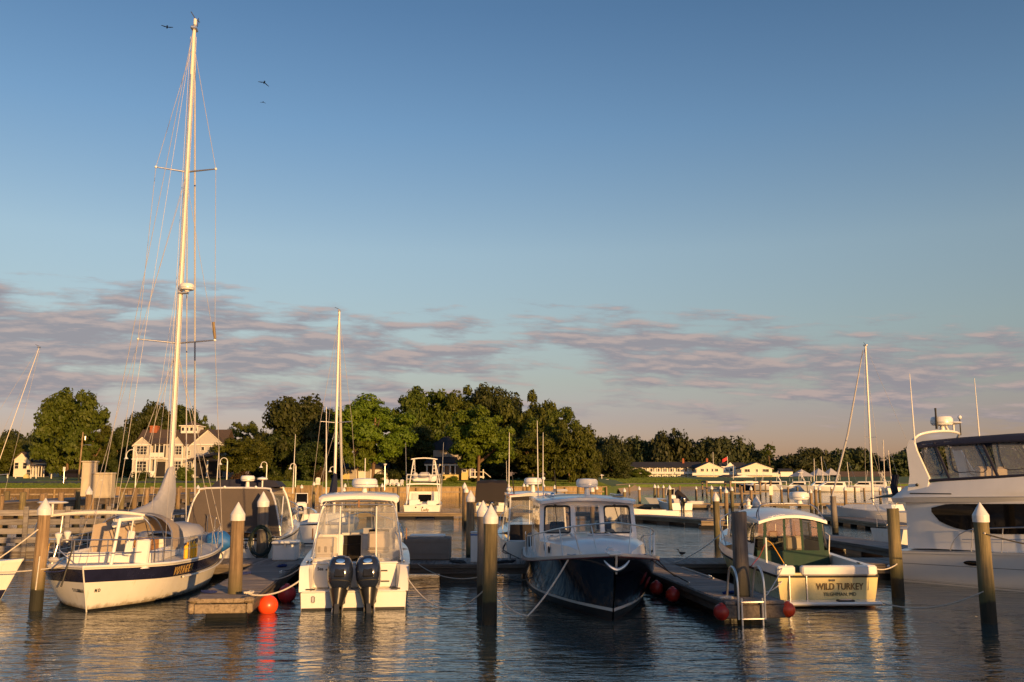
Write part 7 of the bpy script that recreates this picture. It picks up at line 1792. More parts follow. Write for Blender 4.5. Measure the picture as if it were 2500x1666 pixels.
# ---------------------------------------------------------------- 7. hardtop boat behind the navy one
def hardtop_boat():
    x = XA(1318, 33.6); t = thing('hardtop_boat', 'white hardtop boat with a black drop curtain behind the navy boat', 'motorboat', (x, 33.3, 0), .08)
    H = Hull(8.2, [1.20, 1.26, 1.30, 1.30, 1.25, 1.1, .8, .42, .02], [1.1, 1.12, 1.12, 1.08, .96, .75, .48, .2, .01], [.98, .98, 1.0, 1.05, 1.12, 1.2, 1.3, 1.4, 1.48], rake=1.3, p=.5)
    H.shell('hull', 'gel_hull', t); H.band('bottom_paint', 'bottom_black', t, -.3, .04); H.gunwale('gunwale', 'gel', t, 0, .42, .22, .40); H.deck('foredeck', 'gel', t, .40, 1, .14, .01)
    MB().box((0, .12, .80), (2.2, .14, .42), .05).build('transom_wall', 'gel', t)
    outboard(t, (-.28, -.05, .66), -.12, .9, 'engine_dark')
    zt = 2.62
    P = [[(hw * k, y, z + .06 * (1 - k * k)) for k in (-1, -.9, -.4, .4, .9, 1)] for y, hw, z in ((.9, 1.02, zt - .04), (1.1, 1.06, zt), (3.0, 1.06, zt + .03), (3.8, .95, zt))]
    MB().slab(P, .09).build('hardtop', 'gel', t); tube_part('top_edge', [(-1.04, .92, zt - .04), (1.04, .92, zt - .04)], .025, 'red', t)
    for sd in (-1, 1):
        MB().prism([(sd * 1.10, .95, 1.0), (sd * 1.08, 1.25, 1.0), (sd * .98, 1.15, zt - .05), (sd * 1.0, .95, zt - .05)], (-sd * .06, 0, 0)).build('side_post', 'gel', t); tube_part('fore_post', [(sd * 1.08, 3.9, 1.2), (sd * .95, 3.5, zt)], .03, 'white_paint', t)
        MB().poly([(sd * 1.08, 1.3, 1.4), (sd * 1.06, 3.8, 1.4), (sd * .97, 3.45, zt - .08), (sd * .98, 1.2, zt - .08)]).build('side_glass', 'windscreen', t, smooth=False)
    MB().grid([[(-1.02, .98, .95), (1.02, .98, .95)], [(-1.0, .96, 1.52), (1.0, .96, 1.52)]]).build('drop_curtain', 'canvas_dark', t); MB().grid([[(-1.0, .955, 1.53), (1.0, .955, 1.53)], [(-.95, .93, 2.38), (.95, .93, 2.38)]]).build('clear_curtain', 'vinyl', t); MB().grid([[(-.95, .93, 2.38), (.95, .93, 2.38)], [(-.95, .92, 2.56), (.95, .92, 2.56)]]).build('valance', 'canvas_dark', t)
    for k in (-.3, .35): tube_part('curtain_batten', [(k, .94, 1.53), (k * .95, .92, 2.4)], .014, 'white_paint', t)
    MB().box((.3, 2.6, 1.5), (.5, .4, .5), .06).build('helm_seat', 'seat_tan', t); framed(t, [(-.9, 4.0, 1.5), (.9, 4.0, 1.5), (.85, 3.5, 2.45), (-.85, 3.5, 2.45)], .03, 'white_paint', 'windscreen', .02, 'windscreen')
    radar(t, (-.05, 2.0, zt + .32), .34, .26, .26)
    for x_, y_ in ((-.85, 1.0), (.72, 1.0)): tube_part('rod', [(x_, y_, zt), (x_ - .1, y_ - .2, zt + .85)], [.025, .012], 'rubber', t)
    for x_ in (-.95, .35): tube_part('vhf_antenna', [(x_, 2.2, zt), (x_ + .02, 2.2, zt + 2.3)], [.022, .008], 'white_paint', t)
    MB().ball((-1.0, 1.2, zt + .15), .12, 10, 6, (1, 1, .8)).build('loudhailer', 'white_plastic', t); MB().box((.9, 1.3, zt + .12), (.5, .5, .1), .04).build('life_raft', 'canvas_white', t)
    tube_part('roof_rail', [(.55, 1.0, zt + .05), (.6, 1.0, zt + .14), (1.0, 1.4, zt + .14), (1.04, 2.2, zt + .05)], .015, 'steel', t, 6, 2)
    for sd in (-1, 1): tube_part('bow_rail', H.rail_line(.48, .98, lambda q: .25 + .3 * min(1, q * 4), 12, side=sd, inset=.07), .015, 'steel', t)
    for k in range(2): tube_part('shore_cable', [(-1.12, .3 + k * .2, 1.0), (-1.35, -.2, .75 - k * .1), (-1.15, -.9, .62), (-.9 - k * .3, -1.6, DZ + .03)], .018, 'rope_dark', t, 5, 3)
hardtop_boat()

# ---------------------------------------------------------------- 8. small boat at the left edge
def skiff():
    p = W(10, 1352, 24.5); t = thing('skiff', 'white skiff bow with a dark blue bottom at the left picture edge', 'boat', (p.x - 5.45, 24.6, 0), -PI / 2 + .12)
    H = Hull(5.6, [.95, .98, 1.0, .98, .90, .75, .5, .02], [.8, .82, .82, .78, .68, .5, .28, .01], [.72, .73, .76, .80, .86, .92, .98, 1.04], rake=.5, p=.7)
    H.shell('hull', 'gel_hull', t); H.band('blue_bottom', 'navy_stripe', t, -.2, .26, .005); H.band('sheer_strake', 'gel', t, lambda u: H.sh(u) - .06, lambda u: H.sh(u) + .02, .03, rows=1); H.deck('deck', 'gel', t, .3, 1, .05, .02); H.gunwale('gunwale', 'gel', t, 0, .32, .12, .25)
skiff()

# ---------------------------------------------------------------- 9. sport fishing boat with tower
def sportfish():
    d = 77; k = d / F; x = XA(1033, d); t = thing('sport_fishing_boat', 'sunlit white sport fishing boat with a tall tower, stern to the viewer', 'motorboat', (x, 76.2, 0), .05)
    H = Hull(9.5, [1.48, 1.52, 1.55, 1.54, 1.46, 1.28, .95, .5, .02], [1.3, 1.32, 1.32, 1.26, 1.1, .85, .55, .25, .01], [1.0, 1.0, 1.03, 1.08, 1.16, 1.26, 1.38, 1.5, 1.6], rake=1.5, p=.55)
    H.shell('hull', 'gel_hull', t); H.band('bottom_paint', 'bottom_black', t, -.3, .08); H.band('rub_rail', 'gel_old', t, lambda u: H.sh(u) - .08, lambda u: H.sh(u) - .02, .03, rows=1); H.gunwale('gunwale', 'gel', t, 0, .36, .2, .4); H.deck('foredeck', 'gel', t, .36, 1, .2, .01)
    P = [[(-1.30, 3.1, 1.0), (-1.2, 3.1, 2.05), (1.2, 3.1, 2.05), (1.30, 3.1, 1.0)], [(-1.1, 5.6, 1.2), (-.95, 4.9, 1.98), (.95, 4.9, 1.98), (1.1, 5.6, 1.2)]]
    MB().grid(P).poly(P[0]).poly(P[1]).build('cabin', 'gel', t); MB().box((.1, 3.06, 1.5), (1.1, .03, .6), .02).build('cabin_window', 'dark_glass', t); MB().box((-.75, 3.05, 1.4), (.5, .03, 1.0), .02).build('cabin_door', 'gel_grey', t)
    MB().box((-.75, 2.6, 1.0), (.9, .7, .8), .06).build('fighting_console', 'gel', t); MB().box((.7, 2.5, .95), (.8, .6, .7), .06).build('tackle_station', 'gel', t); MB().box((.05, 1.5, .9), (.6, .6, .35), .08).build('fish_box', 'gel', t)
    P = [[(hw * q, y, 2.72 + .05 * (1 - q * q)) for q in (-1, -.5, 0, .5, 1)] for y, hw in ((2.0, 1.42), (4.6, 1.3))]
    MB().slab(P, .12).build('bridge_deck', 'gel', t); MB().box((0, 3.9, 3.15), (2.0, .7, .55), .1).build('bridge_console', 'gel', t); MB().box((.05, 3.2, 3.45), (.95, .5, .45), .15).build('covered_seat', 'canvas_white', t); MB().box((-.75, 3.3, 3.4), (.4, .4, .5), .1).build('covered_helm', 'canvas_white', t)
    for sd in (-1, 1):
        for y in (2.1, 3.3): tube_part('bridge_post', [(sd * 1.36, y, 1.05), (sd * 1.36, y, 2.7)], .035, 'white_paint', t)
        tube_part('tower_leg', [(sd * 1.40, 1.9, 1.05), (sd * 1.15, 2.2, 2.8), (sd * .88, 2.6, 4.75)], .045, 'white_paint', t); tube_part('tower_leg', [(sd * 1.3, 4.2, 2.8), (sd * .88, 3.2, 4.75)], .045, 'white_paint', t); tube_part('tower_leg', [(sd * .72, 2.2, 3.4), (sd * .80, 2.6, 4.75)], .03, 'white_paint', t)
        for z in (3.4, 3.7, 4.0, 4.3): tube_part('tower_rung', [(sd * (1.12 - (z - 2.8) * .125), 2.2 + (z - 2.8) * .2, z), (sd * (.72 + (z - 3.4) * .05), 2.2 + (z - 3.4) * .25, z)], .02, 'white_paint', t)
        tube_part('bridge_rail', [(sd * 1.38, 2.1, 2.8), (sd * 1.38, 2.1, 3.45), (sd * 1.36, 3.6, 3.5), (sd * 1.3, 4.5, 3.5)], .025, 'white_paint', t, 6, 3)
        tube_part('outrigger', [(sd * 1.45, 3.5, 1.3), (sd * 1.62, 3.2, 6.2)], [.035, .012], 'alu', t)
    tube_part('aft_rail', [(-1.38, 2.1, 3.45), (1.38, 2.1, 3.45)], .025, 'white_paint', t); tube_part('aft_rail', [(-1.38, 2.1, 3.1), (1.38, 2.1, 3.1)], .025, 'white_paint', t)
    P = [[(hw * q, y, 4.8 + .10 * (1 - q * q)) for q in (-1, -.5, 0, .5, 1)] for y, hw in ((2.3, 1.05), (2.6, 1.15), (3.4, 1.1))]
    MB().slab(P, .08).build('tower_roof', 'gel', t); text('Lady', .34, 'boat_name', 'gold_dark', t, (.25, -.03, .62), (PI / 2, 0, 0), .004, 1, 1, .006)
    for x_ in (-.25, .3): MB().ball((x_ - .25, -.02, .82), .06, 8, 6).build('stern_light', 'ink', t)
sportfish()

# ---------------------------------------------------------------- 10. boat under a dark bimini with curtain
def bimini_boat():
    x = XA(1202, 77); t = thing('bimini_boat', 'white runabout under a drooping near black canvas top', 'motorboat', (x, 76.0, 0), .02)
    H = Hull(6.5, [1.30, 1.32, 1.32, 1.28, 1.15, .9, .5, .02], [1.15, 1.15, 1.14, 1.05, .9, .6, .3, .01], [.95, .96, 1.0, 1.06, 1.14, 1.22, 1.3, 1.36], rake=1.0, p=.5)
    H.shell('hull', 'gel_hull', t); H.band('bottom_paint', 'bottom_black', t, -.3, .06); H.gunwale('gunwale', 'gel', t, 0, .55, .2, .4); H.deck('foredeck', 'gel', t, .55, 1, .12, .01)
    P = []
    for y, z, hw in ((.2, 1.25, 1.42), (.35, 2.2, 1.36), (.6, 2.80, 1.28), (1.0, 3.0, 1.22), (2.4, 3.02, 1.22), (3.0, 2.85, 1.22), (3.4, 2.0, 1.28)): P.append([(hw * q * (1.0 if abs(q) < 1 else 1.0), y, z - .10 * abs(q) ** 4 + .03 * math.sin(q * 7 + y * 3)) for q in np.linspace(-1, 1, 13)])
    MB().grid(P).build('canvas_top', 'canvas_dark', t)
    for sd in (-1, 1): tube_part('bow_hoop', [(sd * 1.22, 2.6, 1.05), (sd * 1.27, 1.2, 2.2), (sd * 1.22, .8, 2.95)], .02, 'steel', t); MB().box((sd * .8, .6, 1.15), (.6, .5, .5), .06).build('aft_seat', 'gel', t)
    outboard(t, (0, -.05, .75), -.1, .8, 'engine_dark'); tube_part('vhf_antenna', [(1.25, 1.6, 1.2), (1.18, 1.2, 4.6)], [.03, .012], 'white_paint', t)
bimini_boat()

# ---------------------------------------------------------------- sailboats farther off
def far_sailboat(name, label, x, y, rz, mast_top, mast_y, L=9.5, mast=True, mr=1.0, cover='canvas_navy', bimini=None, jib=True, heel=0.0, hullm='gel', spread=.5):
    t = thing(name, label, 'sailboat', (x, y, 0), rz)
    H = Hull(L, [.95, 1.25, 1.42, 1.48, 1.45, 1.28, .95, .5, .02], [.6, .95, 1.15, 1.22, 1.15, .92, .6, .28, .01], [.95, .93, .92, .93, .96, 1.02, 1.1, 1.2, 1.28], rake=1.2, p=.7)
    H.shell('hull', hullm, t); H.band('boot_stripe', 'navy_stripe', t, .05, .12, .006); H.deck('deck', 'nonskid', t, dz=.01)
    P = [[(-.95, 2.6, .98), (-.85, 2.7, 1.4), (.85, 2.7, 1.4), (.95, 2.6, .98)], [(-.6, 6.6, 1.08), (-.5, 6.1, 1.35), (.5, 6.1, 1.35), (.6, 6.6, 1.08)]]
    MB().grid(P).poly(P[0]).poly(P[1]).build('deckhouse', 'gel', t)
    my = mast_y; lean = math.tan(heel)
    if bimini:
        P = [[(1.15 * q, yy, zz - .12 * q * q) for q in np.linspace(-1, 1, 7)] for yy, zz in ((.2, 2.35), (1.0, 2.5), (2.2, 2.45))]
        MB().slab(P, .03).build('bimini', bimini, t)
        for sd in (-1, 1): tube_part('bimini_pole', [(sd * 1.15, 1.2, 1.0), (sd * 1.12, .3, 2.3)], .016, 'steel', t); tube_part('bimini_pole', [(sd * 1.15, 1.2, 1.0), (sd * 1.12, 2.1, 2.35)], .016, 'steel', t)
    for sd in (-1, 1):
        tube_part('lifeline', H.rail_line(.05, .95, .6, 14, side=sd, inset=.08), .010, 'wire', t, 5)
        for u in np.linspace(.05, .95, 8): q = H.pt(u, H.sh(u), sd, -.08); tube_part('stanchion', [q, q + Vector((0, 0, .6))], .014, 'steel', t)
    if not mast: return t
    ms = tube_part('mast', [(0, my, .9), (lean * mast_top, my - .1, mast_top)], [.085 * mr, .06 * mr], 'mastpaint', t, 10)
    MB().box((lean * mast_top, my - .1, mast_top + .04), (.14, .3, .1), .02).build('masthead', 'alu', ms); tube_part('masthead_vane', [(lean * mast_top - .25, my - .1, mast_top + .22), (lean * mast_top + .02, my - .1, mast_top + .10)], .012, 'rubber', ms)
    tube_part('boom', [(0, my, 1.95), (0, .6, 1.9)], .06, 'mastpaint', t, 8)
    cov = [[(ry * math.cos(a), yy, zc + h * math.sin(a)) for a in np.linspace(0, 2 * PI, 13)[:-1]] for yy, zc, ry, h in ((.8, 2.0, .1, .1), (2.0, 2.05, .15, .18), (my - 1.2, 2.2, .17, .32), (my - .4, 2.6, .17, .7), (my + .1, 2.75, .14, .85))]
    if cover: MB().grid(cov, closed=True).poly(cov[0]).poly(cov[-1]).build('sail_cover', cover, t)
    zs = mast_top * spread + 1
    for sd in (-1, 1):
        tube_part('spreader', [(lean * zs, my, zs), (lean * zs + sd * .85, my - .1, zs + .06)], .022, 'alu', t); tube_part('shroud', [(lean * mast_top, my, mast_top - .2), (lean * zs + sd * .85, my - .1, zs + .06), (sd * 1.3, my - .1, .95)], .009, 'wire', t, 5)
        tube_part('lower_shroud', [(lean * zs, my, zs - .2), (sd * 1.25, my - .6, .95)], .008, 'wire', t, 5)
    tube_part('backstay', [(lean * mast_top, my - .1, mast_top), (0, 0, 1.0)], .008, 'wire', t, 5)
    if jib: tube_part('furled_jib', [(lean * mast_top, my + .1, mast_top - .3), (0, my + (L - .4 - my) * .5, mast_top * .5), (0, L - .4, 1.35)], [.03, .075, .06], 'canvas_white', t, 8)
    return t
far_sailboat('sailboat', 'sailboat with a navy sail cover, mast rising behind the twin outboard boat', XA(828, 50), 45.0, .06, ZA(762, 50.5), 5.4, cover='canvas_navy', spread=.42)
far_sailboat('sailboat', 'small white sailboat with a furled headsail beyond the slanting dock', XA(2130, 65) + 3.0, 61.8, .75, ZA(845, 65), 4.4, L=8.0, cover=None, spread=.40)
far_sailboat('sailboat', 'white sailboat with a dark green bimini half hidden by the motor yacht', XA(2138, 43), 42.0, -1.15, 13.5, 5.4, mast=False, bimini='canvas_green', hullm='gel_old')
far_sailboat('sailboat', 'sailboat at the left edge whose mast leans to the right', W(-45, 1230, 62).x, 57, .0, ZA(850, 62), 5.0, cover='canvas_white', heel=math.atan((W(97, 850, 62).x - W(-45, 1230, 62).x) / ZA(850, 62)), spread=.20, jib=False, mr=.3)

# ---------------------------------------------------------------- small and far boats
def center_console(px, d, label, rz=.3, tent=False, name='center_console_boat', bare=False):
    t = thing(name, label, 'motorboat', (XA(px, d), d, 0), rz)
    H = Hull(6.2, [1.1, 1.14, 1.15, 1.1, .98, .75, .4, .02], [.98, 1.0, .98, .9, .74, .5, .22, .01], [.72, .73, .76, .82, .9, .98, 1.06, 1.12], rake=.9, p=.5)
    H.shell('hull', 'gel', t, 24); H.band('bottom_paint', 'bottom_black', t, -.2, .05); H.gunwale('gunwale', 'gel', t, 0, .7, .18, .3, n=12); H.deck('foredeck', 'gel', t, .7, 1, .05, .01, 10)
    if bare: return t
    if tent:
        MB().lathe([(1.0, 0), (.7, .5), (.18, 1.05), (.04, 1.2)], 12, (0, 2.6, .75), .8, 1.2).build('tent_cover', 'canvas_dark', t)
    else:
        MB().box((0, 2.6, .95), (.75, .8, 1.1), .1).build('console', 'gel', t); MB().box((0, 1.7, .85), (.8, .5, .6), .08).build('seat', 'canvas_white', t)
        tube_part('windscreen_frame', [(-.42, 2.9, 1.4), (-.40, 2.7, 2.1), (.40, 2.7, 2.1), (.42, 2.9, 1.4)], .04, 'white_paint', t); MB().poly([(-.42, 2.9, 1.4), (.42, 2.9, 1.4), (.40, 2.7, 2.1), (-.40, 2.7, 2.1)]).build('windscreen_pane', 'dark_glass', t, smooth=False)
        outboard(t, (0, 0, .7), -.1, .85, 'engine_dark')
    return t
center_console(1665, 92, 'white center console boat with an outboard moored across the basin', .25)
center_console(1716, 99, 'small white boat under a pointed black tent cover', 1.3, True)
center_console(1640, 72, 'low open skiff lying along the bending dock', 1.9, name='skiff', bare=True)
center_console(735, 64, 'sunlit white boat bow glimpsed left of the twin outboard hardtop', .2)
def far_cruiser(px, d, L, rz, label, hm='gel', tower=False, hgt=1.0):
    t = thing('cabin_cruiser', label, 'motorboat', (XA(px, d), d, 0), rz); b_ = L * .155
    H = Hull(L, [b_ * .95, b_, b_, b_, b_ * .95, b_ * .8, b_ * .45, .02], [b_ * .85] * 4 + [b_ * .75, b_ * .55, b_ * .25, .01], [1.0 * hgt, 1.0 * hgt, 1.05 * hgt, 1.12 * hgt, 1.2 * hgt, 1.32 * hgt, 1.45 * hgt, 1.55 * hgt], rake=1.3, p=.5)
    H.shell('hull', hm, t, 18); H.band('bottom_paint', 'bottom_black', t, -.3, .1, n=16); H.deck('deck', 'gel', t, n=12, dz=.01)
    w_ = b_ * .8; z0 = 1.0 * hgt
    P = [[(-w_, L * .22, z0), (-w_ * .92, L * .24, z0 + 1.25), (w_ * .92, L * .24, z0 + 1.25), (w_, L * .22, z0)], [(-w_ * .85, L * .70, z0 + .15), (-w_ * .8, L * .54, z0 + 1.2), (w_ * .8, L * .54, z0 + 1.2), (w_ * .85, L * .70, z0 + .15)]]
    c = MB().grid(P).poly(P[0]).poly(P[1]).build('cabin', 'gel', t)
    for sd in (-1, 1): MB().poly([(sd * w_ * .985, L * .28, z0 + .55), (sd * w_ * .92, L * .60, z0 + .6), (sd * w_ * .875, L * .54, z0 + 1.05), (sd * w_ * .95, L * .28, z0 + 1.05)]).build('side_window', 'dark_glass', c, smooth=False)
    P = [[(w_ * .98 * q, y, z0 + 1.32 + .06 * (1 - q * q)) for q in (-1, -.5, 0, .5, 1)] for y in (L * .12, L * .35, L * .56)]
    MB().slab(P, .08).build('hardtop', 'gel', t)
    for sd in (-1, 1): tube_part('top_post', [(sd * w_ * .95, L * .13, z0), (sd * w_ * .95, L * .13, z0 + 1.3)], .05, 'white_paint', t)
    if tower:
        for sd in (-1, 1): tube_part('tower_leg', [(sd * w_, L * .25, z0 + 1.3), (sd * w_ * .5, L * .35, z0 + 3.4)], .06, 'white_paint', t)
        MB().box((0, L * .35, z0 + 3.45), (w_ * 1.3, 1.2, .12)).build('tower_roof', 'gel', t)
    for x_ in (-.3, .5): tube_part('antenna', [(x_, L * .35, z0 + 1.3), (x_ - .2, L * .3, z0 + 4.0)], .03, 'white_paint', t)
    return t
FC = [(1935, 236, 11, 1.25, 'sunlit white cruiser moored below the small far house', 'gel', True), (2095, 214, 13, 1.45, 'largest sunlit white cruiser before the long yellow shed', 'gel', False), (1990, 222, 9, 1.35, 'white cruiser under the pointed white boat covers', 'gel', True), (1895, 240, 10, 1.6, 'dark hulled boat on the shore beside the inn annexe', 'navy', False), (2150, 225, 9, 1.2, 'white cruiser right of the largest far cruiser', 'gel', False), (2035, 230, 8, 1.5, 'low white boat between the far cruisers', 'gel', False),
      (2185, 240, 9, 1.0, 'white boat beyond the green bimini sailboat', 'gel', True), (1870, 250, 8, .9, 'small pale boat just right of the broad inn gable', 'gel', False)]
for px, d, L, rz, lb, hm, tw in FC: far_cruiser(px, d, L, rz, lb, hm, tw)
def far_masts():
    for i, (px, pt, d) in enumerate(((1988, 1120, 235), (2012, 1115, 240), (2160, 1075, 215), (2178, 1100, 230), (1790, 1135, 300), (2075, 1128, 240))):
        p0 = W(px, 1190, d); t = thing('mast', 'thin bare mast of a far moored boat, %s of six from the left' % ['second', 'third', 'fifth', 'last', 'first', 'fourth'][i], 'mast', (p0.x, d, 0)); h = ZA(pt, d)
        MB().tube([(0, 0, .2), (-.4 if i % 2 else .3, 0, h)], [.10, .06], 6).build('spar', 'mastpaint', t); tube_part('stay', [(0, 0, h * .98), (2.2, 0, 1.0)], .03, 'steel', t, 4)
        H = Hull(7, [.8, 1, 1.1, 1.1, .9, .5, .02], [.6, .8, .9, .85, .6, .3, .01], [.9, .88, .9, .95, 1.0, 1.1, 1.2], rake=.8); H.shell('hull', 'gel', t, 12).location = (0, -3.5, 0)
far_masts()
def tents():
    for px, d, w_, lb in ((1958, 275, 6.5, 'pale shade sail tent over the far boats'), (2000, 285, 6, 'round topped white boat tent right of the shade sail'), (2030, 290, 5, 'small white tent left of the yellow shed')):
        p = W(px, 1185, d); t = thing('boat_tent', lb, 'tent', (p.x, d, land_z(p.x, d))); h = 3.6
        MB().lathe([(w_ * .6, h * .45), (w_ * .5, h * .55), (.3, h * 1.0), (.05, h * 1.05)], 6).build('roof', 'canvas_white', t, smooth=False)
        for a in range(6): tube_part('pole', [(w_ * .55 * math.cos(a * PI / 3), w_ * .55 * math.sin(a * PI / 3), 0), (w_ * .55 * math.cos(a * PI / 3), w_ * .55 * math.sin(a * PI / 3), h * .5)], .06, 'white_paint', t)
tents()
def boat_lifts():
    for px, d, lb in ((1820, 150, 'timber boat lift frame in front of the dining canopy'), (1760, 158, 'timber boat lift frame left of the dining canopy'), (1850, 170, 'timber boat lift frame right of the dining canopy')):
        t = thing('boat_lift', lb, 'boat lift', (XA(px, d), d, 0))
        for x_ in (-2.4, 2.4):
            for y_ in (0, 3.5): tube_part('post', [(x_, y_, -1), (x_, y_, 2.5)], .14, 'pile', t, 8)
            MB().box((x_, 1.7, 2.55), (.3, 4.2, .3)).build('side_beam', 'beam', t, smooth=False)
        MB().box((0, 0, 2.5), (5.0, .2, .25)).build('cross_beam', 'trim', t, smooth=False); MB().box((0, .1, .7), (4.8, .2, .25)).build('cradle_beam', 'beam', t, smooth=False)
boat_lifts()
# ------------------------------------------------------------------ mooring lines, birds, small things
def loc(t, v): return Matrix.Translation(t.location) @ Matrix.Rotation(t.rotation_euler.z, 4, 'Z') @ Vector(v)
def line(name, a, b, s, label, m='rope_white', r=.016, pts=None):
    o = MB().tube(pts or sag(a, b, s), r, 6).build(name, m); tag(o, label, 'mooring line'); return o
# sailboat to the left piling
pl = G(87, 1490); a = loc(SB, SBH.pt(.05, SBH.sh(.05), -1, -.1) + Vector((0, 0, .06)))
line('mooring_line', a, (pl.x - 3.2, pl.y + .4, 1.05), .18, 'white line sagging from the sailboat stern out of the left edge')
line('mooring_line', (pl.x + .02, pl.y - .2, 1.95), (pl.x - 1.9, pl.y - 1.2, .45), .12, 'white line hanging down the left piling and out of the picture')
line('mooring_line', (pl.x + .1, pl.y - .19, 1.3), (pl.x + .06, pl.y - .19, .5), 0, 'rope tail hanging straight down the left piling')
line('mooring_line', (pl.x, pl.y, .95), a + Vector((0, 0, -.1)), .05, 'thin blue line from the left piling to the sailboat', 'rope_blue', .010)
# twin outboard boat
q = loc(TB, (-1.2, .22, .80)); line('mooring_line', q, on_f1(.3, .6, DZ + .05), .16, 'white line from the outboard boat quarter to the lit dock corner', r=.02)
q = loc(TB, (1.22, .2, .85)); p2 = G(1195, 1524)
line('mooring_line', None, None, 0, 'line drooping into the water from the outboard boat to the greenish piling', r=.015, pts=sag(q, (p2.x - .1, p2.y, .75), .62, 20))
q = loc(TB, (-1.3, 1.4, 1.0)); line('mooring_line', q, on_f1(4.0, .55, DZ), .1, 'line from the outboard boat side cleat to the finger dock')
q = loc(TB, (-1.36, 3.0, 1.0)); line('mooring_line', q, on_f1(6.4, .55, DZ), .08, 'spring line along the dock side of the outboard boat', 'rope_dark', .012)
# navy boat
a = loc(NV, NVH.pt(.88, NVH.sh(.88), 1, -.12) + Vector((0, 0, .05)))
line('mooring_line', None, None, 0, 'white bow line from the navy boat dipping to the nearest piling', r=.02, pts=sag(a, (XA(1288, 21.3), 21.2, .16), .10, 10) + sag((XA(1286, 21.3), 21.2, .16), (p2.x + .16, p2.y + .05, .62), .10, 10)[1:])
a = loc(NV, NVH.pt(.88, NVH.sh(.88), -1, -.12) + Vector((0, 0, .05))); line('mooring_line', a, on_f2(3.2, -.5, DZ + .06), .05, 'taut dark line from the navy bow to the ladder dock', 'rope_dark', .016)
a = loc(NV, NVH.pt(.70, NVH.sh(.70), -1, -.08) + Vector((0, 0, .03))); line('mooring_line', a, on_f2(4.6, -.45, DZ + .05), .03, 'second dark line from the navy boat side to the ladder dock', 'rope_dark', .014)
a = loc(NV, NVH.pt(.90, NVH.sh(.90), 1, -.18) + Vector((0, 0, .06))); line('mooring_line', a, a + Vector((-.12, .55, .62)), .02, 'rope coil tied up on the navy boat bow rail')
line('mooring_line', on_f2(.2, -.58, DZ + .03), on_f2(5.2, -.60, DZ - .05), .12, 'blue line looped along the ladder dock edge', 'rope_blue', .014)
# piling with standing rope
pb = G(1179, 1478); line('mooring_line', (pb.x + .16, pb.y - .05, 1.75), (pb.x + .10, pb.y - .05, .15), 0, 'thick rope tied down the grey capped piling', r=.026)
line('mooring_line', (pb.x - .1, pb.y, .7), (-3.0, 30.0, DZ), .2, 'slack line from the grey piling back to the long dock', r=.012)
line('mooring_line', (pb.x + .1, pb.y + .1, 1.0), (1.2, 30.0, DZ), .45, 'slack line looping under the hardtop boat', r=.012)
# cream boat
p3 = G(2193, 1458); a = loc(CB, (1.15, .1, .95)); y0 = loc(YT, YTH.pt(.30, YTH.sh(.30), 1, -.1))
line('mooring_line', a, (p3.x, p3.y - .1, .9), .12, 'line from the cream boat quarter to the mossy piling'); p4 = G(2415, 1522)
line('mooring_line', None, None, 0, 'double slack line drooping between the cream boat and the right piling', r=.018, pts=sag(loc(CB, (1.1, -.3, .14)), (p4.x - .12, p4.y - .1, .70), .26, 20))
line('mooring_line', (p4.x, p4.y - .15, 1.95), y0 + Vector((1.6, -3.6, .3)), .2, 'dark line from the right piling cap to the motor yacht', 'rope_dark', .018)
line('mooring_line', (p4.x - .05, p4.y - .16, 1.98), (p4.x + .16, p4.y - .02, 1.90), 0, 'rope turn round the right piling below its cap', r=.02)
a = loc(CB, (-1.05, .15, 1.0)); line('mooring_line', a, on_f2(.5, .5, DZ + .05), .05, 'short line from the cream boat corner to the ladder dock')
line('mooring_line', on_f2(1.0, .62, DZ + .05), loc(CB, (-1.2, -.1, .6)), .06, 'pale line from the ladder dock cleat to the cream boat')
line('mooring_line', loc(CB, CBH.pt(.9, CBH.sh(.9), -1, 0) + Vector((0, 0, .2))), (5.2, 30.4, DZ), .12, 'bow line of the cream boat to the long dock')
line('mooring_line', on_f2(7.5, .6, DZ + .02), on_f2(4.4, .55, DZ + .02), .0, 'long pale hose lying along the ladder dock edge', r=.022)
line('mooring_line', (XA(2190, 44), 42, .9), (XA(2080, 48), 47, DZ), .15, 'pair of thin lines crossing the water behind the cream boat', r=.012)

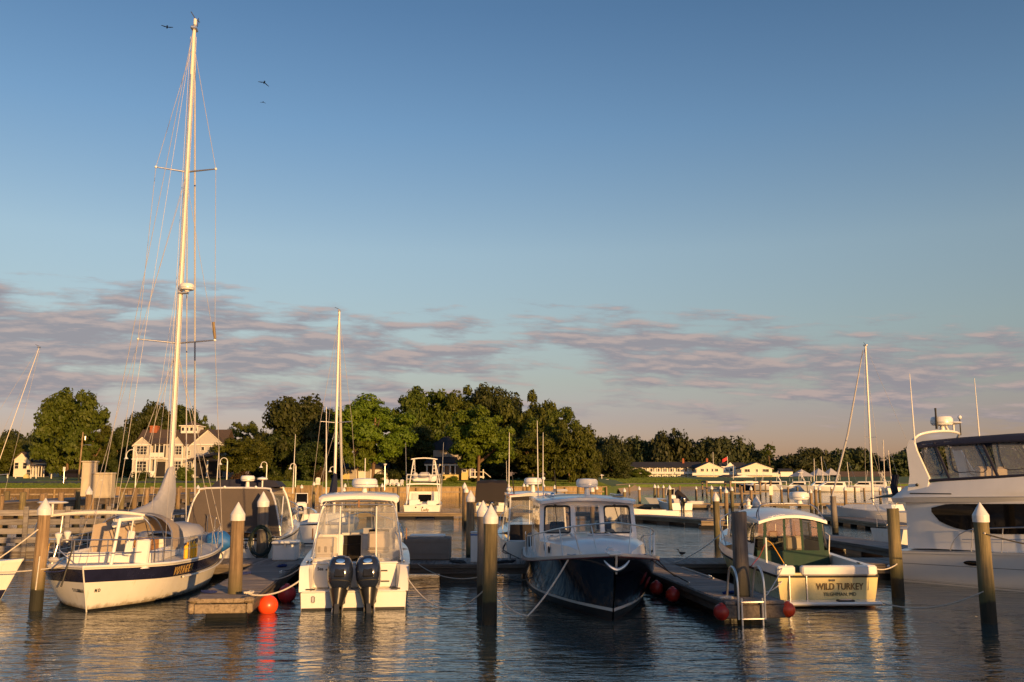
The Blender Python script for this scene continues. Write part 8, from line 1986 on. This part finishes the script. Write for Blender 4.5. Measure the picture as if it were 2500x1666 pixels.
def bird(px, py, d, s, wings, label, roll=0.0):
    t = thing('flying_bird', label, 'bird', W(px, py, d), 0); t.rotation_euler = (0, roll, 0.4); t.scale = (s, s, s)
    body = [[(r_ * math.cos(a), y, r_ * math.sin(a) * .8) for a in np.linspace(0, 2 * PI, 11)[:-1]] for y, r_ in ((-.20, .01), (-.12, .045), (0, .06), (.10, .05), (.16, .038), (.20, .03), (.235, .006))]
    MB().grid(body, closed=True).poly(body[0]).poly(body[-1]).build('body', 'bird', t)
    for sd in (-1, 1): MB().slab([[(0.02 * sd, .07, .03), (0.02 * sd, -.05, .03)], [(.20 * sd, .10, .03 + wings * .5), (.20 * sd, -.04, .03 + wings * .5)], [(.42 * sd, .02, .03 + wings), (.40 * sd, -.05, .03 + wings)]], .012).build('wing', 'bird', t)
    MB().slab([[(-.03, -.15, .0), (.03, -.15, .0)], [(-.06, -.32, 0), (.06, -.32, 0)]], .01).build('tail', 'bird', t)
bird(408, 67, 40, .62, .05, 'dark bird gliding just left of the masthead'); bird(645, 202, 40, .62, -.16, 'dark bird with wings beating down, higher of the two right of the mast', .3); bird(642, 250, 70, .55, -.12, 'tiny dark bird below the other one right of the mast')
def duck(pos, rz, label, s=1.0):
    t = thing('duck', label, 'bird', pos, rz); t.scale = (s, s, s)
    body = [[(r_ * math.cos(a), y, zc + r_ * .8 * math.sin(a)) for a in np.linspace(0, 2 * PI, 13)[:-1]] for y, r_, zc in ((-.22, .012, .20), (-.15, .06, .17), (-.04, .10, .15), (.06, .10, .155), (.13, .07, .18), (.17, .05, .24), (.18, .040, .30), (.20, .048, .345), (.235, .035, .35), (.28, .012, .335))]
    MB().grid(body, closed=True).poly(body[0]).poly(body[-1]).build('body', 'duck', t)
    for sd in (-1, 1): MB().tube([(sd * .04, 0, .08), (sd * .045, .01, 0), (sd * .05, .05, .003)], .010, 5).build('leg', 'rope_yellow', t)
p = G(1665, 1358, DZ); duck((p.x, p.y, DZ), 1.2, 'duck standing on the far end of the ladder dock', .62)
p = G(1590, 1352, DZ); duck((p.x, p.y, DZ), -1.0, 'duck on the long dock beside the navy boat rail', .55)
def lighthouse_post():
    d = 58; p = W(1828, 1255, d); t = thing('ornamental_lighthouse', 'little white lighthouse ornament on the dock left of the cream boat', 'ornament', (p.x, d, DZ))
    h = ZA(1217, d) - DZ
    MB().lathe([(.30, 0), (.18, h * .62), (.26, h * .66), (.26, h * .70), (.12, h * .72), (.12, h * .86), (.20, h * .88), (.02, h)], 14).build('tower', 'white_paint', t)
lighthouse_post()
def pier_box():
    p = W(2178, 1362, 27.6); t = thing('dock_box', 'small white locker at the motor yacht platform', 'dock box', (p.x, 28.6, .0), .1)
    MB().box((0, 0, .55), (.55, .5, .9), .04).build('body', 'white_plastic', t); MB().box((0, 0, 1.03), (.64, .58, .08), .03).build('lid', 'white_plastic', t)
